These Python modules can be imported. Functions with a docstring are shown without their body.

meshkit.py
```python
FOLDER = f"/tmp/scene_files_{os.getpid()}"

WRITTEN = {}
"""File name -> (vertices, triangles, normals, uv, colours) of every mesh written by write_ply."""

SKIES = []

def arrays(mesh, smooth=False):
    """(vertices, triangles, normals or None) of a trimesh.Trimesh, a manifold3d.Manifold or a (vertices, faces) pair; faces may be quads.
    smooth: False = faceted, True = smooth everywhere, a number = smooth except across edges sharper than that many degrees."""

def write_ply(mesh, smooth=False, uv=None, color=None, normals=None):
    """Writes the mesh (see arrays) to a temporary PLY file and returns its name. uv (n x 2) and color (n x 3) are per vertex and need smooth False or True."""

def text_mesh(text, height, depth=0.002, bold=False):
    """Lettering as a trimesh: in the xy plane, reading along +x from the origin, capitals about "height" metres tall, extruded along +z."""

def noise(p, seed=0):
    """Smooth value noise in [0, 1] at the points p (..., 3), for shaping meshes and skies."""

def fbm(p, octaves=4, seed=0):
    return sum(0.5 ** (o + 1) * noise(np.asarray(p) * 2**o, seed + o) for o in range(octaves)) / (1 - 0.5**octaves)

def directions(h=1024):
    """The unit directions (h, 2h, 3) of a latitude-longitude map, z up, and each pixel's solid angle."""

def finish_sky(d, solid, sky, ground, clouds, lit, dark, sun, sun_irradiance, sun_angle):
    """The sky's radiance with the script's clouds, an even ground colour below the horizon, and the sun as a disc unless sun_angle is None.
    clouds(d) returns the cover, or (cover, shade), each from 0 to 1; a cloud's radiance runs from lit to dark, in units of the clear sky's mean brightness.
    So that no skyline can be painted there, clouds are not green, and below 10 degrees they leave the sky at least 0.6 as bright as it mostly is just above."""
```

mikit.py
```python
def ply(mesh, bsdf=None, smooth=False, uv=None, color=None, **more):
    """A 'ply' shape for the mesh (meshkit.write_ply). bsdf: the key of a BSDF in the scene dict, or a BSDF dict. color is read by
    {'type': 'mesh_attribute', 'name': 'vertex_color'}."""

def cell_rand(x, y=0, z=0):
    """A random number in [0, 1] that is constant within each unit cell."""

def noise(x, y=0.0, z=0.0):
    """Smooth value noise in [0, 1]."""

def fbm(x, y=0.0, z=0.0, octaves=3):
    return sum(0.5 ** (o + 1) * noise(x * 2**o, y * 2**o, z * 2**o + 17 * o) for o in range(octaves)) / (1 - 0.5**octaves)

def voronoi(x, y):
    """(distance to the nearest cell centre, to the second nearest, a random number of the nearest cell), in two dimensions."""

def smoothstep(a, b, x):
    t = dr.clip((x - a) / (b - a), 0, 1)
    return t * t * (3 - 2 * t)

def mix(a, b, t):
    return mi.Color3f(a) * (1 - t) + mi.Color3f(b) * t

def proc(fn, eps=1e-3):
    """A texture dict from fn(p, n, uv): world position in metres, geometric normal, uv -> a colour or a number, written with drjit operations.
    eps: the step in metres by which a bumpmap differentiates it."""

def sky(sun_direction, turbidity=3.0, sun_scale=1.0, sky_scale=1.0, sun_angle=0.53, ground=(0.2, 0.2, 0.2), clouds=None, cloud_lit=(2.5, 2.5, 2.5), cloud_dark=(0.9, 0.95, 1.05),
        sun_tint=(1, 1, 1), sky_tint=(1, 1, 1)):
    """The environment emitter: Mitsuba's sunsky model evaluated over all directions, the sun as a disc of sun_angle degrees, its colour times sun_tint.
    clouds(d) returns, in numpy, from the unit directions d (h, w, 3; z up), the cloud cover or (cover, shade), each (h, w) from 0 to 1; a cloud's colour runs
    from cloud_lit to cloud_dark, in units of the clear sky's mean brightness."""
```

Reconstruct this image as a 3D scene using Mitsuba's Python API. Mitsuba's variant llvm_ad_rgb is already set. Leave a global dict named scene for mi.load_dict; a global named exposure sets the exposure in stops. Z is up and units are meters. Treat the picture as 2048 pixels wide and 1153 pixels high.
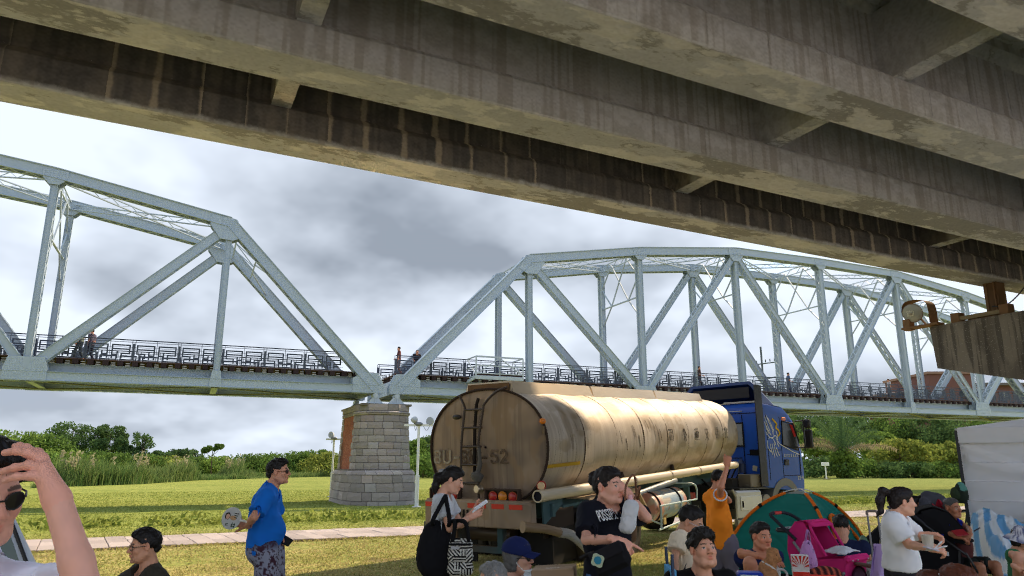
import math, random
import numpy as np, trimesh, mitsuba as mi, drjit as dr, mikit, manifold3d
from meshkit import fbm, noise, text_mesh
from mikit import proc, mix, smoothstep
from mikit import fbm as mfbm, noise as mnoise, voronoi, cell_rand
import shapely.geometry as sg

scene, labels = {}, {}
# ------------------------------------------------------------------ camera, sky, exposure
F, PIT = 1438.4, 0.2369                       # focal length in photo pixels (2048 wide), upward pitch
EYE = np.array([0, 0, 1.6])
FW = np.array([0, math.cos(PIT), math.sin(PIT)]); UP = np.array([0, -math.sin(PIT), math.cos(PIT)])
scene['camera'] = {'type': 'perspective', 'fov': math.degrees(2 * math.atan(1024 / F)), 'fov_axis': 'x', 'near_clip': 0.05, 'far_clip': 3000.0,
                   'to_world': mi.ScalarTransform4f().look_at(origin=EYE.tolist(), target=(EYE + FW).tolist(), up=UP.tolist())}
SUN = np.array([0.80, 0.71, 1.0])
exposure = 2.85


def clouds(d):
    z = np.maximum(d[..., 2], 0.0) + 0.34
    q = np.stack([d[..., 0] / z, d[..., 1] / z, 0 * z], -1)
    a = fbm(q * 1.5 + [3.1, 7.7, 0], 6, 3)
    b = fbm(q * 4.2 + [1.7, 0.4, 5], 6, 11)
    az = np.arctan2(d[..., 0], d[..., 1]); el = np.arcsin(np.clip(d[..., 2], -1, 1))
    thin = smooth((az - 0.02) / 0.35) * smooth((el - 0.15) / 0.15)          # the deck opens towards the sun, on the right
    cover = np.clip((a * 0.6 + b * 0.4 - 0.43 + 0.30 * (1 - thin)) / 0.08, 0, 1)
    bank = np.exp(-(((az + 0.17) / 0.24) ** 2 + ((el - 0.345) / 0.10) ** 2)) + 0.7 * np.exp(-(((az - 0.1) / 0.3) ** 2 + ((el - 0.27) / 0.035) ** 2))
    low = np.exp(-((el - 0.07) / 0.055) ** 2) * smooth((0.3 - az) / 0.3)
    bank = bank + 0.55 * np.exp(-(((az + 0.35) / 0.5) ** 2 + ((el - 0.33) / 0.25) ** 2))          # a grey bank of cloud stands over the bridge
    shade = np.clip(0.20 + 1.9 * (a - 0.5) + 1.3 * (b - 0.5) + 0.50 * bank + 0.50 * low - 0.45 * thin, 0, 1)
    return cover, shade


def smooth(t):
    t = np.clip(t, 0, 1)
    return t * t * (3 - 2 * t)


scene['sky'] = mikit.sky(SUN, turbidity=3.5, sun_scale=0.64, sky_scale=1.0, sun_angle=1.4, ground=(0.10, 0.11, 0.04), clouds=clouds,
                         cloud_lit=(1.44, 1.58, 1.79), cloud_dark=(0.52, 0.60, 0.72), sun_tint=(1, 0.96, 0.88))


# ------------------------------------------------------------------ helpers
def W(px, py, Y):
    """The point at forward distance Y seen at a pixel of the photograph."""
    d = FW * F + np.array([1.0, 0, 0]) * (px - 1024) + UP * (576.5 - py)
    return EYE + d * (Y / d[1])


def G(px, py, z=0.0):
    d = FW * F + np.array([1.0, 0, 0]) * (px - 1024) + UP * (576.5 - py)
    return EYE + d * ((z - 1.6) / d[2])


def S(r, g=None, b=None):
    """sRGB 0..255 -> linear"""
    c = np.array([r, r, r] if g is None else [r, g, b], float) / 255
    return np.where(c < 0.04045, c / 12.92, ((c + 0.055) / 1.055) ** 2.4)


USED = {}


def numbered(key):
    n = USED.get(key, -1) + 1
    USED[key] = n
    return key if n == 0 else f'{key}_{n:03d}'


def thing(name, label, cat=None, group=None, kind=None):
    key = numbered(name)
    d = {}
    if label: d['label'] = label
    if cat: d['category'] = cat
    if group: d['group'] = group
    if kind: d['kind'] = kind
    labels[key] = d
    return key


def vc(mesh, color, smooth):
    if isinstance(mesh, (tuple, list)):
        f = np.asarray(mesh[1], int)
        if f.shape[1] == 4: f = np.vstack([f[:, :3], f[:, [0, 2, 3]]])
        mesh = trimesh.Trimesh(np.asarray(mesh[0], float), f, process=False)
    if hasattr(mesh, 'to_mesh'):
        m = mesh.to_mesh(); mesh = trimesh.Trimesh(m.vert_properties[:, :3], m.tri_verts, process=False)
    if smooth is not True and smooth is not False:
        mesh = trimesh.graph.smooth_shade(mesh, angle=math.radians(smooth), facet_minarea=None); smooth = True
    if callable(color): color = color(np.asarray(mesh.vertices))
    color = np.broadcast_to(np.asarray(color, float), (len(mesh.vertices), 3))
    return mesh, color, smooth


def packed(c):
    """One hue with its brightness per vertex, packed into the two texture coordinates (cheaper to compile than a colour attribute); None when the hue varies."""
    tot = c.sum(1); h = c / np.maximum(tot, 1e-6)[:, None]; k = c[np.argmax(tot)]
    if np.abs(h - h[np.argmax(tot)]).max() > 4e-3: return None
    lum = tot / max(tot.max(), 1e-6); k = np.clip(k, 0, 1)
    u = np.floor(k[1] * 1023) + 0.05 + 0.9 * k[0]; v = np.floor(k[2] * 1023) + 0.05 + 0.9 * np.clip(lum, 0, 1)
    return np.stack([np.full(len(c), u), v], 1)


def unpack(p, n, uv):
    g, b = dr.floor(uv.x), dr.floor(uv.y)
    return mi.Color3f((uv.x - g - 0.05) / 0.9, g / 1023.0, b / 1023.0) * dr.clip((uv.y - b - 0.05) / 0.9, 0, 1)


def put(key, mesh, bsdf, color=None, smooth=False, to=None):
    uv = None
    if color is not None:
        mesh, color, smooth = vc(mesh, color, smooth)
        uv = packed(color)
        if uv is None: bsdf += '_v'
        else: color = None
    d = mikit.ply(mesh, bsdf, smooth=smooth, color=color, uv=uv)
    if to is not None: d['to_world'] = to
    scene[key] = d
    return key


def part(parent, name, mesh, bsdf, color=None, smooth=False, label=None, kind=None, to=None):
    key = numbered(parent + '__' + name)
    put(key, mesh, bsdf, color, smooth, to)
    if label or kind:
        labels[key] = {k: v for k, v in (('label', label), ('kind', kind)) if v}
    return key


def copy_part(parent, name, src, to):
    key = numbered(parent + '__' + name)
    scene[key] = {**scene[src], 'to_world': to}
    return key


def solo(name, mesh, bsdf, color, label, cat=None, smooth=False, group=None, kind=None):
    key = thing(name, label, cat, group, kind)
    return put(key, mesh, bsdf, color, smooth)


cat = trimesh.util.concatenate


def norm(v):
    v = np.asarray(v, float); return v / max(np.linalg.norm(v), 1e-12)


def frame(x, up=(0, 0, 1)):
    x = norm(x); y = np.cross(up, x)
    if np.linalg.norm(y) < 1e-6: y = np.cross((0, 1, 0), x)
    y = norm(y); return np.stack([x, y, np.cross(x, y)], 1)


def TM(R, t):
    m = np.eye(4); m[:3, :3] = R; m[:3, 3] = t; return m


BOXF = np.array([[0, 1, 3], [0, 3, 2], [4, 6, 7], [4, 7, 5], [0, 4, 5], [0, 5, 1], [2, 3, 7], [2, 7, 6], [0, 2, 6], [0, 6, 4], [1, 5, 7], [1, 7, 3]])
BOXV = np.array([[x, y, z] for x in (-.5, .5) for y in (-.5, .5) for z in (-.5, .5)])


def box(size, at=(0, 0, 0), R=None):
    v = BOXV * np.asarray(size, float)
    if R is not None: v = v @ np.asarray(R).T
    return trimesh.Trimesh(v + np.asarray(at, float), BOXF, process=False)


def rbox(size, r=0.02, at=(0, 0, 0), R=None):
    """box with chamfered edges"""
    s = np.asarray(size, float) / 2; pts = []
    for sx in (-1, 1):
        for sy in (-1, 1):
            for sz in (-1, 1):
                c = s * [sx, sy, sz]
                for k in range(3):
                    o = np.array([sx, sy, sz]) * -r; o[k] = 0; pts.append(c + o)
    m = trimesh.convex.convex_hull(np.array(pts))
    v = m.vertices if R is None else m.vertices @ np.asarray(R).T
    return trimesh.Trimesh(v + np.asarray(at, float), m.faces, process=False)


def beam(a, b, w, h, up=(0, 0, 1)):
    """box from a to b, w wide, h deep along up"""
    a, b = np.asarray(a, float), np.asarray(b, float)
    return box((np.linalg.norm(b - a), w, h), (a + b) / 2, frame(b - a, up))


def tube(pts, rad, n=8, caps=True):
    p = np.asarray(pts, float); r = np.broadcast_to(np.asarray(rad, float), (len(p),))
    t = np.gradient(p, axis=0); t /= np.linalg.norm(t, axis=1, keepdims=True) + 1e-12
    a = np.zeros_like(p); u = np.array([0, 0, 1.0]) if abs(t[0, 2]) < 0.9 else np.array([1.0, 0, 0])
    for i in range(len(p)):
        u = norm(u - t[i] * (u @ t[i])); a[i] = u
    b = np.cross(t, a); ang = np.arange(n) * 2 * np.pi / n
    v = p[:, None] + r[:, None, None] * (np.cos(ang)[None, :, None] * a[:, None] + np.sin(ang)[None, :, None] * b[:, None])
    f = []
    for i in range(len(p) - 1):
        for j in range(n):
            k = (j + 1) % n
            f += [[i * n + j, i * n + k, (i + 1) * n + k], [i * n + j, (i + 1) * n + k, (i + 1) * n + j]]
    v = v.reshape(-1, 3)
    if caps:
        v = np.vstack([v, p[0], p[-1]]); m = len(p) * n
        for j in range(n):
            k = (j + 1) % n
            f += [[m, k, j], [m + 1, (len(p) - 1) * n + j, (len(p) - 1) * n + k]]
    return trimesh.Trimesh(v, f, process=False)


def arc(pts, n=8):
    """Catmull-Rom through points"""
    p = np.asarray(pts, float); p = np.vstack([2 * p[0] - p[1], p, 2 * p[-1] - p[-2]]); out = []
    for i in range(1, len(p) - 2):
        for t in np.linspace(0, 1, n, endpoint=False):
            out.append(0.5 * (2 * p[i] + (p[i + 1] - p[i - 1]) * t + (2 * p[i - 1] - 5 * p[i] + 4 * p[i + 1] - p[i + 2]) * t * t + (3 * p[i] - p[i - 1] - 3 * p[i + 1] + p[i + 2]) * t ** 3))
    return np.array(out + [p[-2]])


def lathe(prof, n=24, M=None):
    """profile (r, z) revolved round z"""
    p = np.asarray(prof, float); ang = np.arange(n) * 2 * np.pi / n
    v = np.stack([p[:, None, 0] * np.cos(ang), p[:, None, 0] * np.sin(ang), np.repeat(p[:, 1:], n, 1)], -1).reshape(-1, 3); f = []
    for i in range(len(p) - 1):
        for j in range(n):
            k = (j + 1) % n
            f += [[i * n + j, i * n + k, (i + 1) * n + k], [i * n + j, (i + 1) * n + k, (i + 1) * n + j]]
    m = trimesh.Trimesh(v, f, process=False)
    if M is not None: m.apply_transform(M)
    return m


def prism(poly, d, M=None):
    """2-D outline in xy extruded d along z (centred)"""
    m = trimesh.creation.extrude_polygon(sg.Polygon(poly) if not hasattr(poly, 'exterior') else poly, d, engine='earcut')
    m.apply_translation([0, 0, -d / 2])
    if M is not None: m.apply_transform(M)
    return m


def grid(nu, nv, fn, two=False):
    u, v = np.meshgrid(np.linspace(0, 1, nu), np.linspace(0, 1, nv), indexing='ij')
    p = fn(u, v); i, j = np.meshgrid(np.arange(nu - 1), np.arange(nv - 1), indexing='ij')
    a = (i * nv + j).ravel(); q = np.stack([a, a + nv, a + nv + 1, a + 1], 1)
    return trimesh.Trimesh(p.reshape(-1, 3), np.vstack([q[:, :3], q[:, [0, 2, 3]]]), process=False)


def sheet(nu, nv, fn, thick):
    """a cloth of real thickness"""
    m = grid(nu, nv, fn); n = m.vertex_normals
    k = len(m.vertices); v = np.vstack([m.vertices, m.vertices - n * thick])
    f = [m.faces, m.faces[:, ::-1] + k]; idx = np.arange(k).reshape(nu, nv)
    for e, s in ((idx[0], 1), (idx[-1], -1), (idx[:, 0], -1), (idx[:, -1], 1)):
        a, b = e[:-1], e[1:]
        q = np.vstack([np.stack([a, b, b + k], 1), np.stack([a, b + k, a + k], 1)])
        f.append(q if s > 0 else q[:, ::-1])
    return trimesh.Trimesh(v, np.vstack(f), process=False)


def sphere(c, r, sub=2):
    m = trimesh.creation.icosphere(subdivisions=sub); m.apply_scale(np.broadcast_to(r, 3)); m.apply_translation(c); return m


def xf(mesh, M):
    m = mesh.copy(); m.apply_transform(M); return m


# ------------------------------------------------------------------ materials
VC = {'type': 'mesh_attribute', 'name': 'vertex_color'}
PK = proc(unpack)


def both(name, make):
    scene[name] = make(PK); scene[name + '_v'] = make(VC)


def bsdf(name, **k):
    both(name, lambda c: {'type': 'twosided', 'inner': {'type': 'principled', 'base_color': c, **k}})


bsdf('matte', roughness=0.85, specular=0.25)
bsdf('cloth', roughness=0.9, specular=0.15, sheen=0.3)
bsdf('satin', roughness=0.42, specular=0.5)
bsdf('gloss', roughness=0.22, specular=0.5, clearcoat=0.8, clearcoat_gloss=0.92)
bsdf('skin', roughness=0.48, specular=0.4)
bsdf('hair', roughness=0.5, specular=0.35)
bsdf('metal', roughness=0.38, metallic=0.9)
bsdf('rubber', roughness=0.7, specular=0.35)
bsdf('leaf', roughness=0.55, specular=0.3)
both('leafthin', lambda c: {'type': 'principledthin', 'base_color': c, 'roughness': 0.5, 'diff_trans': 0.7, 'spec_trans': 0.0})
both('clothin', lambda c: {'type': 'principledthin', 'base_color': c, 'roughness': 0.6, 'diff_trans': 0.5, 'spec_trans': 0.0})
scene['pane'] = {'type': 'thindielectric', 'int_ior': 1.5}
# ------------------------------------------------------------------ ground
BA = 0.4104                                    # bearing of the iron bridge
BD = np.array([math.cos(BA), math.sin(BA), 0]); BN = np.array([-BD[1], BD[0], 0]); ZU = np.array([0, 0, 1.0])
B0 = np.array([-6.25, 39.08, 0])


PA = 0.534
PD = np.array([math.cos(PA), math.sin(PA), 0]); PN = np.array([-PD[1], PD[0], 0])      # the brick path


def gz(x, y):
    x, y = np.asarray(x, float), np.asarray(y, float)
    return -0.55 * smooth((y - 6) / 34) + 0.5 * smooth((np.hypot(x, y) - 170) / 200)


def ground_mesh():
    ys = np.concatenate([np.linspace(-60, 4, 24)[:-1], np.linspace(4, 60, 170)[:-1], np.geomspace(60, 900, 60)])
    xs = np.concatenate([-np.geomspace(60, 900, 30)[::-1], np.linspace(-60, 60, 200)[1:-1], np.geomspace(60, 900, 30)])
    X, Y = np.meshgrid(xs, ys, indexing='ij')
    Z = gz(X, Y) + 0.05 * (fbm(np.stack([X, Y, 0 * X], -1) * 0.35, 3, 5) - 0.5) * smooth((Y - 8) / 4)
    n = PN[0] * X + PN[1] * Y
    Z -= 0.06 * np.exp(-((n - 19.0) / 1.75) ** 6)               # the path lies in a shallow bed
    i, j = np.meshgrid(np.arange(len(xs) - 1), np.arange(len(ys) - 1), indexing='ij'); k = len(ys)
    a = (i * k + j).ravel(); q = np.stack([a, a + k, a + k + 1, a + 1], 1)
    return trimesh.Trimesh(np.stack([X, Y, Z], -1).reshape(-1, 3), np.vstack([q[:, :3], q[:, [0, 2, 3]]]), process=False)


def grass_color(p, n, uv):
    a = mfbm(p.x * 0.35, p.y * 0.35, 1.3, 4); b = mfbm(p.x * 2.3, p.y * 2.3, 4.0, 4); c = mnoise(p.x * 38, p.y * 38, 2.0); d = mnoise(p.x * 11, p.y * 11, 7.0)
    m = p.x * float(PN[0]) + p.y * float(PN[1])
    far = smoothstep(19.5, 24.0, m + (b - 0.5) * 3)            # the mown field beyond the path is greener, the near lawn is dry
    dry = mix([0.40, 0.345, 0.15], [0.29, 0.30, 0.095], smoothstep(0.35, 0.65, a * 0.6 + b * 0.4))
    green = mix([0.215, 0.25, 0.062], [0.29, 0.305, 0.085], smoothstep(0.35, 0.65, a * 0.5 + b * 0.5))
    col = mix(dry, green, far)
    col = mix(col, mi.Color3f(col) * mi.Color3f(0.62, 0.78, 0.55), smoothstep(0.45, 0.8, c * 0.55 + d * 0.45))
    worn = smoothstep(0.67, 0.74, mfbm(p.x * 0.9 + 30, p.y * 0.9, 0.0, 4)) * (1 - far) * 0.7
    return mix(col, [0.20, 0.155, 0.085], worn)


scene['lawn'] = {'type': 'bumpmap', 'arbitrary': {'type': 'twosided', 'inner': {'type': 'principled', 'base_color': proc(grass_color), 'roughness': 0.95, 'specular': 0.1}},
                 'tex': proc(lambda p, n, uv: 0.03 * mnoise(p.x * 30, p.y * 30, 0) + 0.05 * mnoise(p.x * 9, p.y * 9, 0), eps=0.01), 'scale': 1.0}
labels['ground'] = {'kind': 'structure', 'label': 'mown riverside lawn, dry near the people and greener beyond the brick path'}
put('ground', ground_mesh(), 'lawn', smooth=True)

# ------------------------------------------------------------------ concrete viaduct overhead
VD = norm([0.90382, 0.42748, 0]); VN = np.array([-VD[1], VD[0], 0]); VSL = -0.01924


def V(s, u, z):
    """along the viaduct, across it, height at s = 0 (the deck falls gently to the right)"""
    return VD * s + VN * u + ZU * (z + VSL * s)


def streak(p):
    s = p.x * float(VD[0]) + p.y * float(VD[1]); u = p.x * float(VN[0]) + p.y * float(VN[1]); return s, u, p.z - VSL * s


def conc_color(p, n, uv):
    s, u, z = streak(p)
    under = smoothstep(0.5, 0.8, -n.z)
    a = mfbm(s * 0.6, u * 1.5, z * 0.9, 4); b = mfbm(s * 5.1 + 9, u * 11.0, z * 5.0, 4); f = mnoise(s * 31, u * 31, z * 31)
    base = mix([0.40, 0.405, 0.435], [0.51, 0.515, 0.545], smoothstep(0.3, 0.7, a * .7 + b * .3))
    # grey weathering, broken up by the grain of the surface
    gate = a * 0.50 + b * 0.42 + f * 0.08
    stain = smoothstep(0.47, 0.55, gate) * (0.5 + 0.5 * under)
    base = mix(base, [0.18, 0.172, 0.168], stain * 0.72)
    pale = smoothstep(0.51, 0.59, mfbm(s * 1.4 + 40, u * 3.0, z * 2, 3) * .6 + b * .4) * under
    base = mix(base, [0.64, 0.63, 0.63], pale * 0.65)
    # thin vertical runs on the webs
    run = mnoise(s * 6.0, 0.0, 3.3) * 0.5 + mnoise(s * 19.0, z * 0.8, 8.1) * 0.5
    base = mix(base, [0.22, 0.195, 0.175], smoothstep(0.46, 0.66, run) * (1 - under) * 0.45)
    # the outermost girder: black washed panels between pale run-off strips
    outer = smoothstep(10.2, 10.4, u) * (1 - under) * smoothstep(6.56, 6.64, z + 0.08 * b)
    cell = cell_rand(dr.floor(s / 0.62), 3, 1)
    strip = smoothstep(0.42, 0.5, dr.abs(s / 0.62 - dr.floor(s / 0.62) - 0.5) + 0.10 * (b - 0.5) + 0.12 * (cell - 0.5))
    dark = mix([0.055, 0.05, 0.05], [0.14, 0.125, 0.115], smoothstep(0.35, 0.7, run * .6 + b * .4))
    base = mix(base, mix(dark, [0.33, 0.28, 0.22], strip * smoothstep(0.2, 0.5, cell)), outer * 0.9)
    rust = smoothstep(0.80, 0.88, mnoise(s * 1.7, 0.0, 9.2)) * smoothstep(0.45, 0.6, run) * (1 - under)
    base = mix(base, [0.26, 0.15, 0.09], rust * 0.55)
    return base * (0.86 + 0.28 * f)


def conc_bump(p, n, uv):
    s, u, z = streak(p)
    return 0.012 * mnoise(s * 3.0, u * 7, z * 7) + 0.004 * mnoise(s * 23, u * 23, z * 23)


scene['concrete'] = {'type': 'bumpmap', 'arbitrary': {'type': 'twosided', 'inner': {'type': 'principled', 'base_color': proc(conc_color), 'roughness': 0.9, 'specular': 0.2}},
                     'tex': proc(conc_bump, eps=0.02), 'scale': 1.0}
via = thing('concrete_viaduct', 'weathered concrete road viaduct overhead, seen from below with its row of girders', 'viaduct')


def extr(profile, s0, s1, ns, jag=0.0):
    """closed (u, z) profile swept along the viaduct, in ns lengths"""
    pr = np.asarray(profile, float); k = len(pr); ss = np.linspace(s0, s1, ns + 1)
    v = np.array([[V(s, u, z) for u, z in pr] for s in ss]).reshape(-1, 3); f = []
    for i in range(ns):
        for j in range(k):
            m = (j + 1) % k; f += [[i * k + j, (i + 1) * k + j, (i + 1) * k + m], [i * k + j, (i + 1) * k + m, i * k + m]]
    tri = trimesh.creation.triangulate_polygon(sg.Polygon(pr), engine='earcut')[1] % k
    f += [list(t) for t in tri] + [[x + ns * k for x in t[::-1]] for t in tri]
    m = trimesh.Trimesh(v, f, process=False); m.fix_normals(); return m


GZ, GS, GW = 6.5, 2.43, 0.72                    # soffit height, girder spacing, soffit width
S0, S1 = -32.0, 46.0
for k in range(5):
    uc = 11.13 - k * GS
    prof = []
    for sg_, zz, hw in ((1, 0, GW / 2 - .02), (1, .025, GW / 2), (1, .47, GW / 2), (1, .56, GW / 2 - .07), (1, .66, .13), (1, 1.6, .13), (1, 1.75, .3), (1, 1.9, .3)):
        prof.append((uc + hw, GZ + zz))
    prof = prof + [(2 * uc - u, z) for u, z in prof[::-1]]
    lab = 'outermost girder with black washed web and pale run-off strips' if k == 0 else None
    g = part(via, 'girder', extr(prof, S0, S1, 30), 'concrete', smooth=False, label=lab)
    # formwork joints: thin proud ridges left by the shutter boards
    ms = []
    for s in np.arange(-12, 40, 1.02):
        o = 0.04 * math.sin(s * 7.1 + k)
        for sd in (-1,):
            ms.append(extr([(uc + sd * GW / 2 - .006, GZ + .03), (uc + sd * GW / 2 + .01, GZ + .03), (uc + sd * GW / 2 + .01, GZ + .46), (uc + sd * GW / 2 - .006, GZ + .46)], s + o, s + o + .012, 1))
            ms.append(extr([(uc + sd * .13 - .006, GZ + .68), (uc + sd * .13 + .01, GZ + .68), (uc + sd * .13 + .01, GZ + 1.58), (uc + sd * .13 - .006, GZ + 1.58)], s + o + .3, s + o + .312, 1))
    part(via, 'formwork_ridges', cat(ms), 'concrete', kind='stuff')
    if k < 4:
        for i, sc_ in enumerate((-14.3, -6.6, 1.12, 8.85, 16.45, 24.2, 32, 39.7)):
            u0, u1 = uc - GS + .131, uc - .131
            part(via, 'diaphragm', extr([(u0, GZ + .5), (u1, GZ + .5), (u1, GZ + 1.62), (u0, GZ + 1.62)], sc_ - .15, sc_ + .15, 1), 'concrete')
part(via, 'deck_slab', extr([(-.1, GZ + 1.9), (12.9, GZ + 1.9), (12.9, GZ + 2.15), (-.1, GZ + 2.15)], S0, S1, 30), 'concrete')
for u in (12.75, .05):
    part(via, 'parapet', extr([(u - .14, GZ + 2.15), (u + .14, GZ + 2.15), (u + .09, GZ + 2.95), (u - .09, GZ + 2.95)], S0, S1, 30), 'concrete')

# unseen paving added behind the camera to bounce pale light onto the soffits
labels['added_pavement'] = {'kind': 'structure'}
put('added_pavement', grid(12, 12, lambda a, b: V(-60 + 120 * a[..., None], -1.5 - 40 * b[..., None], 0) - ZU * (V(-60 + 120 * a[..., None], 0, 0)[..., 2:3] - 0.012)), 'matte', [.50, .48, .46], smooth=False)
# ------------------------------------------------------------------ iron truss bridge
PL, GAP, TW, ZB = 7.92, 1.17, 4.8, 5.14
HT = {1: 8.72, 7: 8.72, 2: 10.12, 6: 10.12, 3: 11.05, 5: 11.05, 4: 11.15, 0: 0.2, 8: 0.2}
STEEL, STEEL2, NAVY, TIMBER = S(172, 187, 200), S(184, 196, 204), S(66, 76, 92), S(58, 46, 46)


def steel(v):
    """grey-blue bridge paint with faded and grimy patches"""
    a = fbm(v * [0.5, 0.5, 0.9], 4, 21)[:, None]; b = fbm(v * 2.3, 3, 22)[:, None]
    return STEEL * (0.90 + 0.18 * a) * (0.97 + 0.06 * b)


bsdf('bridge_paint', roughness=0.5, specular=0.45)


def BP(t, z, n, o=0.0):
    return B0 + BD * (t * PL + o) + BN * n + ZU * z


def member(a, b, dp, wd, top=False, bottom=True, pitch=0.42, solid=False):
    """built-up member: two web plates with flange angles, joined by zigzag lacing (or plates)"""
    a, b = np.asarray(a), np.asarray(b); L = np.linalg.norm(b - a); x = (b - a) / L; z = norm(np.cross(x, BN))
    if z[2] < 0 or (abs(z[2]) < 1e-3 and z @ BD > 0): z = -z
    R = np.stack([x, BN, np.cross(x, BN)], 1); c = (a + b) / 2; ms = []
    for s in (-1, 1):
        ms.append(box((L, .02, dp), c + BN * s * wd / 2, R))
        for q in (-1, 1):
            ms.append(box((L, .075, .016), c + BN * s * (wd / 2 + .04) + z * q * (dp / 2 - .012), R))
    for q, plate in ((1, top), (-1, False)):
        if solid: ms.append(box((L, wd - .02, .018), c + z * q * dp * .12, R)); continue
        if plate: ms.append(box((L, wd + .16, .02), c + z * q * (dp / 2 + .008), R)); continue
        if q == -1 and not bottom: continue
        n = max(2, int(L / pitch)); xs = np.linspace(-L / 2 + .2, L / 2 - .2, n + 1)
        for i in range(n):
            s = 1 if i % 2 else -1
            ms.append(beam(c + x * xs[i] + BN * s * wd / 2 + z * q * dp / 2, c + x * xs[i + 1] - BN * s * wd / 2 + z * q * dp / 2, .065, .014, z))
    return cat(ms)


def lattice(a, b, dp, up, w=.07, pitch=.5):
    a, b = np.asarray(a, float), np.asarray(b, float); x = norm(b - a); up = norm(up - x * (np.asarray(up) @ x)); L = np.linalg.norm(b - a); ms = []
    for s in (-1, 1):
        ms.append(beam(a + up * s * dp / 2, b + up * s * dp / 2, w, .05, up))
    n = max(2, int(L / pitch)); xs = np.linspace(0.08, L - 0.08, n + 1); side = np.cross(x, up)
    for i in range(n):
        s = 1 if i % 2 else -1
        ms.append(beam(a + x * xs[i] + up * s * dp / 2, a + x * xs[i + 1] - up * s * dp / 2, .02, .045, side))
    return cat(ms)


def plate(pts, n, th=.03):
    """outline in (along, height) offsets from B0, standing in the truss plane at n"""
    m = prism(pts, th)
    v = m.vertices; p = B0 + BD * v[:, :1] + ZU * v[:, 1:2] + BN * (n + v[:, 2:3]); return trimesh.Trimesh(p, m.faces, process=False)


RV = np.array([[1, 0, 0], [0, 0, 1], [-1, 0, 0], [0, 0, -1], [0, -1, 0.0]]); RF = np.array([[0, 1, 4], [1, 2, 4], [2, 3, 4], [3, 0, 4]])


def rivets(pts, r=.024):
    pts = np.asarray(pts); loc = np.stack([RV[:, 0:1] * BD, RV[:, 1:2] * BN, RV[:, 2:3] * ZU]).sum(0) * r
    v = (pts[:, None] + loc[None]).reshape(-1, 3); f = (RF[None] + 5 * np.arange(len(pts))[:, None, None]).reshape(-1, 3)
    return trimesh.Trimesh(v, f, process=False)


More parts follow.
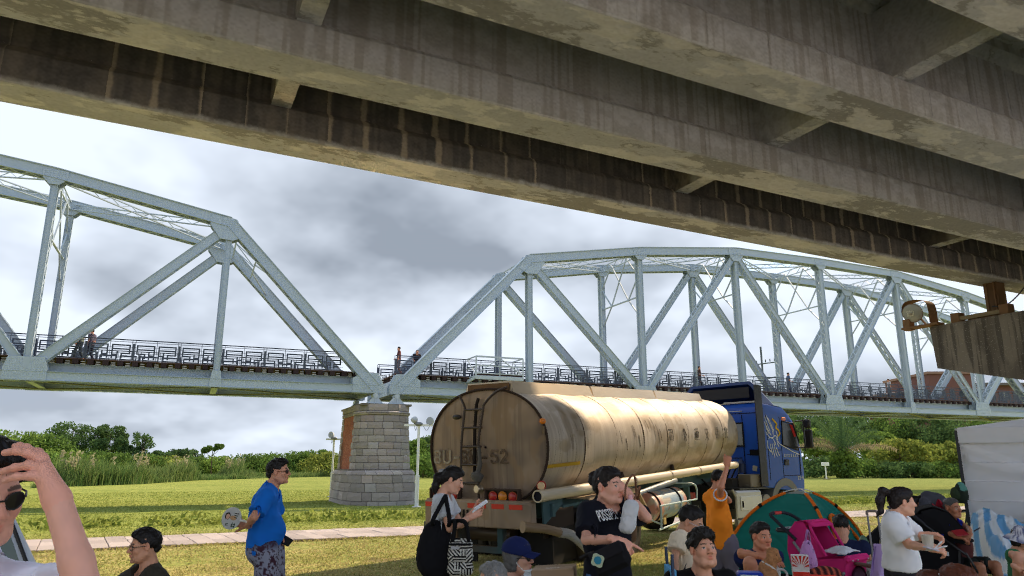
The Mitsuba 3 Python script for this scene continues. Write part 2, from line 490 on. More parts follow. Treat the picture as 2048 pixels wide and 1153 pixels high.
def motif():
    ms = []; w = .066
    def bar(x0, z0, x1, z1, w=w):
        ms.append(box((abs(x1 - x0) + w, .03, abs(z1 - z0) + w), ((x0 + x1) / 2, 0, (z0 + z1) / 2)))
    for o, m in ((.0, 1), (1.0, -1)):
        X = (lambda x: o + .06 + x) if m == 1 else (lambda x: 2.0 - .06 - x)
        for q in ((.1, .74, .84, .74), (.1, .74, .1, .34), (.84, .74, .84, .12), (.1, .34, .44, .34), (.44, .34, .44, .14), (.1, .55, .84, .55), (.22, .22, .44, .22), (.62, .42, .62, .12), (.62, .28, .84, .28)):
            bar(X(q[0]), q[1], X(q[2]), q[3])
        for zz in (.18, .45, .65):
            bar(X(-.04), zz, X(.94), zz, .014)
    bar(0.0, .12, 0.0, .78, .10)
    for x in (-.07, .07, 1.0): bar(x, -.12, x, .98, .022)
    for z, w_ in ((1.0, .05), (.9, .022), (.04, .03)):
        bar(0, z, 2.0, z, w_)
    return cat(ms)


def span(label, t0, ta, tb, first_rail):
    key = thing('truss_bridge_span', label, 'bridge')
    def P_(t, z, n, o=0.0): return BP(t + t0, z, n, o)
    def add(name, mesh, color=steel, b='bridge_paint', **k): return part(key, name, mesh, b, color, **k)
    T0 = t0 * PL
    for n in (0.0, TW):
        lo = max(ta, 0)
        for t in range(lo, tb):
            za, zb_ = ZB + HT[t], ZB + HT[t + 1]
            if t == 0: add('end_post', member(P_(0, ZB + .25, n), P_(1, zb_ - .28, n), .52, .5, top=True))
            elif t == 7: add('end_post', member(P_(7, za - .28, n), P_(8, ZB + .25, n), .52, .5, top=True))
            else: add('top_chord', member(P_(t, za - .28, n), P_(t + 1, zb_ - .28, n), .52, .5, top=True))
            add('lower_chord', member(P_(t, ZB + .21, n), P_(t + 1, ZB + .21, n), .42, .46, pitch=.5))
        for t in range(max(lo, 1), min(tb, 7) + 1):
            zt = ZB + HT[t] - .5
            add('vertical_post', member(P_(t, ZB + .3, n), P_(t, zt, n), .30 if t != 4 else .34, .34, solid=t % 2 == 1 or t == 2, pitch=.4))
        dia = [(1, 2), (3, 2), (3, 4), (5, 4), (5, 6), (7, 6)]
        for u, l in dia:
            if min(u, l) < lo or max(u, l) > tb: continue
            add('diagonal', member(P_(l, ZB + .45, n), P_(u, ZB + HT[u] - .45, n), .46 if abs(u - 4) > 1 else .36, .40, pitch=.36))
        # gusset plates on both faces of the truss
        for s in (-1, 1):
            o = n + s * .272
            for t in range(lo, tb + 1):
                x = T0 + t * PL; zt = ZB + HT[t]
                if t == 0: add('gusset_plate', plate([(x - .45, ZB - .02), (x + 1.25, ZB - .02), (x + 1.25, ZB + .75), (x + .75, ZB + 1.05), (x - .1, ZB + 1.05), (x - .45, ZB + .35)], o))
                elif t == 8: add('gusset_plate', plate([(x + .45, ZB - .02), (x - 1.25, ZB - .02), (x - 1.25, ZB + .75), (x - .75, ZB + 1.05), (x + .1, ZB + 1.05), (x + .45, ZB + .35)], o))
                elif t % 2 == 0:
                    add('gusset_plate', plate([(x - .85, ZB - .02), (x + .85, ZB - .02), (x + .85, ZB + .55), (x + .7, ZB + 1.05), (x - .7, ZB + 1.05), (x - .85, ZB + .55)], o))
                else:
                    add('gusset_plate', plate([(x - .3, ZB + .0), (x + .3, ZB + .0), (x + .2, ZB + .8), (x - .2, ZB + .8)], o))
                if t in (1, 7):
                    q = 1 if t == 1 else -1
                    add('gusset_plate', plate([(x - q * .75, zt - .95), (x - q * .3, zt - .1), (x + q * .1, zt - .02), (x + q * .95, zt - .12 + .17), (x + q * .95, zt - .5), (x + q * .45, zt - 1.2), (x - q * .2, zt - 1.25)], o))
                elif t in (3, 5):
                    add('gusset_plate', plate([(x - .6, zt - .1), (x + .6, zt - .08), (x + .6, zt - .6), (x + .3, zt - 1.0), (x - .3, zt - 1.0), (x - .6, zt - .6)], o))
                elif t in (2, 4, 6):
                    add('gusset_plate', plate([(x - .55, zt - .14), (x + .55, zt - .14), (x + .5, zt - .55), (x + .22, zt - .85), (x - .22, zt - .85), (x - .5, zt - .55)], o))
    # bracing between the two trusses
    for t in range(max(lo, 1), min(tb, 7) + 1):
        zt = ZB + HT[t] - .35
        add('top_strut', lattice(P_(t, zt, 0), P_(t, zt, TW), .42, ZU))
        if t < min(tb, 7):
            z2 = ZB + HT[t + 1] - .35
            up = np.cross(norm(P_(t + 1, z2, 0) - P_(t, zt, 0)), BN); up = up if up[2] > 0 else -up
            for n0, n1 in ((0.2, TW - .2), (TW - .2, 0.2)):
                add('top_lateral', lattice(P_(t, zt, n0), P_(t + 1, z2, n1), .30, ZU + .2 * BN))
        if 2 <= t <= 6:
            zs = zt - 2.9 - .25 * (t == 4); q = lambda n, z: P_(t, z, n * TW)
            for a, b in (((0, zs), (1, zs)), ((.3, zt), (.72, zs)), ((.7, zt), (.28, zs)), ((.3, zt), (0.02, zt - 1.5)), ((.7, zt), (.98, zt - 1.5)), ((0.02, zt - 1.5), (.28, zs)), ((.98, zt - 1.5), (.72, zs)), ((.28, zs), (.02, zs - 1.3)), ((.72, zs), (.98, zs - 1.3))):
                add('sway_brace', beam(q(*a), q(*b), .07, .11 if a[1] == b[1] else .075, BD))
    for t in (1, 7):
        if lo <= t <= tb:                                  # portal in the plane of the end posts
            q = 0 if t == 1 else 8; a0, a1 = P_(t, ZB + HT[t] - .5, 0), P_(q, ZB + .25, 0); dn = norm(a1 - a0)
            add('portal', lattice(a0 + dn * 1.3, a0 + dn * 1.3 + BN * TW, 1.5, dn, pitch=.6))
            for n in (0, 1):
                b0 = a0 + BN * TW * n; ii = BN * (1 if n == 0 else -1)
                pts = [b0 + dn * (2.0 + 1.6 * math.sin(a)) + ii * (1.5 - 1.45 * math.sin(a)) for a in np.linspace(0, math.pi / 2, 6)]
                add('portal_knee', tube(pts, .05, 5))
    # floor
    x0, x1 = T0 + lo * PL, T0 + tb * PL
    for t in range(lo, tb + 1):
        add('floor_beam', cat([beam(P_(t, ZB + .43, .2), P_(t, ZB + .43, TW - .2), .03, .78), beam(P_(t, ZB + .05, .2), P_(t, ZB + .05, TW - .2), .3, .03)]))
        if t < tb:
            for a, b in ((.25, TW - .25), (TW - .25, .25)):
                add('bottom_lateral', beam(P_(t, ZB + .02, a), P_(t + 1, ZB + .02, b), .22, .05), S(104, 106, 80))
            ms = []
            for n in (.55, TW - .55):
                ms += [beam(P_(t, ZB + .64, n), P_(t + 1, ZB + .64, n), .025, .46), beam(P_(t, ZB + .42, n), P_(t + 1, ZB + .42, n), .22, .025), beam(P_(t, ZB + .865, n), P_(t + 1, ZB + .865, n), .22, .025)]
            add('stringer', cat(ms))
    if t0 == 0 or True:
        for j in range(int((x1 - x0) / .62)):
            xx = x0 + .3 + j * .62
            c = B0 + BD * xx + ZU * (ZB + .99) + BN * TW / 2
            if j == 0: sk = add('sleeper', box((.24, TW - .35, .21), (0, 0, 0)), TIMBER, 'matte')
            M = np.eye(4); M[:3, 0], M[:3, 1], M[:3, 3] = BD, BN, c
            if j == 0: scene[sk]['to_world'] = mi.ScalarTransform4f(M.tolist())
            else: copy_part(key, 'sleeper', sk, mi.ScalarTransform4f(M.tolist()))
        clips = [box((.2, .16, .05), B0 + BD * (x0 + .61 + j * .62) + ZU * (ZB + .90) + BN * .38, np.stack([BD, BN, ZU], 1)) for j in range(int((x1 - x0) / .62))]
        clips += [box((.18, .12, .04), B0 + BD * (x0 + .61 + j * .62) + ZU * (ZB + 1.0) + BN * .36, np.stack([BD, BN, ZU], 1)) for j in range(int((x1 - x0) / .62))]
        add('clips', cat(clips), S(172, 170, 166), 'matte', kind='stuff')
        add('deck', box((x1 - x0, TW - .6, .05), B0 + BD * (x0 + x1) / 2 + BN * TW / 2 + ZU * (ZB + 1.12), np.stack([BD, BN, ZU], 1)), S(96, 76, 66), 'matte')
    pk = None
    for n in (.32, TW - .32):
        for j in range(int((x1 - x0) / 2.0) + (1 if first_rail else 0)):
            xx = x0 + j * 2.0
            M = np.eye(4); M[:3, 0], M[:3, 1], M[:3, 3] = BD, BN, B0 + BD * xx + BN * n + ZU * (ZB + 1.14)
            M = mi.ScalarTransform4f(M.tolist())
            if pk is None:
                pk = add('railing_panel', motif(), NAVY); scene[pk]['to_world'] = M
            else: copy_part(key, 'railing_panel', pk, M)
    # rivets on the faces towards the path
    r = []; o = -.296
    for xx in np.arange(x0 + .3, x1 - .3, .13):
        for zz in (.05, .36): r.append(B0 + BD * (xx + (.065 if zz > .1 else 0)) + BN * -.245 + ZU * (ZB + zz))
        if int(xx / .13) % 2: r.append(B0 + BD * xx + BN * -.245 + ZU * (ZB + .30))
    for t in range(lo, tb + 1):
        xc = T0 + t * PL
        if t % 2 == 0:
            for xx in np.arange(-.75, .76, .12):
                for zz in np.arange(.06, 1.0, .11):
                    if (abs(xx) > .12 and zz > .5) or zz < .5: r.append(B0 + BD * (xc + xx + (1.0 if t == 0 else -1.0 if t == 8 else 0) * .35) + BN * o + ZU * (ZB + zz))
        zt = HT[t]
        if t not in (0, 8):
            for xx in np.arange(-.42, .43, .1):
                for zz in np.arange(.2, .75, .1): r.append(B0 + BD * (xc + xx) + BN * o + ZU * (ZB + zt - zz))
        if t in (0, 7) and t < tb:
            a, b = P_(t, ZB + (.25 if t == 0 else HT[7] - .28), 0), P_(t + 1, ZB + (HT[1] - .28 if t == 0 else .25), 0); x = norm(b - a); z = norm(np.cross(x, BN)); L = np.linalg.norm(b - a)
            for i, q in enumerate(np.arange(.6, L - .3, .16)):
                for e in (-.21, 0 if i % 2 else .11, .21): r.append(a + x * q + z * e - BN * .265)
    add('rivets', rivets(r), STEEL * 1.15, kind='stuff')
    # bearings on the pier
    for t in (0, 8):
        if lo <= t <= tb:
            for n in (0.0, TW):
                c = P_(t, ZB - .14, n)
                pin = tube([c - BN * .3, c + BN * .3], .13, 14)
                ped = trimesh.convex.convex_hull(np.array([c + BD * a + BN * b + ZU * zz for zz, w in ((-.05, .1), (-.40, .42)) for a in (-w, w) for b in (-.24, .24)]))
                add('bearing', cat([pin, ped, box((1.0, .62, .06), c - ZU * .43, np.stack([BD, BN, ZU], 1)), beam(c + ZU * .14 - BN * .2, c - ZU * .4 - BN * .27, .05, .05, BD)]), STEEL2)
    return key


right_span = span('long grey steel truss span on the right of the stone pier', 0.0, 0, 8, True)
left_span = span('grey steel truss span on the left of the stone pier, rising out of the picture', -(8 + GAP / PL), 4, 8, False)
# railing and sleepers across the gap over the pier
M_ = np.eye(4); M_[:3, 0], M_[:3, 1], M_[:3, 3] = BD, BN, B0 - BD * GAP + BN * TW / 2 + ZU * (ZB + .99)
# refuge balcony on the near side of the right span
R3 = np.stack([BD, BN, ZU], 1)
xa, xb, n0, n1 = 4.15, 7.0, -1.15, -.05
def bal(a, n, z): return B0 + BD * a + BN * n + ZU * (ZB + z)
ms = [box((xb - xa, 1.1, .05), bal((xa + xb) / 2, -.6, 1.08), R3), beam(bal(xa, n0, .98), bal(xb, n0, .98), .08, .18)]
for a in (xa, xb): ms += [beam(bal(a, n0, 1.0), bal(a, .3, .86), .08, .16), beam(bal(a, n0, .95), bal(a, n0, 2.15), .08, .08), beam(bal(a, n0, 2.15), bal(a, .3, 2.15), .06, .06), beam(bal(a, n0, 1.6), bal(a, .3, 1.6), .04, .05), beam(bal(a, n0, 1.1), bal(a, .2, 2.1), .04, .05)]
for z, w in ((2.15, .09), (1.65, .05), (1.22, .05)): ms.append(beam(bal(xa, n0, z), bal(xb, n0, z), .06, w))
for i in range(2):
    xm = (xa + xb) / 2; s, e = ((xa, xm), (xb, xm))[i]
    ms += [beam(bal(s, n0, 1.15), bal(e, n0, 2.12), .04, .06, BN)]
ms += [beam(bal((xa + xb) / 2, n0, 1.05), bal((xa + xb) / 2, n0, 2.15), .05, .05)]
part(right_span, 'balcony', cat(ms), 'bridge_paint', STEEL2)
part(right_span, 'balcony_plank', box((xb - xa - .1, .5, .1), bal((xa + xb) / 2, -.9, 1.16), R3), 'matte', TIMBER)

# ------------------------------------------------------------------ stone pier
pier = thing('bridge_pier', 'stone bridge pier with a rounded granite nose and a red brick flank', 'bridge pier')
PC = B0 - BD * GAP / 2; GZP = float(gz(PC[0], PC[1])) - .25


def outline(r, hl, s):
    """point and normal on a stadium outline (two round noses) at arc length s, starting on the -BD side going to the near nose"""
    q = math.pi * r
    if s < hl: return -BD * r + BN * (hl / 2 + TW / 2 - hl + hl - s) , -BD
    s -= hl
    if s < q:
        a = s / r; n = -BD * math.cos(a) - BN * math.sin(a); return BN * (TW / 2 - hl / 2) + n * r, n
    s -= q
    if s < hl: return BD * r + BN * (TW / 2 - hl / 2 + s), BD
    s -= hl; a = s / r; n = BD * math.cos(a) + BN * math.sin(a); return BN * (TW / 2 + hl / 2) + n * r, n


def block(r0, r1, hl, s0, s1, z0, z1, dp=.3, gap=.012, bulge=0.0, dr_=0.0):
    """one ashlar block of a course that tapers from r0 (bottom) to r1 (top)"""
    k = max(2, int((s1 - s0) / .35) + 1); rows = []
    for z, r in ((z0 + gap, r0), ((z0 + z1) / 2, (r0 + r1) / 2), (z1 - gap, r1)):
        sc = (hl * 2 + 2 * math.pi * r) / (hl * 2 + 2 * math.pi * r0)
        for d_ in (0, dp):
            for i in range(k):
                e = gap * (1 if i == 0 else -1 if i == k - 1 else 0)
                p, n = outline(r, hl, max(0, (s0 + (s1 - s0) * i / (k - 1) + e)) * sc)
                edge = 0.012 if (i in (0, k - 1) or z != (z0 + z1) / 2) else 0
                rows.append(PC + p + n * ((dr_ - edge + (bulge if z == (z0 + z1) / 2 else 0)) if d_ == 0 else -dp) + ZU * z)
    v = np.array(rows); f = []
    def id_(zi, d_, i): return zi * 2 * k + d_ * k + i
    for zi in range(2):
        for i in range(k - 1): f.append([id_(zi, 0, i), id_(zi, 0, i + 1), id_(zi + 1, 0, i + 1), id_(zi + 1, 0, i)])
        for i, fl in ((0, 0), (k - 1, 1)):
            q = [id_(zi, 1, i), id_(zi, 0, i), id_(zi + 1, 0, i), id_(zi + 1, 1, i)]; f.append(q[::-1] if fl else q)
    for i in range(k - 1):
        f.append([id_(0, 1, i), id_(0, 1, i + 1), id_(0, 0, i + 1), id_(0, 0, i)]); f.append([id_(2, 0, i), id_(2, 0, i + 1), id_(2, 1, i + 1), id_(2, 1, i)])
    return v, np.array(f)


RB, RT, HL = 1.60, 1.44, 3.6
def core(r, z0, z1, hl=HL):
    pts = np.array([(lambda p: PC + p[0])(outline(r, hl, s)) for s in np.linspace(0, 2 * hl + 2 * math.pi * r, 60, endpoint=False)])
    return trimesh.convex.convex_hull(np.vstack([pts + ZU * z0, pts + ZU * z1]))
part(pier, 'core', core(RT - .16, GZP, 4.45), 'matte', S(112, 106, 100))
part(pier, 'plinth_core', core(RB + .12, GZP, 1.2), 'matte', S(112, 106, 100))
STONE = S(158, 150, 146)
def course(r0, r1, hl, z0, z1, smin, smax, bl, name, off, bulge=.012, dr_=0.0, tone=1.0):
    tot = 2 * hl + 2 * math.pi * r0; s = smin - off; i = 0
    while s < smax - .05:
        e = min(smax, s + bl * (1 if i % 2 == 0 else .62) * (0.9 + .2 * rng.random())); i += 1
        if smax - e < .2: e = smax
        a = max(s, smin); s = e
        if e - a < .08: continue
        c = STONE * tone * (0.78 + .42 * rng.random()) * (1 + .02 * rng.normal(size=3) * [1, .3, 1])
        part(pier, name, block(r0, r1, hl, a, e, z0, z1, bulge=bulge, dr_=dr_), 'stone', c)


rng = np.random.default_rng(5)
stone_tex = proc(lambda p, n, uv: 0.02 * mfbm(p.x * 7, p.y * 7, p.z * 7, 3), eps=0.02)
both('stone', lambda c: {'type': 'bumpmap', 'arbitrary': {'type': 'twosided', 'inner': {'type': 'principled', 'base_color': c, 'roughness': 0.9, 'specular': 0.2}}, 'tex': stone_tex, 'scale': 1.0})


def brick_color(p, n, uv):
    u = p.x * float(BN[0]) + p.y * float(BN[1]); row = dr.floor(p.z / .075); x = u / .22 + 0.5 * (row - 2 * dr.floor(row / 2))
    fx, fz = x - dr.floor(x), p.z / .075 - row
    mort = smoothstep(0.42, 0.47, dr.maximum(dr.abs(fx - .5), dr.abs(fz - .5) * .85))
    k = cell_rand(dr.floor(x), row, 3)
    c = mix(mix([.30, .085, .05], [.42, .15, .085], k), [.36, .27, .22], mort)
    return mix(c, [.10, .06, .045], 0.7 * smoothstep(.55, .68, mfbm(u * 1.3, p.z * .5, 2, 4)))


scene['brick'] = {'type': 'twosided', 'inner': {'type': 'principled', 'base_color': proc(brick_color), 'roughness': 0.92, 'specular': 0.15}}
ZP = [GZP, GZP + .46, GZP + .90, GZP + 1.34, GZP + 1.74]; top0 = ZP[-1] + .26
for i in range(4):
    r0 = 1.98 - .035 * i; course(r0, r0 - .035, HL + .1, ZP[i], ZP[i + 1], 0.0, 2 * HL + math.pi * r0 + 1, .95, 'stone', .3 * (i % 2))
course(1.88, 1.66, HL + .1, ZP[-1], top0, 0.0, 2 * HL + math.pi * 1.9 + 1, .95, 'plinth_cap_stone', .2, bulge=.05, tone=1.12)
zz = np.linspace(top0, 3.98, 9)
for i in range(8):
    r0, r1 = RB - (RB - RT) * i / 8, RB - (RB - RT) * (i + 1) / 8
    sa = HL - .16 - (.22 if i % 2 else 0)
    course(r0, r1, HL, zz[i], zz[i + 1], sa, HL + math.pi * r0 + .45, .86, 'stone', .35 * (i % 2))
    course(r0, r1, HL, zz[i], zz[i + 1], 0, .5 if i % 2 else .7, .86, 'stone', 0)
course(RT + .03, RT + .10, HL, 3.98, 4.08, HL - .2, HL + math.pi * RT + .4, 1.1, 'ledge_stone', .3, tone=1.15)
course(RT + .07, RT + .0, HL, 4.08, 4.2, HL - .2, HL + math.pi * RT + .4, 1.1, 'ledge_stone', .3, bulge=.04, tone=1.2)
course(RT + .02, RT + .02, HL, 4.2, 4.55, 0, 2 * HL + math.pi * RT + .4, 1.0, 'coping_stone', .1, tone=.9)
course(RT + .02, RT + .02, HL, 3.98, 4.2, 0, HL - .2, 1.0, 'coping_stone', .1, tone=.9)
part(pier, 'brick_flank', grid(2, 2, lambda u, v: PC - BD * (RB - .03 - (RB - RT) * v[..., None]) + BN * (TW / 2 + HL / 2 - .3 - (HL - .2) * (1 - u[..., None])) + ZU * (top0 + (4.0 - top0) * v[..., None])), 'brick', label='weathered red brick flank of the pier')
part(pier, 'bed_plate', box((2.7, TW + .9, .1), PC + BN * TW / 2 + ZU * 4.53, R3), 'matte', S(110, 104, 96))
# a far pier under the other end of the right span
# ------------------------------------------------------------------ tanker lorry
TC = np.array([-0.424, 12.374, 1.833]); TA = np.array([0.5578, 0.8284, 0.0518]); TR = np.array([0.8295, -0.5586, 0.0]); TU = np.cross(TR, TA)
TRK = np.stack([TA, TR, TU], 1)                # columns: along, right, up (left-handed order is fine for boxes)
TRK_R = np.stack([TA, -TR, TU], 1)


def T_(s, r, u): return TC + TA * s + TR * r + TU * u


lorry = thing('tanker_truck', 'old bronze-brown tanker lorry with a blue tractor cab parked on the lawn', 'tanker truck')
AH, BH, EX = 1.20, 0.962, 0.913
BRONZE, RUST, TEAL = S(176, 150, 118), S(92, 72, 58), S(72, 98, 104)


def lp(name, mesh, b, c, smooth=False, **k): return part(lorry, name, mesh, b, c, smooth, **k)


def sup(th, a=AH, b=BH):
    c, s = np.cos(th), np.sin(th)
    return a * np.sign(c) * abs(c) ** EX, b * np.sign(s) * abs(s) ** EX


def side_r(u): return AH * (1 - min(1, abs(u) / BH) ** (2 / EX)) ** (EX / 2)


def tank_mesh(s0, s1, ns=120, nt=160):
    s, t = np.meshgrid(np.linspace(s0, s1, ns), np.linspace(0, 2 * np.pi, nt), indexing='ij')
    r, u = sup(t)
    d = 0.007 * np.cos(s / 1.25 * 2 * np.pi) + 0.016 * (fbm(np.stack([s * .8, np.cos(t) * 2, np.sin(t) * 2], -1), 3, 9) - .5)
    for sc, uc, ss, us, k in ((.75, .35, .09, .30, -.05), (1.05, .28, .10, .32, -.045), (.62, -.05, .07, .12, -.04), (1.5, -.1, .3, .25, -.03), (8.3, .15, .28, .5, -.07), (8.9, -.35, .5, .22, -.06), (9.35, .3, .3, .35, -.05), (9.0, .1, .06, .4, .045), (4.2, .2, .4, .4, -.02), (5.6, -.2, .35, .5, -.02)):
        d = d + k * np.exp(-((s - sc) / ss) ** 2 - ((u - uc) / us) ** 2) * (r > 0)
    q = 1 + d / 1.1
    p = T_(s[..., None], (r * q)[..., None], (u * q)[..., None])
    i, j = np.meshgrid(np.arange(ns - 1), np.arange(nt - 1), indexing='ij'); a = (i * nt + j).ravel()
    f = np.stack([a, a + nt, a + nt + 1, a + 1], 1)
    return trimesh.Trimesh(p.reshape(-1, 3), np.vstack([f[:, :3], f[:, [0, 2, 3]]]), process=False)


def tloc(p):
    x, y, z = p.x - float(TC[0]), p.y - float(TC[1]), p.z - float(TC[2])
    return tuple(x * float(a[0]) + y * float(a[1]) + z * float(a[2]) for a in (TA, TR, TU))


def tank_color(p, n, uv):
    s, r, u = tloc(p)
    a = mfbm(s * 1.2, u * 2.5, r, 4); st = mnoise(s * 26, u * 1.2, 3.0); st2 = mnoise(s * 90, u * 2.5, 5.0)
    c = mix([0.40, 0.335, 0.27], [0.50, 0.435, 0.365], smoothstep(.3, .7, a * .5 + st * .3 + st2 * .2))
    grime = smoothstep(.54, .66, mfbm(s * 1.7 + 7, u * 3.1, 2.0, 4))
    c = mix(c, [0.30, 0.225, 0.145], grime * .6)
    scuff = smoothstep(.80, .86, mnoise(s * 46, u * 3.2, 1.0)) * smoothstep(.50, .62, mfbm(s * .9 + 3, u * 1.4, 0, 3)) * smoothstep(.75, .2, dr.abs(u))
    return mix(c, [.10, .08, .07], scuff * .4)


def tank_rough(p, n, uv):
    s, r, u = tloc(p)
    return 0.48 + 0.2 * mfbm(s * 2, u * 5, r, 3)


def end_color(p, n, uv):
    s, r, u = tloc(p)
    a = mfbm(r * 2.2, u * 2.2, 0, 4); runs = mnoise(r * 14, u * 0.7, 2.0) * .6 + mnoise(r * 40, u * 1.4, 6.0) * .4
    c = mix([0.30, 0.222, 0.165], [0.38, 0.285, 0.21], smoothstep(.3, .7, a))
    c = mix(c, [0.17, 0.128, 0.10], smoothstep(.5, .7, runs) * .5)
    c = mix(c, [0.15, 0.118, 0.10], smoothstep(.52, .68, mfbm(r * 1.1 + 5, u * 1.1, 3, 3)) * .6)
    return mix(c, [0.30, 0.20, 0.12], smoothstep(.64, .7, mfbm(r * 3 + 1, u * 2, 8, 3)) * .6)


scene['tank_skin'] = {'type': 'twosided', 'inner': {'type': 'principled', 'base_color': proc(tank_color), 'roughness': proc(tank_rough), 'metallic': 0.5, 'specular': 0.5}}
scene['tank_rust'] = {'type': 'twosided', 'inner': {'type': 'principled', 'base_color': proc(end_color), 'roughness': 0.62, 'specular': 0.35, 'metallic': 0.15}}
lp('tank', tank_mesh(0, 10.0), 'tank_skin', None, True)
th = np.linspace(0, 2 * np.pi, 97)
def dome(s0, ds, sc=1.0):
    rows = []
    for k, d in ((1.0, 0), (.93, .45), (.8, .72), (.55, .9), (.25, .98), (.02, 1.0)):
        r, u = sup(th, AH * k, BH * k); rows.append(T_(np.full(97, s0 + ds * d)[:, None], r[:, None], u[:, None]))
    return rows
def loft(rows):
    m = grid(len(rows), len(rows[0]), lambda a, b: np.array(rows)); return m
lp('tank_end', loft(dome(0.02, -.06)), 'tank_rust', None, 40, label='dull rusty rear end of the tank with stencilled numbers')
lp('tank_end', loft(dome(9.98, .34)), 'tank_skin', None, 40)
lp('end_rim', tube([T_(-.01, *(np.array(sup(t)) * 1.004)) for t in th], .022, 6, False), 'matte', S(60, 48, 42), 50)
for s in (1.25, 2.5, 3.75, 5.0, 6.25, 7.5, 8.75):
    lp('seam', tube([T_(s + .012 * math.sin(3 * t), *(np.array(sup(t)) * 1.0045)) for t in th[::2]], .009, 5, False), 'matte', S(84, 66, 50), 50)
# hood along the top
def hood(s0, s1):
    pr = [(-.50, .84), (-.44, 1.09), (.47, 1.09), (.56, .84)]
    rows = [[T_(s + (.05 if i == 0 else -.04 if i == 3 else 0) * (u > 1), r, u + .006 * math.sin(9 * s + r * 5)) for r, u in pr] for i, s in enumerate(np.linspace(s0, s1, 4))]
    v = np.array(rows).reshape(-1, 3); f = []
    for i in range(3):
        for j in range(3): f.append([i * 4 + j, i * 4 + 4 + j, i * 4 + 5 + j, i * 4 + 1 + j])
    f += [[0, 1, 2, 3], [12, 15, 14, 13]]; f = np.array(f)
    return trimesh.Trimesh(v, np.vstack([f[:, :3], f[:, [0, 2, 3]]]), process=False)
for s0, s1 in ((.04, 2.9), (2.905, 6.1), (6.105, 9.3)):
    lp('top_hood', hood(s0, s1), 'metal', lambda v: S(196, 178, 152) * (.75 + .35 * fbm(v * 3, 4, 4))[:, None])
lp('hood_back', box((.012, .86, .19), T_(.05, .02, .965), TRK_R), 'matte', S(118, 92, 68))
lp('hood_weld', tube([T_(s, .505 + .01 * math.sin(s * 30), .872) for s in np.linspace(.05, 9.3, 120)], .012, 5), 'matte', S(96, 74, 56))
# ladder, pole and valve at the rear
DK = S(62, 50, 46)
lp('ladder', cat([tube(arc([T_(-.12, -.47, -.86), T_(-.13, -.44, 0), T_(-.13, -.36, .6), T_(-.13, -.36, .70), T_(-.08, -.50, .88)], 6), .021, 8),
                  tube(arc([T_(-.12, -.10, -.86), T_(-.13, -.085, 0), T_(-.13, .03, .6), T_(-.13, .07, .72), T_(-.10, .28, .90), T_(-.02, .46, .98)], 6), .021, 8)]
                 + [tube([T_(-.13, -.47 + .11 * (u + .86) / 1.5, u), T_(-.13, -.10 + .13 * (u + .86) / 1.5, u)], .019, 8) for u in (.63, .33, .02, -.28, -.58, -.86)]), 'satin', DK, 50)
lp('sight_pole', tube([T_(-.09, -.2, -.45), T_(-.1, -.17, .3), T_(-.09, -.13, .72), T_(-.07, -.10, .82)], .028, 8), 'matte', S(40, 34, 32), 50)
lp('small_lamp', xf(sphere((0, 0, 0), (.05, .09, .045)), TM(TRK_R, T_(-.1, -.55, .52))), 'satin', S(40, 38, 36), True)
lp('wrapped_valve', cat([tube(arc([T_(-.15, -.05, .0), T_(-.16, -.03, -.25), T_(-.18, -.07, -.42), T_(-.2, -.06, -.55)], 5), [.03] * 5 + [.04] * 5 + [.10, .11, .1, .09, .07, .06], 10)]), 'matte', S(96, 94, 92), 50)
lp('coupling', lathe([(.0, -.06), (.06, -.06), (.068, -.04), (.068, -.015), (.06, -.008), (.06, .015), (.07, .022), (.07, .05), (.0, .05)], 20, TM(frame(TA * -.2 - TU * .6 + TR * .8), T_(-.22, -.02, -.66)) @ TM(frame((0, 0, 1)), (0, 0, 0))), 'metal', S(190, 178, 160), 40)
# stencilled numbers
def text_on(t, h, o, x, y, depth=.004, bold=True):
    m = text_mesh(t, h, depth, bold); x, y = norm(x), norm(y); R = np.stack([x, y, np.cross(x, y)], 1); m.vertices = m.vertices @ R.T + o; return m
lp('number', text_on('8U-52', .22, T_(-.055, -1.13, -.26), TR, TU), 'matte', lambda v: S(176, 166, 150) * (.55 + .5 * (noise(v * 30, 2) > .38))[:, None] * .8, label='white stencilled number on the rusty tank end')
lp('number', text_on('8U-52', .22, T_(-.062, -.53, -.26), TR, TU), 'matte', lambda v: S(120, 102, 86) * (.6 + .4 * (noise(v * 30, 5) > .5))[:, None], label='faded stencilled number behind the ladder')
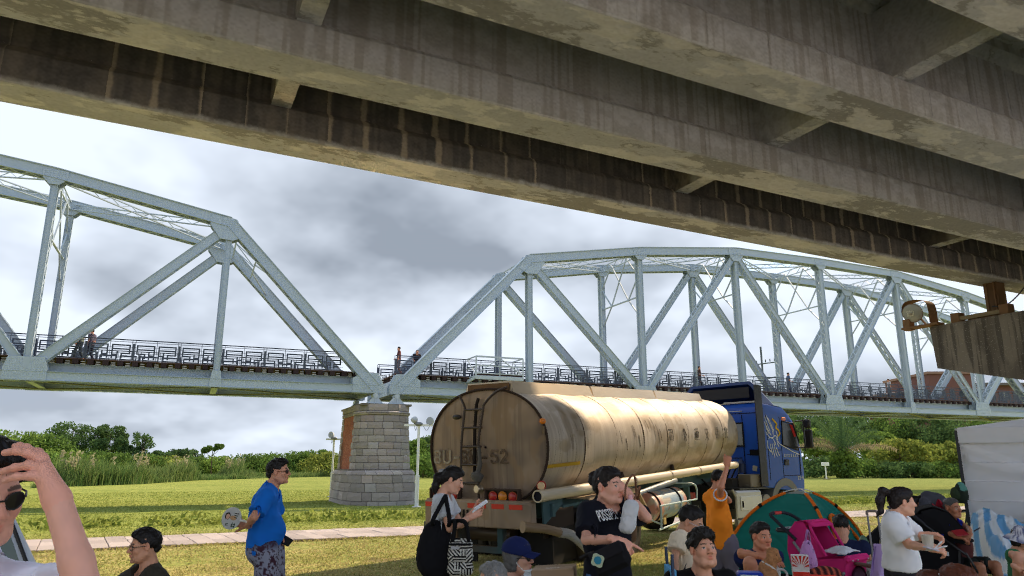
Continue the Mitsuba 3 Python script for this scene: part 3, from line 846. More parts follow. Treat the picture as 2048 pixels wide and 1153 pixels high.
# worn characters along the side, drawn stroke by stroke
GLY = {'司': [[(.1, .95), (.85, .95), (.85, .15), (.7, .1)], [(.15, .72), (.65, .72)], [(.2, .5), (.6, .5), (.6, .2), (.2, .2), (.2, .5)]],
       '公': [[(.4, .95), (.3, .65), (.05, .45)], [(.6, .95), (.75, .65), (.95, .45)], [(.5, .55), (.25, .1), (.8, .15)], [(.65, .35), (.85, .02)]],
       '通': [[(.1, .9), (.2, .78)], [(.05, .6), (.25, .6), (.2, .3), (.05, .1), (.4, .08), (.98, .05)], [(.4, .95), (.85, .95), (.65, .78)], [(.4, .72), (.4, .2)], [(.4, .72), (.88, .72), (.88, .2)], [(.4, .55), (.88, .55)], [(.4, .38), (.88, .38)], [(.64, .72), (.64, .2)]],
       '交': [[(.5, .98), (.5, .84)], [(.05, .8), (.95, .8)], [(.35, .7), (.15, .5)], [(.65, .7), (.88, .5)], [(.7, .55), (.5, .25), (.1, .02)], [(.3, .55), (.5, .25), (.95, .0)]],
       '祥': [[(.2, .95), (.28, .85)], [(.05, .75), (.38, .75), (.1, .35)], [(.24, .55), (.24, .02)], [(.55, .98), (.62, .85)], [(.88, .98), (.8, .85)], [(.48, .8), (.95, .8)], [(.5, .58), (.93, .58)], [(.45, .35), (.98, .35)], [(.71, .8), (.71, 0)]],
       '安': [[(.5, 1), (.5, .86)], [(.08, .65), (.08, .82), (.92, .82), (.88, .65)], [(.45, .7), (.25, .35), (.8, .02)], [(.7, .55), (.55, .2), (.1, .02)], [(.05, .45), (.95, .45)]]}


def glyph(ch, s, u, h, off=.012, w=.011):
    ms = []
    for st in GLY[ch]:
        pts = []
        for (x0, y0), (x1, y1) in zip(st[:-1], st[1:]):
            for t in np.linspace(0, 1, 4)[:-1]: pts.append((x0 + (x1 - x0) * t, y0 + (y1 - y0) * t))
        pts.append(st[-1])
        P = [T_(s + x * h * .95, side_r(u + y * h) + off, u + y * h) for x, y in pts]
        ms.append(tube(P, w * .6, 5))
    return cat(ms)
for ch, s in (('司', 5.05), ('公', 5.85), ('通', 6.65), ('交', 7.35), ('祥', 8.1), ('安', 8.85)):
    lp('lettering', glyph(ch, s, -.10, .30), 'matte', S(58, 50, 44))
for s, u in ((2.65, .2), (2.9, .05), (3.3, .3), (3.5, .1), (4.3, .45), (4.45, .3), (4.6, .2), (4.0, .4)):        # scraped remains of lettering
    lp('scratch', tube([T_(s + .02 * k, side_r(u - .08 * k) + .008, u - .08 * k) for k in range(4)], .005, 5), 'matte', S(96, 82, 70))
lp('yellow_tape', cat([box((1.08, .012, .055), T_(.55, side_r(-.31) + .012, -.31), TRK_R)]), 'matte', S(178, 140, 40), label='faded yellow tape strip on the tank side')
for s in (3.0, 5.6): lp('tank_saddle', beam(T_(s, 1.0, -.62), T_(s + .25, .95, -.85), .10, .06, TR), 'matte', S(48, 40, 36))
lp('orange_marker', xf(sphere((0, 0, 0), (.05, .055, .05)), TM(TRK_R, T_(-.02, 1.13, .40))), 'gloss', S(226, 128, 30), True)
lp('marker_bracket', box((.05, .04, .12), T_(-.03, 1.15, .26), TRK_R), 'matte', S(120, 104, 84))
lp('red_lamp', tube([T_(.06, 1.02, -.60), T_(-.08, 1.10, -.60)], .075, 16), 'gloss', S(170, 32, 24), 40)
lp('lamp_lens', tube([T_(-.085, 1.10, -.60), T_(-.12, 1.12, -.60)], [.062, .05], 16), 'gloss', S(226, 196, 150), 40)
# long discharge pipe and grey pipe
pa, pb = T_(-.28, 1.16, -.74), T_(9.45, 1.24, -.80); d = norm(pb - pa)
lp('discharge_pipe', lathe([(.074, -.02), (.096, -.02), (.096, .14), (.09, .15), (.09, np.linalg.norm(pb - pa)), (.0, np.linalg.norm(pb - pa))], 24, TM(np.stack([TU, np.cross(d, TU), d], 1), pa)), 'satin', lambda v: S(206, 192, 168) * (.7 + .45 * fbm(v * [3, 3, 6], 4, 8))[:, None], 40)
lp('pipe_bore', tube([pa + d * .02, pa + d * .04], .088, 20), 'matte', S(40, 42, 50))
for q in (1.6, 3.4, 5.2, 6.9, 8.6): lp('pipe_collar', tube([pa + d * q, pa + d * (q + .05)], .104, 20), 'satin', S(176, 164, 146), 40)
lp('grey_pipe', tube([T_(3.2, .92, -1.12), T_(4.4, .98, -1.03), T_(5.75, 1.0, -.94)], .066, 14), 'satin', S(130, 138, 144), 40)
# chassis
for r in (-.42, .42):
    lp('chassis_rail', beam(T_(-.1, r, -1.12), T_(9.6, r, -1.12), .12, .26, TU), 'matte', TEAL)
for s in (.25, 3.35, 5.9, 8.6):
    lp('cross_member', beam(T_(s, -1.1, -1.0), T_(s, 1.12, -1.0), .09, .20, TU), 'matte', TEAL)
lp('side_bracket', prism([(0, -.80), (.62, -.80), (.62, -.95), (.02, -1.22)], .03, TM(np.stack([TA, TU, TR], 1), T_(.0, 1.05, 0))), 'matte', TEAL)
lp('side_rail', beam(T_(.6, 1.08, -.98), T_(3.3, 1.08, -.98), .03, .04, TU), 'matte', TEAL)
lp('side_panel', box((.95, .03, .42), T_(.62, .98, -1.22), TRK_R), 'matte', S(58, 50, 46))
lp('mudflap', cat([box((.02, .62, .62), T_(.28, .75, -1.62), TRK_R), box((.9, .02, .55), T_(.72, 1.0, -1.60), TRK_R)]), 'rubber', S(26, 25, 25))
lp('mudflap', box((.02, .62, .75), T_(.28, -.75, -1.6), TRK_R), 'rubber', S(26, 25, 25))
def wheel(parent, c, axis, R, w, rimc, dish=1):
    fr = frame(axis); M = TM(np.stack([fr[:, 1], fr[:, 2], fr[:, 0]], 1), c)
    ty = part(parent, 'tyre', lathe([(R * .60, -w / 2 + .02), (R * .72, -w / 2), (R * .93, -w / 2 + .012), (R * .985, -w / 2 + .05), (R, -w / 2 + .08), (R, -.05), (R * .985, -.045), (R * .985, .045 - w * .0), (R, .05), (R, w / 2 - .08), (R * .985, w / 2 - .05), (R * .93, w / 2 - .012), (R * .72, w / 2), (R * .60, w / 2 - .02)], 40, M), 'rubber', lambda v: S(54, 50, 47) * (.75 + .5 * fbm(v * 9, 3, 3))[:, None], 30)
    rim = [(R * .61, w / 2 - .03), (R * .58, w / 2 - .01), (R * .55, w / 2 - .04), (R * .50, w / 2 - .16), (R * .26, w / 2 - .17), (R * .24, w / 2 - .05), (R * .2, w / 2 - .02), (0.001, w / 2 - .02)]
    part(parent, 'rim', lathe(rim, 32, M), 'satin', rimc, 30)
    part(parent, 'wheel_nuts', cat([xf(tube([(0, 0, w / 2 - .17), (0, 0, w / 2 - .12)], .016, 6), M @ TM(np.eye(3), (R * .40 * math.cos(a), R * .40 * math.sin(a), 0))) for a in np.arange(10) * .628]), 'metal', S(120, 110, 100), kind='stuff')
    part(parent, 'rim_back', xf(tube([(0, 0, -w / 2 + .1), (0, 0, -w / 2 + .12)], R * .61, 24), M), 'matte', S(40, 36, 34))
for s in (2.92, 1.62):
    for r in (1.03, -1.03):
        wheel(lorry, T_(s, r, -1.64), TR * np.sign(r), .53, .30, S(116, 98, 84))
        wheel(lorry, T_(s, r * .68, -1.64), TR * np.sign(r), .53, .28, S(70, 60, 52))
    lp('axle', tube([T_(s, -1, -1.64), T_(s, 1, -1.64)], .07, 10), 'matte', S(40, 36, 34))
lp('wheel_fender', cat([box((2.0, .44, .03), T_(2.25, 1.0, -.91), TRK_R), beam(T_(3.24, 1.0, -.905), T_(3.66, 1.0, -1.30), .44, .03, TU + TA), box((2.0, .02, .07), T_(2.25, 1.22, -.94), TRK_R)]), 'matte', lambda v: S(178, 158, 132) * (.7 + .4 * fbm(v * 5, 4, 2))[:, None])
# drum-shaped fuel tank in its cage
def drum_color(v):
    s = (v - TC) @ TA; n = fbm(v * 6, 4, 17); c = np.where((s < 4.35)[:, None] | (s > 5.42)[:, None], S(206, 150, 134), S(142, 166, 184))
    c = np.where((n > .60)[:, None], S(196, 186, 168), c); c = np.where((n < .36)[:, None], S(126, 84, 60), c)
    return c * .8
fr = np.stack([TR, TU, TA], 1)
prof = [(.001, 0), (.26, 0), (.30, .03)] + [(.30, .03 + 1.66 * k / 24) for k in range(1, 24)] + [(.30, 1.69), (.26, 1.72), (.001, 1.72)]
lp('fuel_drum', lathe(prof, 40, TM(fr, T_(3.92, 1.0, -1.36))), 'satin', drum_color, True, label='faded blue drum with pink ends and rust spots in a pipe cage')
for s in (4.12, 5.25): lp('strap', tube([T_(s, 1.0 + .307 * math.cos(a), -1.36 + .307 * math.sin(a)) for a in np.linspace(0, 2 * np.pi, 33)], .022, 6, False), 'rubber', S(32, 32, 34), 40)
cg = [tube([T_(a, 1.36, b) for a, b in q], .019, 7) for q in ([(3.95, -1.30), (6.05, -1.36)], [(3.85, -1.74), (6.0, -1.70)])]
cg += [tube([T_(s, 1.36, -1.30), T_(s - .05, 1.36, -1.73)], .022, 7) for s in (4.0, 5.1)]
cg += [tube(arc([T_(5.55, .9, -.98), T_(5.95, 1.3, -1.02), T_(6.08, 1.36, -1.14), T_(6.05, 1.36, -1.36)], 5), .022, 7), tube([T_(3.62, 1.2, -1.5), T_(4.0, 1.36, -1.66)], .018, 7), tube([T_(6.0, 1.36, -1.70), T_(6.05, 1.0, -1.25)], .02, 7)]
lp('drum_cage', cat(cg), 'satin', S(148, 170, 176), 50)
lp('cage_tag', box((.1, .02, .12), T_(4.08, 1.39, -1.60), TRK_R), 'matte', S(190, 166, 110))
# bumper with lamps, plate, hose and the low guard frame
lp('bumper', rbox((.14, 2.16, .40), .015, T_(-.22, -.04, -1.05), TRK_R), 'tank_rust', None)
lp('bumper_shelf', box((.3, 2.1, .03), T_(-.12, -.04, -.84), TRK_R), 'tank_rust', None)
for r0, r1 in ((-1.1, -.93), (-.78, -.42), (-.2, .17), (.28, .52), (.62, .87)):
    lp('red_strip', box((.006, r1 - r0, .075), T_(-.295, (r0 + r1) / 2, -.915), TRK_R), 'satin', S(206, 48, 34))
for r0, rr in ((.12, (.24, .43, .63)), (-1.04, (-.92, -.74, -.56))):
    w = .64 if r0 > 0 else .60
    lp('lamp_box', cat([box((.1, w, .02), T_(-.2, r0 + w / 2, -.66), TRK_R), box((.1, .02, .2), T_(-.2, r0, -.76), TRK_R), box((.1, .02, .2), T_(-.2, r0 + w, -.76), TRK_R), box((.02, w, .2), T_(-.16, r0 + w / 2, -.76), TRK_R)]), 'matte', S(74, 60, 52))
    for k, r in enumerate(rr):
        lp('tail_light', lathe([(0.001, .022), (.05, .018), (.066, .008), (.07, 0), (.082, 0), (.082, -.02)], 22, TM(np.stack([TR, TU, -TA], 1), T_(-.2, r, -.77))), 'gloss', S(214, 128, 34) if k == 1 else S(176, 30, 38), 40)
lp('licence_plate', box((.012, .36, .18), T_(-.24, -1.0, -1.30), TRK_R), 'satin', S(92, 96, 84))
lp('plate_number', text_on('8U-52', .10, T_(-.252, -1.14, -1.35), TR, TU, .003), 'matte', S(170, 172, 160))
lp('tow_hooks', cat([tube([T_(-.3, r, -.98), T_(-.31, r, -1.22)], .018, 6) for r in (-.36, -.28, -.2)]), 'matte', S(40, 36, 34))
lp('guard_frame', cat([beam(T_(-.05, .30, -1.2), T_(-.05, .30, -1.66), .10, .12, TA), beam(T_(-.05, -.62, -1.2), T_(-.05, -.62, -1.66), .10, .12, TA), beam(T_(-.05, -.72, -1.62), T_(-.05, .40, -1.62), .09, .10, TU)]), 'matte', lambda v: np.where((fbm(v * 5, 3, 6) > .5)[:, None], TEAL, S(110, 88, 66)) * .8)
lp('air_tanks', cat([tube([T_(.3, -.6, -1.42), T_(.3, .3, -1.42)], .13, 14), tube([T_(.7, -.7, -1.3), T_(.7, .7, -1.3)], .1, 12)]), 'satin', S(74, 60, 48), 40)
hs = arc([T_(.22, 1.22, -1.33), T_(.5, 1.26, -1.40), T_(.8, 1.30, -1.58), T_(1.1, 1.36, -1.83), T_(1.25, 1.44, -1.93), T_(1.6, 1.5, -1.97)], 22)
lp('hose_pipe', tube([T_(-.5, 1.0, -1.17), T_(-.46, 1.02, -1.175), T_(-.1, 1.14, -1.24), T_(.24, 1.22, -1.335)], [.09, .075, .07, .07], 16), 'satin', lambda v: S(146, 122, 98) * (.7 + .5 * fbm(v * 8, 3, 5))[:, None], 40)
lp('corrugated_hose', tube(hs, .068 + .009 * np.sign(np.sin(np.arange(len(hs)) * 2.1)), 14), 'satin', S(170, 168, 166), False)

# ------------------------------------------------------------------ tractor unit
HA = math.radians(50); H_ = np.array([math.sin(HA), math.cos(HA), 0]); HR = np.array([math.cos(HA), -math.sin(HA), 0]); HO = np.array([6.17, 21.32, -.20])
CABR = np.stack([H_, -HR, ZU], 1)


def C_(f, r, z): return HO + H_ * f + HR * r + ZU * z


def hullp(pts): return trimesh.convex.convex_hull(np.array([C_(*p) for p in pts]))


BLUE, DBLUE, BLK, GRY = S(30, 84, 186), S(18, 48, 112), S(24, 25, 27), S(86, 88, 92)


def cabside(pts2, r0, r1): return hullp([(f, r, z) for f, z in pts2 for r in (r0, r1)])


prof = [(0, 1.1), (0, 3.3), (.1, 3.42), (1.15, 3.36), (1.5, 3.14), (1.72, 2.95), (2.05, 2.1), (2.12, 1.5), (2.05, .95), (1.62, .95), (1.5, 1.1)]
inner = [(f * .96 + .04, 1.1 + (z - 1.1) * .97 + .03) for f, z in prof]
cab = trimesh.convex.convex_hull(np.array([C_(f, r, z) for f, z in prof for r in (-1.14, 1.14)] + [C_(f, r, z) for f, z in inner for r in (-1.22, 1.22)] + [C_(.06 + f * .94, r, 1.3 + (z - 1.3) * .9) for f, z in prof if f < 1.9 for r in (-1.25, 1.25)]))
bsdf('cab_paint', roughness=0.35, specular=0.35, clearcoat=0.45, clearcoat_gloss=0.95)
lp('cab', cab, 'cab_paint', BLUE, 28)
# air deflector: an open-backed shell on the roof
o = manifold3d.Manifold.hull_points(np.array([C_(*p) for p in [(-.1, r, 4.02) for r in (-.98, 1.02)] + [(-.1, r, 3.86) for r in (-1.16, 1.2)] + [(-.1, r, 3.36) for r in (-1.2, 1.22)] + [(.28, r, 3.96) for r in (-.9, .94)] + [(.75, r, 3.62) for r in (-.95, 1.0)] + [(1.05, r, 3.37) for r in (-1.0, 1.05)]]))
i_ = manifold3d.Manifold.hull_points(np.array([C_(*p) for p in [(-.3, r, 3.97) for r in (-.94, .98)] + [(-.3, r, 3.83) for r in (-1.11, 1.15)] + [(-.3, r, 3.2) for r in (-1.15, 1.17)] + [(.22, r, 3.90) for r in (-.86, .9)] + [(.68, r, 3.56) for r in (-.9, .95)] + [(.95, r, 3.2) for r in (-.95, 1.0)]]))
lp('roof_deflector', o - i_, 'cab_paint', DBLUE, 25)
lp('roof_lining', box((.02, 1.9, .3), C_(-.06, .0, 3.72), CABR), 'matte', S(44, 46, 52))  # dark sheet standing in for the shade inside the open deflector
lp('air_horn', cat([tube([C_(.1, .0, 3.47), C_(.1, 1.05, 3.47)], .03, 10), tube([C_(.05, -.1, 3.44), C_(.05, 1.1, 3.44)], .012, 8)]), 'metal', S(190, 190, 190), 40)
for r in (1.24, -1.24): lp('side_fairing', box((.34, .03, 2.75), C_(-.1, r, 2.52), CABR), 'cab_paint', S(16, 20, 34))
lp('rear_window', rbox((.02, .42, .60), .008, C_(-.012, .40, 2.55), CABR), 'gloss', S(150, 154, 158))
lp('window_rubber', cat([box((.03, .5, .04), C_(-.012, .40, 2.87), CABR), box((.03, .04, .66), C_(-.012, .63, 2.55), CABR), box((.03, .5, .04), C_(-.012, .40, 2.23), CABR)]), 'rubber', BLK)
for q in (((-.2, 3.14), (1.1, 3.14)), ((.62, 3.1), (.62, 1.3)), ((.7, 2.0), (1.0, 2.0)), ((.2, 1.9), (.55, 1.9)), ((.25, 1.7), (.55, 1.7))):
    lp('panel_seam', beam(C_(-.006, *q[0]), C_(-.006, *q[1]), .02, .014, H_), 'matte', S(16, 26, 52))
lp('grab_handle', tube([C_(-.03, .15, 3.2), C_(-.07, .2, 3.2), C_(-.07, .6, 3.2), C_(-.03, .65, 3.2)], .014, 8), 'metal', S(180, 180, 180))
lp('vent', box((.02, .26, .16), C_(-.008, .93, 2.05), CABR), 'matte', S(14, 16, 26))
lp('sticker', box((.008, .14, .14), C_(-.012, .92, 1.62), CABR @ trimesh.transformations.rotation_matrix(.15, [1, 0, 0])[:3, :3]), 'matte', S(196, 192, 170))
# door side
def onside(pts, th=.012, off=1.252):
    return prism(pts, th, TM(np.stack([H_, ZU, HR], 1), C_(0, off, 0)))
lp('door_window', onside([(.98, 2.28), (1.78, 2.14), (1.82, 2.42), (1.58, 2.86), (1.02, 2.90)]), 'gloss', S(30, 34, 36))
lp('window_rubber', tube([C_(f, 1.262, z) for f, z in [(.96, 2.26), (1.80, 2.12), (1.85, 2.42), (1.6, 2.89), (1.0, 2.93), (.96, 2.26)]], .018, 6), 'rubber', BLK)
lp('curtain', onside([(1.42, 2.86), (1.57, 2.83), (1.73, 2.52), (1.62, 2.5)], .01, 1.262), 'cloth', S(170, 40, 40))
lp('windscreen', hullp([(1.745, -1.05, 2.9), (1.745, 1.05, 2.9), (2.07, 1.1, 2.14), (2.07, -1.1, 2.14), (1.70, 1.05, 2.9), (2.0, 1.1, 2.14)]), 'gloss', S(26, 30, 34))
for q in ([(.9, 1.15), (.9, 3.05)], [(.9, 1.42), (1.85, 1.42)], [(1.85, 1.42), (1.86, 2.1)], [(.1, 2.12), (.85, 2.12)], [(.2, 1.3), (.2, 3.1)]):
    lp('panel_seam', beam(C_(q[0][0], 1.249, q[0][1]), C_(q[1][0], 1.249, q[1][1]), .016, .016, HR), 'matte', S(14, 24, 50))
lp('door_handle', cat([rbox((.22, .04, .16), .012, C_(1.08, 1.262, 1.78), CABR), box((.16, .03, .05), C_(1.08, 1.285, 1.82), CABR)]), 'satin', BLK)
lp('amber_lamp', rbox((.2, .08, .1), .02, C_(1.12, 1.24, 3.0), CABR), 'gloss', S(228, 120, 40))
lp('sun_visor', hullp([(1.25, 1.2, 3.03), (1.7, 1.22, 2.96), (1.28, -1.2, 3.05), (1.72, -1.2, 2.96), (1.95, 1.15, 2.82), (1.95, -1.15, 2.82), (1.93, 1.15, 2.80)]), 'satin', S(120, 50, 44))
lp('mirror', cat([rbox((.14, .22, .55), .04, C_(1.98, 1.52, 2.45), CABR), rbox((.14, .2, .26), .04, C_(1.98, 1.50, 2.88), CABR), tube([C_(1.75, 1.25, 2.95), C_(1.95, 1.5, 2.98)], .02, 7), tube([C_(1.75, 1.25, 2.2), C_(1.95, 1.5, 2.2)], .02, 7), tube([C_(1.9, 1.42, 2.1), C_(1.9, 1.42, 3.0)], .018, 7)]), 'satin', BLK, 40)
lp('roof_lettering', text_on('SCANIA', .15, C_(.82, 1.14, 3.20), H_ - ZU * .12, ZU * .8 - HR * .5 + H_ * .1), 'matte', S(225, 228, 232))
# white griffin line drawing with a yellow flourish
GR = [[(.12, 3.05), (.25, 2.80), (.36, 2.62)], [(.10, 2.90), (.24, 2.68), (.4, 2.52)], [(.14, 2.75), (.3, 2.55)], [(.2, 3.08), (.34, 2.86), (.46, 2.70), (.52, 2.5)], [(.3, 3.0), (.45, 2.8), (.56, 2.62)], [(.12, 2.62), (.28, 2.48), (.46, 2.46), (.62, 2.52), (.72, 2.4)],
      [(.2, 2.38), (.16, 2.24), (.24, 2.12), (.36, 2.06)], [(.24, 2.42), (.36, 2.46), (.5, 2.4), (.6, 2.25)], [(.3, 2.3), (.34, 2.12), (.4, 1.98)], [(.4, 2.3), (.44, 2.1), (.5, 1.92)], [(.5, 2.3), (.55, 2.08), (.62, 1.94)], [(.6, 2.2), (.68, 2.05), (.76, 1.96)], [(.62, 2.45), (.8, 2.3), (1.1, 2.2), (1.5, 2.08), (1.85, 2.0)], [(.66, 2.66), (.72, 2.5), (.68, 2.34), (.76, 2.2)]]
lp('emblem', cat([tube([C_(f, 1.256, z) for f, z in arc([(a, b, 0) for a, b in q], 5)[:, :2]], np.concatenate([[.006], np.full(5 * (len(q) - 1) - 1, 0.011), [.006]]), 5) for q in GR]), 'matte', S(226, 232, 240), label='white griffin line drawing on the blue cab side')
lp('emblem_flourish', tube([C_(f, 1.258, z) for f, z in arc([(.5, 2.98, 0), (.62, 2.92, 0), (.72, 2.84, 0), (.66, 2.74, 0), (.78, 2.68, 0), (.84, 2.58, 0), (.74, 2.5, 0)], 6)[:, :2]], .024, 6), 'matte', S(222, 186, 60))
for k in range(7): lp('small_lettering', tube([C_(1.0 + .12 * k, 1.256, 2.0), C_(1.05 + .12 * k, 1.256, 1.93), C_(1.0 + .12 * k, 1.256, 1.93), C_(1.05 + .12 * k, 1.256, 2.02)], .008, 5), 'matte', S(214, 220, 228))
lp('load_lettering', text_on('22-5', .10, C_(1.62, 1.254, 1.30), H_, ZU), 'matte', S(196, 204, 214))
lp('front_bumper', hullp([(1.5, r, z) for r in (-1.2, 1.2) for z in (.42, .95)] + [(2.18, r, z) for r in (-1.1, 1.1) for z in (.42, .95)]), 'satin', S(40, 44, 50))
lp('headlight', box((.06, .3, .2), C_(2.16, .95, .75), CABR), 'gloss', S(220, 222, 224))
FWH = C_(.92, 1.05, .52)
wheel(lorry, FWH, HR, .52, .30, S(150, 150, 150)); wheel(lorry, C_(.92, -1.05, .52), -HR, .52, .30, S(150, 150, 150))
arcp = np.array([[.92 + .68 * math.cos(a), .55 + .68 * math.sin(a)] for a in np.linspace(-.15, math.pi + .15, 18)])
def arch(r0, r1, rad0, rad1):
    rows = []
    for r, q in ((r0, rad0), (r1, rad0), (r1, rad1), (r0, rad1), (r0, rad0)):
        rows.append([C_(.92 + q * math.cos(a), r, .55 + q * math.sin(a)) for a in np.linspace(-.15, math.pi + .15, 18)])
    return loft(rows)
lp('front_fender', arch(.85, 1.27, .60, .80), 'satin', S(104, 108, 112), 30)
lp('wheel_well', hullp([(f, r, z) for f in (.3, 1.55) for r in (-1.0, .8) for z in (.5, 1.15)]), 'matte', S(62, 62, 64))
for r in (-.42, .42): lp('chassis_rail', beam(C_(-3.1, r, .86), C_(1.6, r, .86), .09, .26), 'matte', S(36, 36, 38))
lp('fifth_wheel', cat([box((.9, .95, .08), C_(-2.2, 0, 1.16), CABR), box((.5, .9, .2), C_(-2.2, 0, 1.02), CABR)]), 'matte', S(44, 42, 42))
for r in (1.0, .68, -.68, -1.0): wheel(lorry, C_(-2.2, r, .52), HR * np.sign(r), .52, .27, S(90, 88, 86))
def guard(r0, r1):
    rows = []
    for r, q in ((r0, .60), (r1, .60), (r1, .63), (r0, .63), (r0, .60)):
        rows.append([C_(-2.2 + q * math.cos(a), r, .55 + q * math.sin(a)) for a in np.linspace(.1, math.pi - .1, 16)])
    return loft(rows)
lp('rear_mudguard', guard(.55, 1.22), 'rubber', S(30, 31, 33), 30); lp('rear_mudguard', guard(-1.22, -.55), 'rubber', S(30, 31, 33), 30)
for r in (-.92, .92):
    lp('mudflap', box((.02, .58, .62), C_(-3.0, r, .55), CABR), 'rubber', S(34, 35, 37))
    lp('tail_light', rbox((.07, .42, .16), .015, C_(-3.05, r * .95, .98), CABR), 'gloss', S(168, 30, 30))
lp('flap_lettering', text_on('SCANIA', .09, C_(-3.016, .70, .66), HR, ZU, .003), 'matte', S(150, 150, 150))
# chrome tank locker, step, tool box, hoses behind the cab
lp('fuel_locker', rbox((1.22, .42, .72), .05, C_(-.92, 1.05, .70), CABR), 'metal', lambda v: S(196, 196, 192) * (.8 + .3 * fbm(v * 4, 3, 8))[:, None])
lp('locker_rim', cat([rbox((1.0, .02, .36), .008, C_(-.86, 1.27, .74), CABR)]), 'metal', S(210, 210, 206))
lp('locker_latch', box((.03, .02, .16), C_(-1.28, 1.29, .72), CABR), 'matte', BLK)
lp('locker_sill', box((1.3, .1, .14), C_(-.9, 1.22, .27), CABR), 'satin', S(150, 150, 146))
lp('locker_bracket', tube([C_(-1.58, 1.26, .36), C_(-1.56, 1.27, .9), C_(-1.7, 1.27, 1.1)], .03, 8), 'satin', S(160, 162, 164))
lp('round_tank', lathe([(.001, .0), (.2, .0), (.24, -.03), (.24, -.4)], 24, TM(np.stack([H_, ZU, HR], 1) @ np.diag([1, 1, 1]), C_(.02, 1.22, .70))), 'satin', S(150, 148, 142), 40)
lp('step', box((1.5, .5, .04), C_(-.5, .95, 1.10), CABR), 'satin', S(70, 70, 70))
lp('tool_box', cat([rbox((.62, .4, .34), .02, C_(-.36, .98, 1.30), CABR), box((.03, .02, .1), C_(-.3, 1.19, 1.42), CABR)]), 'satin', S(118, 112, 104))
for k in range(7):
    a, b = C_(-.1, .1 + .14 * k, 1.75 - .06 * k), C_(-1.5 - .1 * k, .1 + .09 * k, 1.35)
    lp('air_hose', tube(arc([a, (a * .7 + b * .3) - ZU * .42, (a * .35 + b * .65) - ZU * .5, b], 8), .022, 7), 'rubber', S(20, 20, 22), 50)
lp('filter_pot', cat([tube([C_(-.35, .72, 1.5), C_(-.35, .72, 1.75)], .11, 14), tube([C_(-.35, .72, 1.75), C_(-.35, .72, 1.86)], [.12, .04], 14)]), 'satin', S(34, 52, 96), 40)
lp('engine_mass', hullp([(f, r, z) for f in (-.9, 0) for r in (-.8, .75) for z in (.5, 1.35)]), 'matte', S(76, 74, 72))
lp('landing_legs', cat([beam(T_(7.2, r, -1.2), T_(7.25, r, -1.85), .12, .12, TA) for r in (-.7, .7)]), 'matte', TEAL)
# ------------------------------------------------------------------ brick path
rng = np.random.default_rng(11)
labels['brick_path'] = {'kind': 'structure', 'label': 'pinkish brick-paved path crossing the lawn'}
def pathp(a, n, dz=0.0):
    p = PD * a + PN * n; return p + ZU * (float(gz(p[0], p[1])) + dz)
put('brick_path', grid(60, 3, lambda u, v: np.array([[pathp(-30 + 84 * a, 17.55 + 2.9 * b, -.012) for a, b in zip(r, q)] for r, q in zip(u, v)])), 'matte', S(112, 96, 90))
slabs = []
for a in np.arange(-29, 52, .42):
    for k in range(3):
        c = S(168, 158, 155) * (.72 + .3 * rng.random()); slabs.append((np.hypot(*(PD * a + PN * 19)[:2]) + 8 * (a < -11), a, k, c))
slabs.sort(key=lambda q: q[0])
def slab(a, k, c):
    n0 = 17.6 + k * .94; z = .004 * rng.normal()
    return rbox((.405, .925, .07), .006, pathp(a + .21, n0 + .47, -.025 + z), np.stack([PD, PN, ZU], 1))
for _, a, k, c in slabs[:300]: part('brick_path', 'paving_slab', slab(a, k, c), 'matte', c)
part('brick_path', 'far_paving_slabs', cat([slab(a, k, c) for _, a, k, c in slabs[300:]]), 'matte', lambda v: S(168, 158, 155) * (.72 + .3 * noise(v * 2.3, 3))[:, None], kind='stuff')

# ------------------------------------------------------------------ grass
def tris(base, h, w, lean, yaw):
    dx, dy = np.cos(yaw), np.sin(yaw); n = len(base)
    a = base + np.stack([-dx * w, -dy * w, 0 * w], 1) / 2; b = base + np.stack([dx * w, dy * w, 0 * w], 1) / 2
    t = base + np.stack([lean[:, 0], lean[:, 1], h], 1)
    return trimesh.Trimesh(np.stack([a, b, t], 1).reshape(-1, 3), np.arange(3 * n).reshape(-1, 3), process=False)


N = 210000
r = 7.5 * np.exp(rng.random(N) ** 0.85 * math.log(60 / 7.5)); t = (rng.random(N) - .5) * 1.36
x, y = r * np.sin(t), r * np.cos(t); m = PN[0] * x + PN[1] * y
keep = ((m < 17.5) | (m > 20.5)) & (fbm(np.stack([x * .9, y * .9, 0 * x], 1), 3, 8) + .25 * rng.random(N) > .42)
x, y, m, r = x[keep], y[keep], m[keep], r[keep]
base = np.stack([x, y, gz(x, y) + .05 * (fbm(np.stack([x, y, 0 * x], -1) * .35, 3, 5) - .5) * smooth((y - 8) / 4) - .012], 1); n = len(x)
h = (.018 + .035 * rng.random(n)) * (1 + .010 * r); far = smooth((m - 19.5) / 4)[:, None]
k = (fbm(base * 1.3, 3, 4) + .25 * rng.normal(size=n))[:, None]
dry = np.where(k > .52, [.32, .33, .10], [.47, .40, .18]); green = np.where(k > .5, [.34, .38, .10], [.26, .31, .07])
col = (dry * (1 - far) + green * far) * (.65 + .6 * rng.random(n))[:, None]
solo('lawn_grass', tris(base, h, .012 + .0012 * r, rng.normal(size=(n, 2)) * .04, rng.random(n) * 6.28), 'leafthin', np.repeat(col, 3, 0), 'short mown grass blades all over the lawn', kind='stuff')


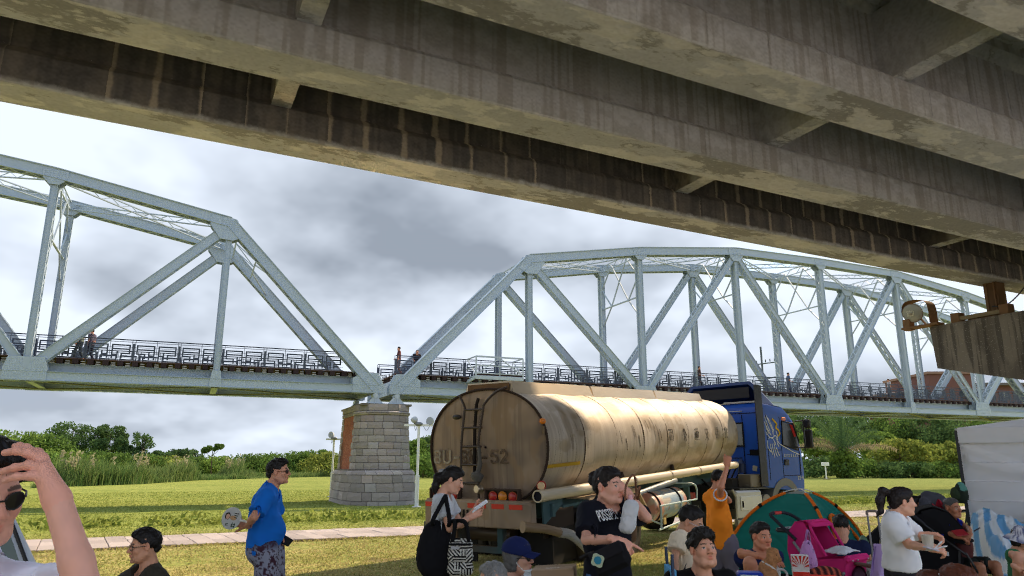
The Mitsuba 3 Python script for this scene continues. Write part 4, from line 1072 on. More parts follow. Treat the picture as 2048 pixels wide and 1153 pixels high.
def leaves(c, size, up=.5, seed=0, flat=1.0):
    """diamond leaves at the points c"""
    g = np.random.default_rng(seed); n = len(c); a = g.normal(size=(n, 3)); a[:, 2] *= flat; a /= np.linalg.norm(a, axis=1, keepdims=True)
    b = g.normal(size=(n, 3)) + [0, 0, up]; b -= a * (a * b).sum(1, keepdims=True); b /= np.linalg.norm(b, axis=1, keepdims=True)
    s = (size * (.6 + .8 * g.random(n)))[:, None]
    v = np.stack([c - a * s, c - b * s * .5, c + a * s, c + b * s * .5], 1).reshape(-1, 3); i = np.arange(n)[:, None] * 4
    return trimesh.Trimesh(v, np.vstack([i + [0, 1, 2], i + [0, 2, 3]]), process=False)


def crown_pts(blobs, n, seed):
    g = np.random.default_rng(seed); w = np.array([b[1] ** 2 for b in blobs]); k = g.choice(len(blobs), n, p=w / w.sum()); d = g.normal(size=(n, 3)); d /= np.linalg.norm(d, axis=1, keepdims=True)
    q = g.random(n) ** .45; c = np.array([b[0] for b in blobs])[k]; r = np.array([b[1] for b in blobs])[k]
    return c + d * (r * q)[:, None] * [1, 1, .75]


def tree(name, label, px, topy, Y, hw, hue, kind='round', base_z=None, n=2600, leaf=.22, group=None, seed=None, cat_='tree', bare=0.35):
    """px, topy: where the crown's top stands in the photograph at forward distance Y; hw: half width of the crown in metres"""
    top = W(px, topy, Y); z0 = float(gz(top[0], top[1])) if base_z is None else base_z; H = top[2] - z0; o = np.array([top[0], top[1], z0])
    g = np.random.default_rng(int(px * 7 + topy) if seed is None else seed); t = thing(name, label, cat_, group); bl = []
    lo = {'round': .45, 'tall': .40, 'bush': .12, 'umbrella': .8}[kind]; nb = {'round': 16, 'tall': 18, 'bush': 15, 'umbrella': 9}[kind]
    tw = []
    for i in range(nb):
        f = i / (nb - 1); zz = lo + (1 - lo) * (.06 + .84 * f)
        prof = {'round': math.sin(math.pi * (.22 + .70 * f)), 'bush': math.sin(math.pi * (.35 + .55 * f)), 'tall': .55 + .45 * math.sin(math.pi * (f * .9 + .08)) * (.7 + .6 * g.random()), 'umbrella': 1.0}[kind]
        a = g.random() * 6.28; rr = hw * prof * (.35 + .62 * g.random()); R = hw * {'round': .40, 'bush': .46, 'tall': .40, 'umbrella': .33}[kind] * (.7 + .5 * g.random()) * (1 - .35 * f)
        c = o + [rr * math.cos(a), rr * math.sin(a), min(H * zz, H - R * .7)]
        bl.append((c, R)); tw.append(c)
    pts = crown_pts(bl, n, int(px)); hue = np.asarray(hue)
    lum = (.55 + .75 * g.random(n)) * (.7 + .6 * fbm(pts * .5, 2, 3)); m = leaves(pts, leaf, .6, int(px) + 1)
    part(t, 'crown', m, 'leafthin', np.repeat(hue[None] * lum[:, None], 4, 0))
    tr = []; rad = max(.06, H * .018)
    trunk = arc([o - [0, 0, .3], o + [.1 * g.normal(), .1 * g.normal(), H * lo * .6], o + [.2 * g.normal(), .2 * g.normal(), H * max(lo, .35)], o + [.2 * g.normal(), .2 * g.normal(), H * .86]], 5)
    tr.append(tube(trunk, np.linspace(rad, rad * .35, len(trunk)), 7))
    for c in tw[::2]:
        s = o + [0, 0, H * (lo * .75 + .2 * g.random())]; tr.append(tube(arc([s, (s + c) / 2 + [0, 0, -.06 * H * g.random()], c], 3), np.linspace(rad * .5, rad * .14, 7), 5))
    part(t, 'trunk', cat(tr), 'matte', S(92, 80, 66) * .6)
    return t


GA, GB, GC, GD, GE = [.135, .225, .055], [.105, .18, .065], [.19, .29, .065], [.25, .30, .07], [.09, .16, .06]
LG = 'trees and shrubs beyond the lawn'
for q in ((22, 862, 92, 6.0, GC, 'round', 'pale green broad tree at the far left behind the man shading his head'), (88, 866, 96, 4.6, GA, 'round', 'mid-green rounded tree just left of the tall dark clump'),
          (150, 843, 112, 3.6, GB, 'tall', 'tallest dark tree of the left clump, on its left'), (193, 848, 114, 3.4, GB, 'tall', 'dark tall tree in the middle of the left clump'), (226, 852, 112, 3.0, GB, 'tall', 'dark tall tree on the right of the left clump'),
          (288, 864, 108, 2.3, GB, 'tall', 'slender dark tree standing alone right of the tall clump'), (250, 872, 108, 1.3, GE, 'tall', 'thin sparse tree in the gap between the tall clump and the lone tree'),
          (318, 902, 112, 2.6, GE, 'round', 'low dark tree right of the lone slender tree'), (352, 899, 118, 2.8, GE, 'round', 'dark spreading tree left of the umbrella-shaped tree'), (380, 897, 121, 2.2, GB, 'round', 'small dark tree close to the umbrella-shaped tree'),
          (428, 889, 105, 1.45, GA, 'umbrella', 'small umbrella-shaped tree with a thin bare stem'), (640, 900, 118, 3.4, GA, 'round', 'leafy tree right behind the brick flank of the pier'), (842, 878, 112, 3.6, GA, 'round', 'green tree between the pier and the tank end'), (868, 872, 118, 3.6, GB, 'round', 'darker tree half hidden by the tank end')):
    tree('tree', q[6], q[0], q[1], q[2], q[3], q[4], q[5], n=3400 if q[3] > 2.5 else 1500, leaf=.2, group=LG)
bush = ['bright green', 'dull green', 'yellowish green']
for i, (px, ty, Y, hw) in enumerate(((75, 906, 84, 3.6), (130, 898, 92, 4.2), (185, 900, 96, 4.2), (240, 905, 100, 4.0), (292, 908, 102, 4.0), (340, 912, 104, 3.8), (388, 914, 108, 3.8), (440, 912, 110, 4.0), (490, 908, 112, 4.4), (540, 906, 114, 4.2), (592, 903, 116, 4.4), (650, 904, 112, 4.0), (848, 906, 100, 3.6))):
    near = ['at the far left below the pale tree', 'below the tall dark clump on its left', 'under the middle of the tall dark clump', 'under the thin sparse tree', 'under the lone slender tree', 'under the low dark tree', 'left of the umbrella-shaped tree', 'under the umbrella-shaped tree', 'behind the tall reeds left of the man in blue', 'directly left of the man in blue', 'right of the man in blue', 'beside the left lamp post', 'right of the stone pier'][i]
    tree('shrub', f'{bush[i % 3]} thicket shrub {near}', px, ty, Y, hw, [GA, GC, GD][i % 3] if i % 2 else GA, 'bush', n=3000, leaf=.2, group='thicket shrubs', cat_='shrub')
for i, px in enumerate((1575,)):
    tree('shrub', 'thicket shrub right behind the lorry cab', px, 912 - 6 * (i % 3), 110, 4.2, [GA, GB, GC][i % 3], 'bush', n=1200, leaf=.28, cat_='shrub')
for q in ((1600, 822, 128, 6.5, GB, 'round', 'dark tree behind the cab mirror'), (1650, 815, 135, 7, GE, 'round', 'dark tall tree behind the fan palm'), (1728, 822, 136, 7, GB, 'round', 'dark tree right of the fan palm, reaching the bridge'), (1690, 846, 124, 6.5, GA, 'bush', 'dense dark bushy tree directly behind the fan palm'), (1840, 850, 126, 7, GB, 'bush', 'dense bushy tree behind the yellow-green trees'), (1960, 850, 126, 7, GB, 'bush', 'dense bushy tree behind the canopy corner'), (1790, 818, 132, 7.0, GA, 'round', 'broad mid-green tree behind the signpost'),
          (1855, 826, 128, 6.5, GB, 'round', 'dark domed tree right of the signpost'), (1925, 822, 134, 7.0, GA, 'round', 'tree just left of the white canopy roof'), (2000, 820, 136, 7, GB, 'round', 'tree behind the white canopy'),
          (1630, 858, 116, 3.6, GC, 'round', 'light green small tree beside the cab mirror'), (1752, 862, 112, 3.4, GC, 'round', 'pale green tree leaning right of the fan palm'), (1795, 876, 104, 4.4, GD, 'round', 'yellow-green tree with forked stem left of the signpost'), (1862, 888, 108, 3.4, GD, 'round', 'smaller yellow-green tree right of the signpost'), (1905, 884, 102, 3.4, GD, 'round', 'yellow-green tree at the canopy edge')):
    tree('tree', q[6], q[0], q[1], q[2], q[3], q[4], q[5], n=5200 if q[3] > 5 else 3000, leaf=.24, group='trees beyond the lawn on the right')
for i, (px, ty) in enumerate(((1612, 915), (1650, 912), (1712, 918), (1760, 922), (1822, 924), (1880, 922), (1935, 920))):
    tree('shrub', f'dark low shrub at the foot of the right-hand trees, {["under the cab mirror", "left of the fan palm", "right of the fan palm", "under the pale leaning tree", "left of the signpost", "right of the signpost", "at the canopy edge"][i]}', px, ty, 100, 3.4, [GE, GB, GA][i % 3], 'bush', n=1800, leaf=.2, group='low shrubs on the right', cat_='shrub')
# fan palm
pt = thing('fan_palm', 'big ragged fan palm with long drooping dead fronds behind the lorry cab', 'palm tree', 'trees beyond the lawn on the right')
po = W(1690, 948, 98); po[2] = float(gz(po[0], po[1]))
part(pt, 'trunk', tube(arc([po - ZU * .3, po + ZU * 1.5, po + ZU * 3.6], 5), np.linspace(.55, .3, 11), 9), 'matte', S(70, 72, 44) * .6)
part(pt, 'ivy', leaves(crown_pts([(po + ZU * (.5 + .45 * k) + BD * (1.2 * math.sin(k * 2.1)), 1.15) for k in range(7)], 2600, 4), .2, .5, 5), 'leafthin', np.repeat(np.array(GC)[None] * (.5 + .6 * rng.random(2600))[:, None], 4, 0))
for k in range(17):
    a = math.radians(-12 + 204 * k / 16); L = 6.2 + 1.2 * rng.random(); out = np.array([math.cos(a), .35 * rng.normal(), 0]); e = max(.05, math.sin(a))
    p = [po + ZU * (3.4 + .1 * (k % 3))]; d = norm(out * abs(math.cos(a)) * 1.0 + ZU * (e + .35)); p = [p[0] + d * L * f + ZU * (-.9 - 1.2 * abs(math.cos(a))) * f ** 2.6 for f in np.linspace(0, 1, 9)]; p = np.array(p)
    ms = [tube(p, np.linspace(.06, .02, 9), 5)]
    for i in range(1, 9):
        for q in np.linspace(0, 1, 5):
            c = p[i - 1] * (1 - q) + p[i] * q; t_ = norm(p[i] - p[i - 1])
            for sd in (-1, 1):
                w = norm(np.cross(t_, [0.2, 1, .1]) * sd + t_ * .6 + .15 * rng.normal(size=3) - ZU * .25); l = .85 * (1 - .5 * i / 9)
                v = np.array([c, c + t_ * .13, c + w * l - ZU * .15 * l]); ms.append(trimesh.Trimesh(v, [[0, 1, 2]], process=False))
    dead = k in (0, 1, 14, 16)
    part(pt, 'dead_frond' if dead else 'frond', cat(ms), 'leafthin', np.array([.30, .24, .16] if dead else [.10, .17, .075]) * (.8 + .4 * rng.random()))
# reeds in front of the left thicket
def strips(base, h, w, lean, seed):
    g = np.random.default_rng(seed); n = len(base); a = g.random(n) * 6.28; s = np.stack([np.cos(a), np.sin(a), 0 * a], 1) * w[:, None]
    m = base + lean * .3 + ZU * h[:, None] * .6; t = base + lean + ZU * h[:, None]
    v = np.stack([base - s, base + s, m - s * .8, m + s * .8, t], 1).reshape(-1, 3); i = np.arange(n)[:, None] * 5
    return trimesh.Trimesh(v, np.vstack([i + [0, 1, 3], i + [0, 3, 2], i + [2, 3, 4]]), process=False)
def edge_pt(f):                                   # the reed bed's front edge, from the left towards the pier
    P = [(60, 976, 62), (270, 968, 72), (400, 960, 88), (520, 956, 98), (680, 952, 112), (870, 951, 118)]
    k = min(int(f * 5), 4); q = f * 5 - k; a, b = W(*P[k]), W(*P[k + 1]); return a * (1 - q) + b * q
f = rng.random(15000) ** 1.1; e = np.array([edge_pt(q) for q in f]); back = rng.random(15000) ** 1.3 * 7
b = e + np.stack([-.25 * back, back, 0 * back], 1); b[:, 2] = gz(b[:, 0], b[:, 1]) - .05
clump = fbm(b * .22, 3, 31); hh = (.7 + 2.0 * smooth((clump - .36) / .3)) * (.65 + .5 * rng.random(15000)) * np.where(f > .52, .45, 1.0) * (.7 + .3 * smooth(back / 3))
col = np.where((fbm(b * .4, 2, 8) + .15 * rng.normal(size=15000) > .5)[:, None], [.17, .27, .085], [.25, .33, .12]) * (.55 + .6 * rng.random(15000))[:, None]
solo('reeds', strips(b, hh, .03 + .035 * rng.random(15000), rng.normal(size=(15000, 3)) * [.5, .5, .05] * (hh * .5)[:, None], 3), 'leafthin', np.repeat(col, 5, 0), 'tall reeds and rough grass along the edge of the lawn', kind='stuff')
k = rng.choice(np.where((hh > 1.7) & (back > 1))[0], 36); pb_ = b[k] + ZU * hh[k][:, None]
solo('reed_plumes', cat([leaves(p + rng.normal(size=(16, 3)) * [.1, .1, .3], .16, 2.0, i) for i, p in enumerate(pb_)]), 'leafthin', np.array([.42, .38, .24]), 'cream feathery plumes standing above the reeds', kind='stuff')
# weedy strip beyond the path
n = 11000; a = -34 + 96 * rng.random(n); m = 24.9 + .55 * rng.normal(size=n) * (.6 + .8 * fbm(np.stack([a * .5, 0 * a, 0 * a], 1), 2, 5)); p = PD * a[:, None] + PN * m[:, None]
cl = fbm(p * .8, 3, 12); p = p[cl > .38]; n = len(p); p[:, 2] = gz(p[:, 0], p[:, 1]) + .26 * rng.random(n) * (.35 + 1.2 * fbm(p * .9, 2, 2))
solo('weeds', leaves(p, .09, .4, 9), 'leafthin', np.repeat(np.where(rng.random(n) > .5, .8, 1.2)[:, None] * np.where((fbm(p * 1.5, 2, 3) > .5)[:, None], [.17, .22, .05], [.27, .31, .075]), 4, 0), 'unmown weeds in a dark ragged strip beyond the path', kind='stuff')

# ------------------------------------------------------------------ lamp posts, signpost, utility pole, brick building
WHITE = S(222, 224, 226)
def lamp_post(label, px, by, ty, Y, half, lamps):
    t = thing('lamp_post', label, 'lamp post', 'white lamp posts by the pier'); o = W(px, by, Y); o[2] = float(gz(o[0], o[1])); top = W(px, ty, Y)[2]; x = norm([1, .15, 0]); c = np.array([o[0], o[1], top])
    part(t, 'pole', cat([tube([o - ZU * .2, o + ZU * 1.5], .10, 10), tube([o + ZU * 1.5, c], .065, 10)]), 'satin', WHITE, 40)
    part(t, 'base_plate', box((.4, .4, .04), o + ZU * .03), 'satin', WHITE * .8)
    part(t, 'cross_arm', beam(c - x * half, c + x * half, .12, .10), 'satin', WHITE)
    part(t, 'junction', sphere(c + ZU * .06 - [0, .05, 0], (.2, .15, .10), 2), 'satin', S(120, 124, 128), True)
    for a, h, r, yaw in lamps:
        q = c + x * a + ZU * h; d = norm([math.sin(yaw), -math.cos(yaw), .1]); fr = frame(d)
        f_ = part(t, 'floodlight', lathe([(.001, -.2), (r * .55, -.18), (r * .9, -.05), (r, .05), (r * .92, .06)], 18, TM(np.stack([fr[:, 1], fr[:, 2], fr[:, 0]], 1), q)), 'satin', S(176, 180, 184), 40)
        part(f_, 'lens', tube([q + d * .05, q + d * .065], r * .92, 18), 'gloss', S(150, 156, 160))
        part(t, 'lamp_bracket', cat([tube([c + x * a, q - ZU * r * .7], .03, 6), tube(arc([c + x * (a * .4) - ZU * .05, c + x * a * .7 - ZU * .25, c + x * a], 4), .012, 5)]), 'satin', S(90, 92, 94))
lamp_post('white lamp post with one round floodlight, left of the brick flank', 662, 990, 879, 46.8, .5, [(-.2, .28, .2, -.5)])
lamp_post('taller white lamp post with two floodlights between pier and tank', 833, 1010, 851, 36, .72, [(-.22, .26, .17, 2.6), (.55, .2, .21, -.45)])
t = thing('signpost', 'small white box sign on a thin post at the foot of the right-hand trees', 'signpost'); o = W(1653, 957, 92); o[2] = float(gz(o[0], o[1]))
part(t, 'post', tube([o - ZU * .2, o + ZU * 1.7], .09, 8), 'satin', WHITE); part(t, 'sign_box', rbox((.9, .3, .45), .03, o + ZU * 1.85), 'satin', WHITE); part(t, 'footing', box((.7, .7, .1), o + ZU * .03), 'matte', S(120, 110, 96))
t = thing('utility_pole', 'thin utility pole with a long crossarm seen through the bridge', 'utility pole'); c = W(1524, 730, 95); g0 = float(gz(c[0], c[1]))
part(t, 'pole', tube([[c[0], c[1], g0], c + ZU * 2.4], .13, 8), 'matte', S(96, 104, 114))
for dz, l0, l1 in ((0, -.9, 2.6), (-1.9, -.2, 2.8)):
    part(t, 'crossarm', beam(c + ZU * dz + [l0, 0, 0], c + ZU * (dz + .45) + [l1, 0, 0], .14, .14), 'matte', S(104, 112, 120))
part(t, 'insulators', cat([tube([c + [x, 0, .15 + .13 * (x + .9)], c + [x, 0, .5 + .13 * (x + .9)]], .07, 6) for x in (-.7, .5, 1.1, 1.7, 2.3)]), 'matte', S(90, 96, 104), kind='stuff')
t = thing('brick_building', 'red brick building with grey roofs behind the right end of the bridge', 'building'); Y = 150
a, b = W(1868, 830, Y), W(2120, 830, Y); zt, zl = W(1880, 748, Y)[2], W(1850, 778, Y)[2]
def bl(x0, x1, y0, y1, z1, c, nm, **k): return part(t, nm, box((x1 - x0, y1 - y0, z1 + 1), ((x0 + x1) / 2, (y0 + y1) / 2, (z1 - 1) / 2)), 'matte', c, **k)
RB_ = S(122, 86, 80)
wl = bl(a[0], a[0] + 9, Y, Y + 18, zt, RB_, 'wall'); w2 = bl(a[0] + 9.01, b[0], Y + 2, Y + 20, zt - 2.2, RB_, 'wall'); w3 = bl(a[0] - 6.5, a[0] - .01, Y + 1, Y + 14, zl - .6, RB_, 'wall')
part(t, 'roof', box((9.6, 18.8, .5), (a[0] + 4.5, Y + 9, zt + .2)), 'matte', S(150, 120, 108)); part(t, 'roof', box((b[0] - a[0] - 8, 20, .5), ((a[0] + b[0]) / 2 + 5, Y + 11, zt - 2.0)), 'matte', S(110, 104, 104))
part(t, 'roof', trimesh.convex.convex_hull(np.array([[a[0] - 7.2, Y, zl - 1.2], [a[0] - .2, Y, zl - .6], [a[0] - 7.2, Y + 15, zl - .4], [a[0] - .2, Y + 15, zl + .8], [a[0] - 7.2, Y, zl - .9], [a[0] - .2, Y, zl - .2]])), 'matte', S(86, 80, 82))
for i in range(7):
    for j in range(3):
        x = a[0] + 10.6 + i * 2.9; z = zt - 4.4 - 3.4 * j
        w = part(w2, 'window', box((2.1, .12, 1.7), (x, Y + 1.95, z)), 'gloss', S(44, 52, 62)); part(w2, 'mullion', box((.1, .16, 1.7), (x, Y + 1.94, z)), 'matte', S(170, 170, 166))
for i in range(3):
    for j in range(3): part(wl, 'window', box((1.0, .12, 1.5), (a[0] + 2 + i * 2.4, Y - .04, zt - 4 - 3.4 * j)), 'gloss', S(52, 56, 64)); part(wl, 'window_sill', box((1.2, .2, .12), (a[0] + 2 + i * 2.4, Y - .08, zt - 4.85 - 3.4 * j)), 'matte', S(170, 160, 150))
# ------------------------------------------------------------------ figures: one smooth surface from blended round bones
def surfnet(v, o, h):
    """naive surface nets: (vertices, triangles) of the zero level of a sampled field, negative inside"""
    s = v < 0; c8 = [(i, j, k) for i in (0, 1) for j in (0, 1) for k in (0, 1)]; n = np.array(v.shape) - 1
    cnt = sum(s[i:n[0] + i, j:n[1] + j, k:n[2] + k].astype(np.int8) for i, j, k in c8)
    ijk = np.argwhere((cnt > 0) & (cnt < 8))
    if len(ijk) == 0: return trimesh.Trimesh()
    val = np.stack([v[ijk[:, 0] + i, ijk[:, 1] + j, ijk[:, 2] + k] for i, j, k in c8], 1)
    P = np.zeros((len(ijk), 3)); N = np.zeros(len(ijk)); cc = np.array(c8, float)
    for a in range(8):
        for b in range(a + 1, 8):
            if np.abs(cc[a] - cc[b]).sum() != 1: continue
            m = (val[:, a] < 0) != (val[:, b] < 0); t = val[m, a] / (val[m, a] - val[m, b])
            P[m] += cc[a] + t[:, None] * (cc[b] - cc[a]); N[m] += 1
    P = o + h * (ijk + P / N[:, None]); idx = -np.ones(n, int); idx[tuple(ijk.T)] = np.arange(len(ijk)); F_ = []
    for ax in range(3):
        u, w = (ax + 1) % 3, (ax + 2) % 3
        sl0 = [slice(None)] * 3; sl1 = [slice(None)] * 3; sl0[ax], sl1[ax] = slice(0, -1), slice(1, None)
        e = np.argwhere(s[tuple(sl0)] != s[tuple(sl1)]); e = e[(e[:, u] > 0) & (e[:, w] > 0) & (e[:, u] < n[u]) & (e[:, w] < n[w])]
        if not len(e): continue
        du, dw = np.zeros(3, int), np.zeros(3, int); du[u], dw[w] = 1, 1
        q = np.stack([idx[tuple((e - du - dw).T)], idx[tuple((e - dw).T)], idx[tuple(e.T)], idx[tuple((e - du).T)]], 1)
        fl = ~s[tuple(e.T)]; q[fl] = q[fl][:, ::-1]; F_.append(q)
    q = np.vstack(F_); return trimesh.Trimesh(P, np.vstack([q[:, :3], q[:, [0, 2, 3]]]), process=False)


class Field:
    def __init__(self): self.ops = []
    def cone(self, a, b, ra, rb, k=.03, cut=None, sub=False): self.ops.append(('c', np.asarray(a, float), np.asarray(b, float), ra, rb, k, cut, sub)); return self
    def ell(self, c, r, k=.02, R=None, sub=False, cut=None): self.ops.append(('e', np.asarray(c, float), np.asarray(r, float), R, 0, k, cut, sub)); return self
    def plane(self, p, n, k=.0): self.ops.append(('p', np.asarray(p, float), norm(n), 0, 0, k, None, False)); return self
    def mesh(self, h, smooth_=2):
        lo, hi = np.full(3, 9e9), np.full(3, -9e9)
        for o in self.ops:
            if o[0] == 'c' and not o[7]: lo = np.minimum(lo, np.minimum(o[1] - o[3], o[2] - o[4])); hi = np.maximum(hi, np.maximum(o[1] + o[3], o[2] + o[4]))
            if o[0] == 'e' and not o[7]: lo = np.minimum(lo, o[1] - o[2].max()); hi = np.maximum(hi, o[1] + o[2].max())
        lo = lo - 3 * h; n = np.ceil((hi + 3 * h - lo) / h).astype(int) + 1; v = np.full(n, .5, np.float32)
        ax = [(lo[i] + h * np.arange(n[i])).astype(np.float32) for i in range(3)]
        for t, a, b, ra, rb, k, cut, sub in self.ops:
            m = k * 1.5 + 2 * h
            if t == 'c': l_, h_ = np.minimum(a - ra, b - rb) - m, np.maximum(a + ra, b + rb) + m
            elif t == 'e': l_, h_ = a - b.max() - m, a + b.max() + m
            else: l_, h_ = lo, lo + h * n
            i0 = np.clip(np.floor((l_ - lo) / h).astype(int), 0, n); i1 = np.clip(np.ceil((h_ - lo) / h).astype(int) + 1, 0, n)
            if (i1 <= i0).any(): continue
            sl = tuple(slice(p, q) for p, q in zip(i0, i1)); X, Y, Z = np.meshgrid(*[ax[i][sl[i]] for i in range(3)], indexing='ij', sparse=True)
            if t == 'c':
                ba = (b - a).astype(np.float32); L = float(ba @ ba) + 1e-12; px, py, pz = X - a[0], Y - a[1], Z - a[2]
                u = np.clip((px * ba[0] + py * ba[1] + pz * ba[2]) / L, 0, 1); d = np.sqrt((px - u * ba[0]) ** 2 + (py - u * ba[1]) ** 2 + (pz - u * ba[2]) ** 2) - (ra + u * (rb - ra))
            elif t == 'e':
                px, py, pz = X - a[0], Y - a[1], Z - a[2]
                if ra is not None: px, py, pz = (px * ra[0, i] + py * ra[1, i] + pz * ra[2, i] for i in range(3))
                k0 = np.sqrt((px / b[0]) ** 2 + (py / b[1]) ** 2 + (pz / b[2]) ** 2); k1 = np.sqrt((px / b[0] ** 2) ** 2 + (py / b[1] ** 2) ** 2 + (pz / b[2] ** 2) ** 2) + 1e-9; d = k0 * (k0 - 1) / k1
            else:
                d = (X - a[0]) * b[0] + (Y - a[1]) * b[1] + (Z - a[2]) * b[2]; v[sl] = np.maximum(v[sl], d); continue
            if cut is not None:
                for p_, n_ in cut: n_ = norm(n_); d = np.maximum(d, (X - p_[0]) * n_[0] + (Y - p_[1]) * n_[1] + (Z - p_[2]) * n_[2])
            w = v[sl]
            if sub: d = -d; w2 = np.maximum(w, d) if k <= 0 else -smin(-w, -d, k)
            else: w2 = np.minimum(w, d) if k <= 0 else smin(w, d, k)
            v[sl] = w2
        m = surfnet(v, lo, h)
        if smooth_: trimesh.smoothing.filter_taubin(m, iterations=smooth_)
        return m


def smin(a, b, k):
    t = np.clip(.5 + .5 * (b - a) / k, 0, 1); return b + (a - b) * t - k * t * (1 - t)


# --- head, in its own frame: x right, y forward, z up, origin between the ears; 0.23 m from chin to crown
def head_mesh(h, wide=1.0, fem=False, jaw=1.0, mouth=0.0):
    f = Field(); w = wide
    f.ell((0, -.012, .038), (.074 * w, .094, .082), .02).ell((0, .026, -.03), (.060 * w, .068, .078), .03)
    f.cone((-.028 * jaw * w, .046, -.086), (.028 * jaw * w, .046, -.086), .026, .026, .03)
    for s in (-1, 1):
        f.cone((s * .056 * w * jaw, -.005, -.055), (s * .03 * w, .05, -.085), .02, .022, .03)            # jaw line
        f.ell((s * .037 * w, .062, -.024), (.026, .02, .022), .03)                                           # cheek
        f.cone((s * .012, .083, .021), (s * .045 * w, .070, .020), .010, .008, .018)                         # brow
        f.ell((s * .033, .096, .003), (.017, .012, .0095), .012, sub=True)                                   # eye socket
        f.ell((s * .033, .0755, .003), (.0135, .0125, .0115), .002)                                            # eyeball
        f.cone((s * .022, .0865, .0065), (s * .044, .0825, .0055), .0032, .003, .004)                            # upper lid
        f.cone((s * .023, .086, -.0045), (s * .043, .0825, -.004), .0028, .0026, .004)                          # lower lid
        f.ell((s * .078 * w, -.008, -.004), (.009, .019, .031), .006); f.ell((s * .086 * w, -.004, .0), (.006, .010, .018), .004, sub=True)
        f.ell((s * .0135, .102, -.030), (.0085, .011, .008), .008)
    f.cone((0, .088, .010), (0, .110, -.024), .0085, .012, .014)
    f.ell((0, .098, -.040), (.006, .012, .004), .004, sub=True)
    f.cone((-.019, .0875, -.0565), (0, .0985, -.0535), .004, .0058, .006).cone((0, .0985, -.0535), (.019, .0875, -.0565), .0058, .004, .006)
    f.cone((-.015, .088, -.0655 - mouth), (.015, .088, -.0655 - mouth), .0065, .0065, .008).ell((0, .0955, -.0655 - mouth), (.012, .006, .006), .006)
    f.cone((-.02, .099, -.0598 - mouth / 2), (.02, .099, -.0598 - mouth / 2), .002 + mouth / 2, .002 + mouth / 2, .003, sub=True)
    f.ell((0, .082, -.098), (.019, .016, .016), .02)
    f.cone((0, -.024, -.05), (0, -.045, -.17), .052 * (0.9 if fem else 1.0), .055 * (0.9 if fem else 1.04), .03)
    return f.mesh(h, 1)


HEADS = {}


def head(kind, h):
    if (kind, h) not in HEADS:
        HEADS[kind, h] = {'m': lambda: head_mesh(h), 'w': lambda: head_mesh(h, 1.07, jaw=1.12), 'f': lambda: head_mesh(h, .97, True, .85), 'c': lambda: head_mesh(h, 1.02, True, .92), 'o': lambda: head_mesh(h, 1.0, mouth=.006)}[kind]()
    return HEADS[kind, h]


def face_color(v, skin, brow=S(28, 22, 20), lip=None, eyes=True):
    """skin tones laid by region: lips, brows, eyes, a little redness on nose, ears and cheeks"""
    c = np.repeat(np.asarray(skin)[None], len(v), 0); x, y, z = np.abs(v[:, 0]), v[:, 1], v[:, 2]
    red = np.asarray(skin) * [1.10, .86, .84]
    def mixin(m, col): c[:] = c * (1 - m[:, None]) + np.asarray(col) * m[:, None]
    g = lambda p, s: np.exp(-(((x - p[0]) / s[0]) ** 2 + ((y - p[1]) / s[1]) ** 2 + ((z - p[2]) / s[2]) ** 2))
    mixin(.6 * g((.04, .07, -.03), (.022, .05, .018)), red); mixin(.6 * g((0, .11, -.025), (.016, .02, .014)), red); mixin(.5 * g((.08, -.005, 0), (.012, .03, .03)), red)
    lip = np.asarray(skin) * [1.0, .60, .60] if lip is None else lip
    mixin(np.clip(1.5 * g((0, .094, -.0545), (.017, .02, .0045)) + 1.5 * g((0, .094, -.066), (.014, .02, .0055)), 0, 1) * (y > .08), lip)
    mixin(((x > .012) & (x < .02) & (np.abs(z + .038) < .004) & (y > .09)) * .6, skin * np.array([.3, .22, .2]))
    bz = .0245 + .003 * (1 - ((x - .032) / .02) ** 2)
    mixin(((np.abs(z - bz) < .0042) & (x > .013) & (x < .051) & (y > .05)) * .85, brow)
    if eyes:
        e = ((x - .033) / .0125) ** 2 + ((z - .0015) / .0058) ** 2 < 1; mixin((e & (y > .07)) * 1.0, S(206, 196, 188))
        e = ((x - .033) / .0062) ** 2 + ((z - .0015) / .0064) ** 2 < 1; mixin((e & (y > .07)) * 1.0, S(26, 18, 16))
        mixin(((np.abs(z - .0078) < .0016) & (x > .02) & (x < .046) & (y > .07)) * .9, S(24, 18, 18))
    return c


def face_frame(face, roll=0.0, up=(0, 0, 1)):
    y = norm(face); x = norm(np.cross(y, up)); z = np.cross(x, y); R = np.stack([x, y, z], 1); c, s = math.cos(roll), math.sin(roll)
    return R @ np.array([[c, 0, s], [0, 1, 0], [-s, 0, c]])


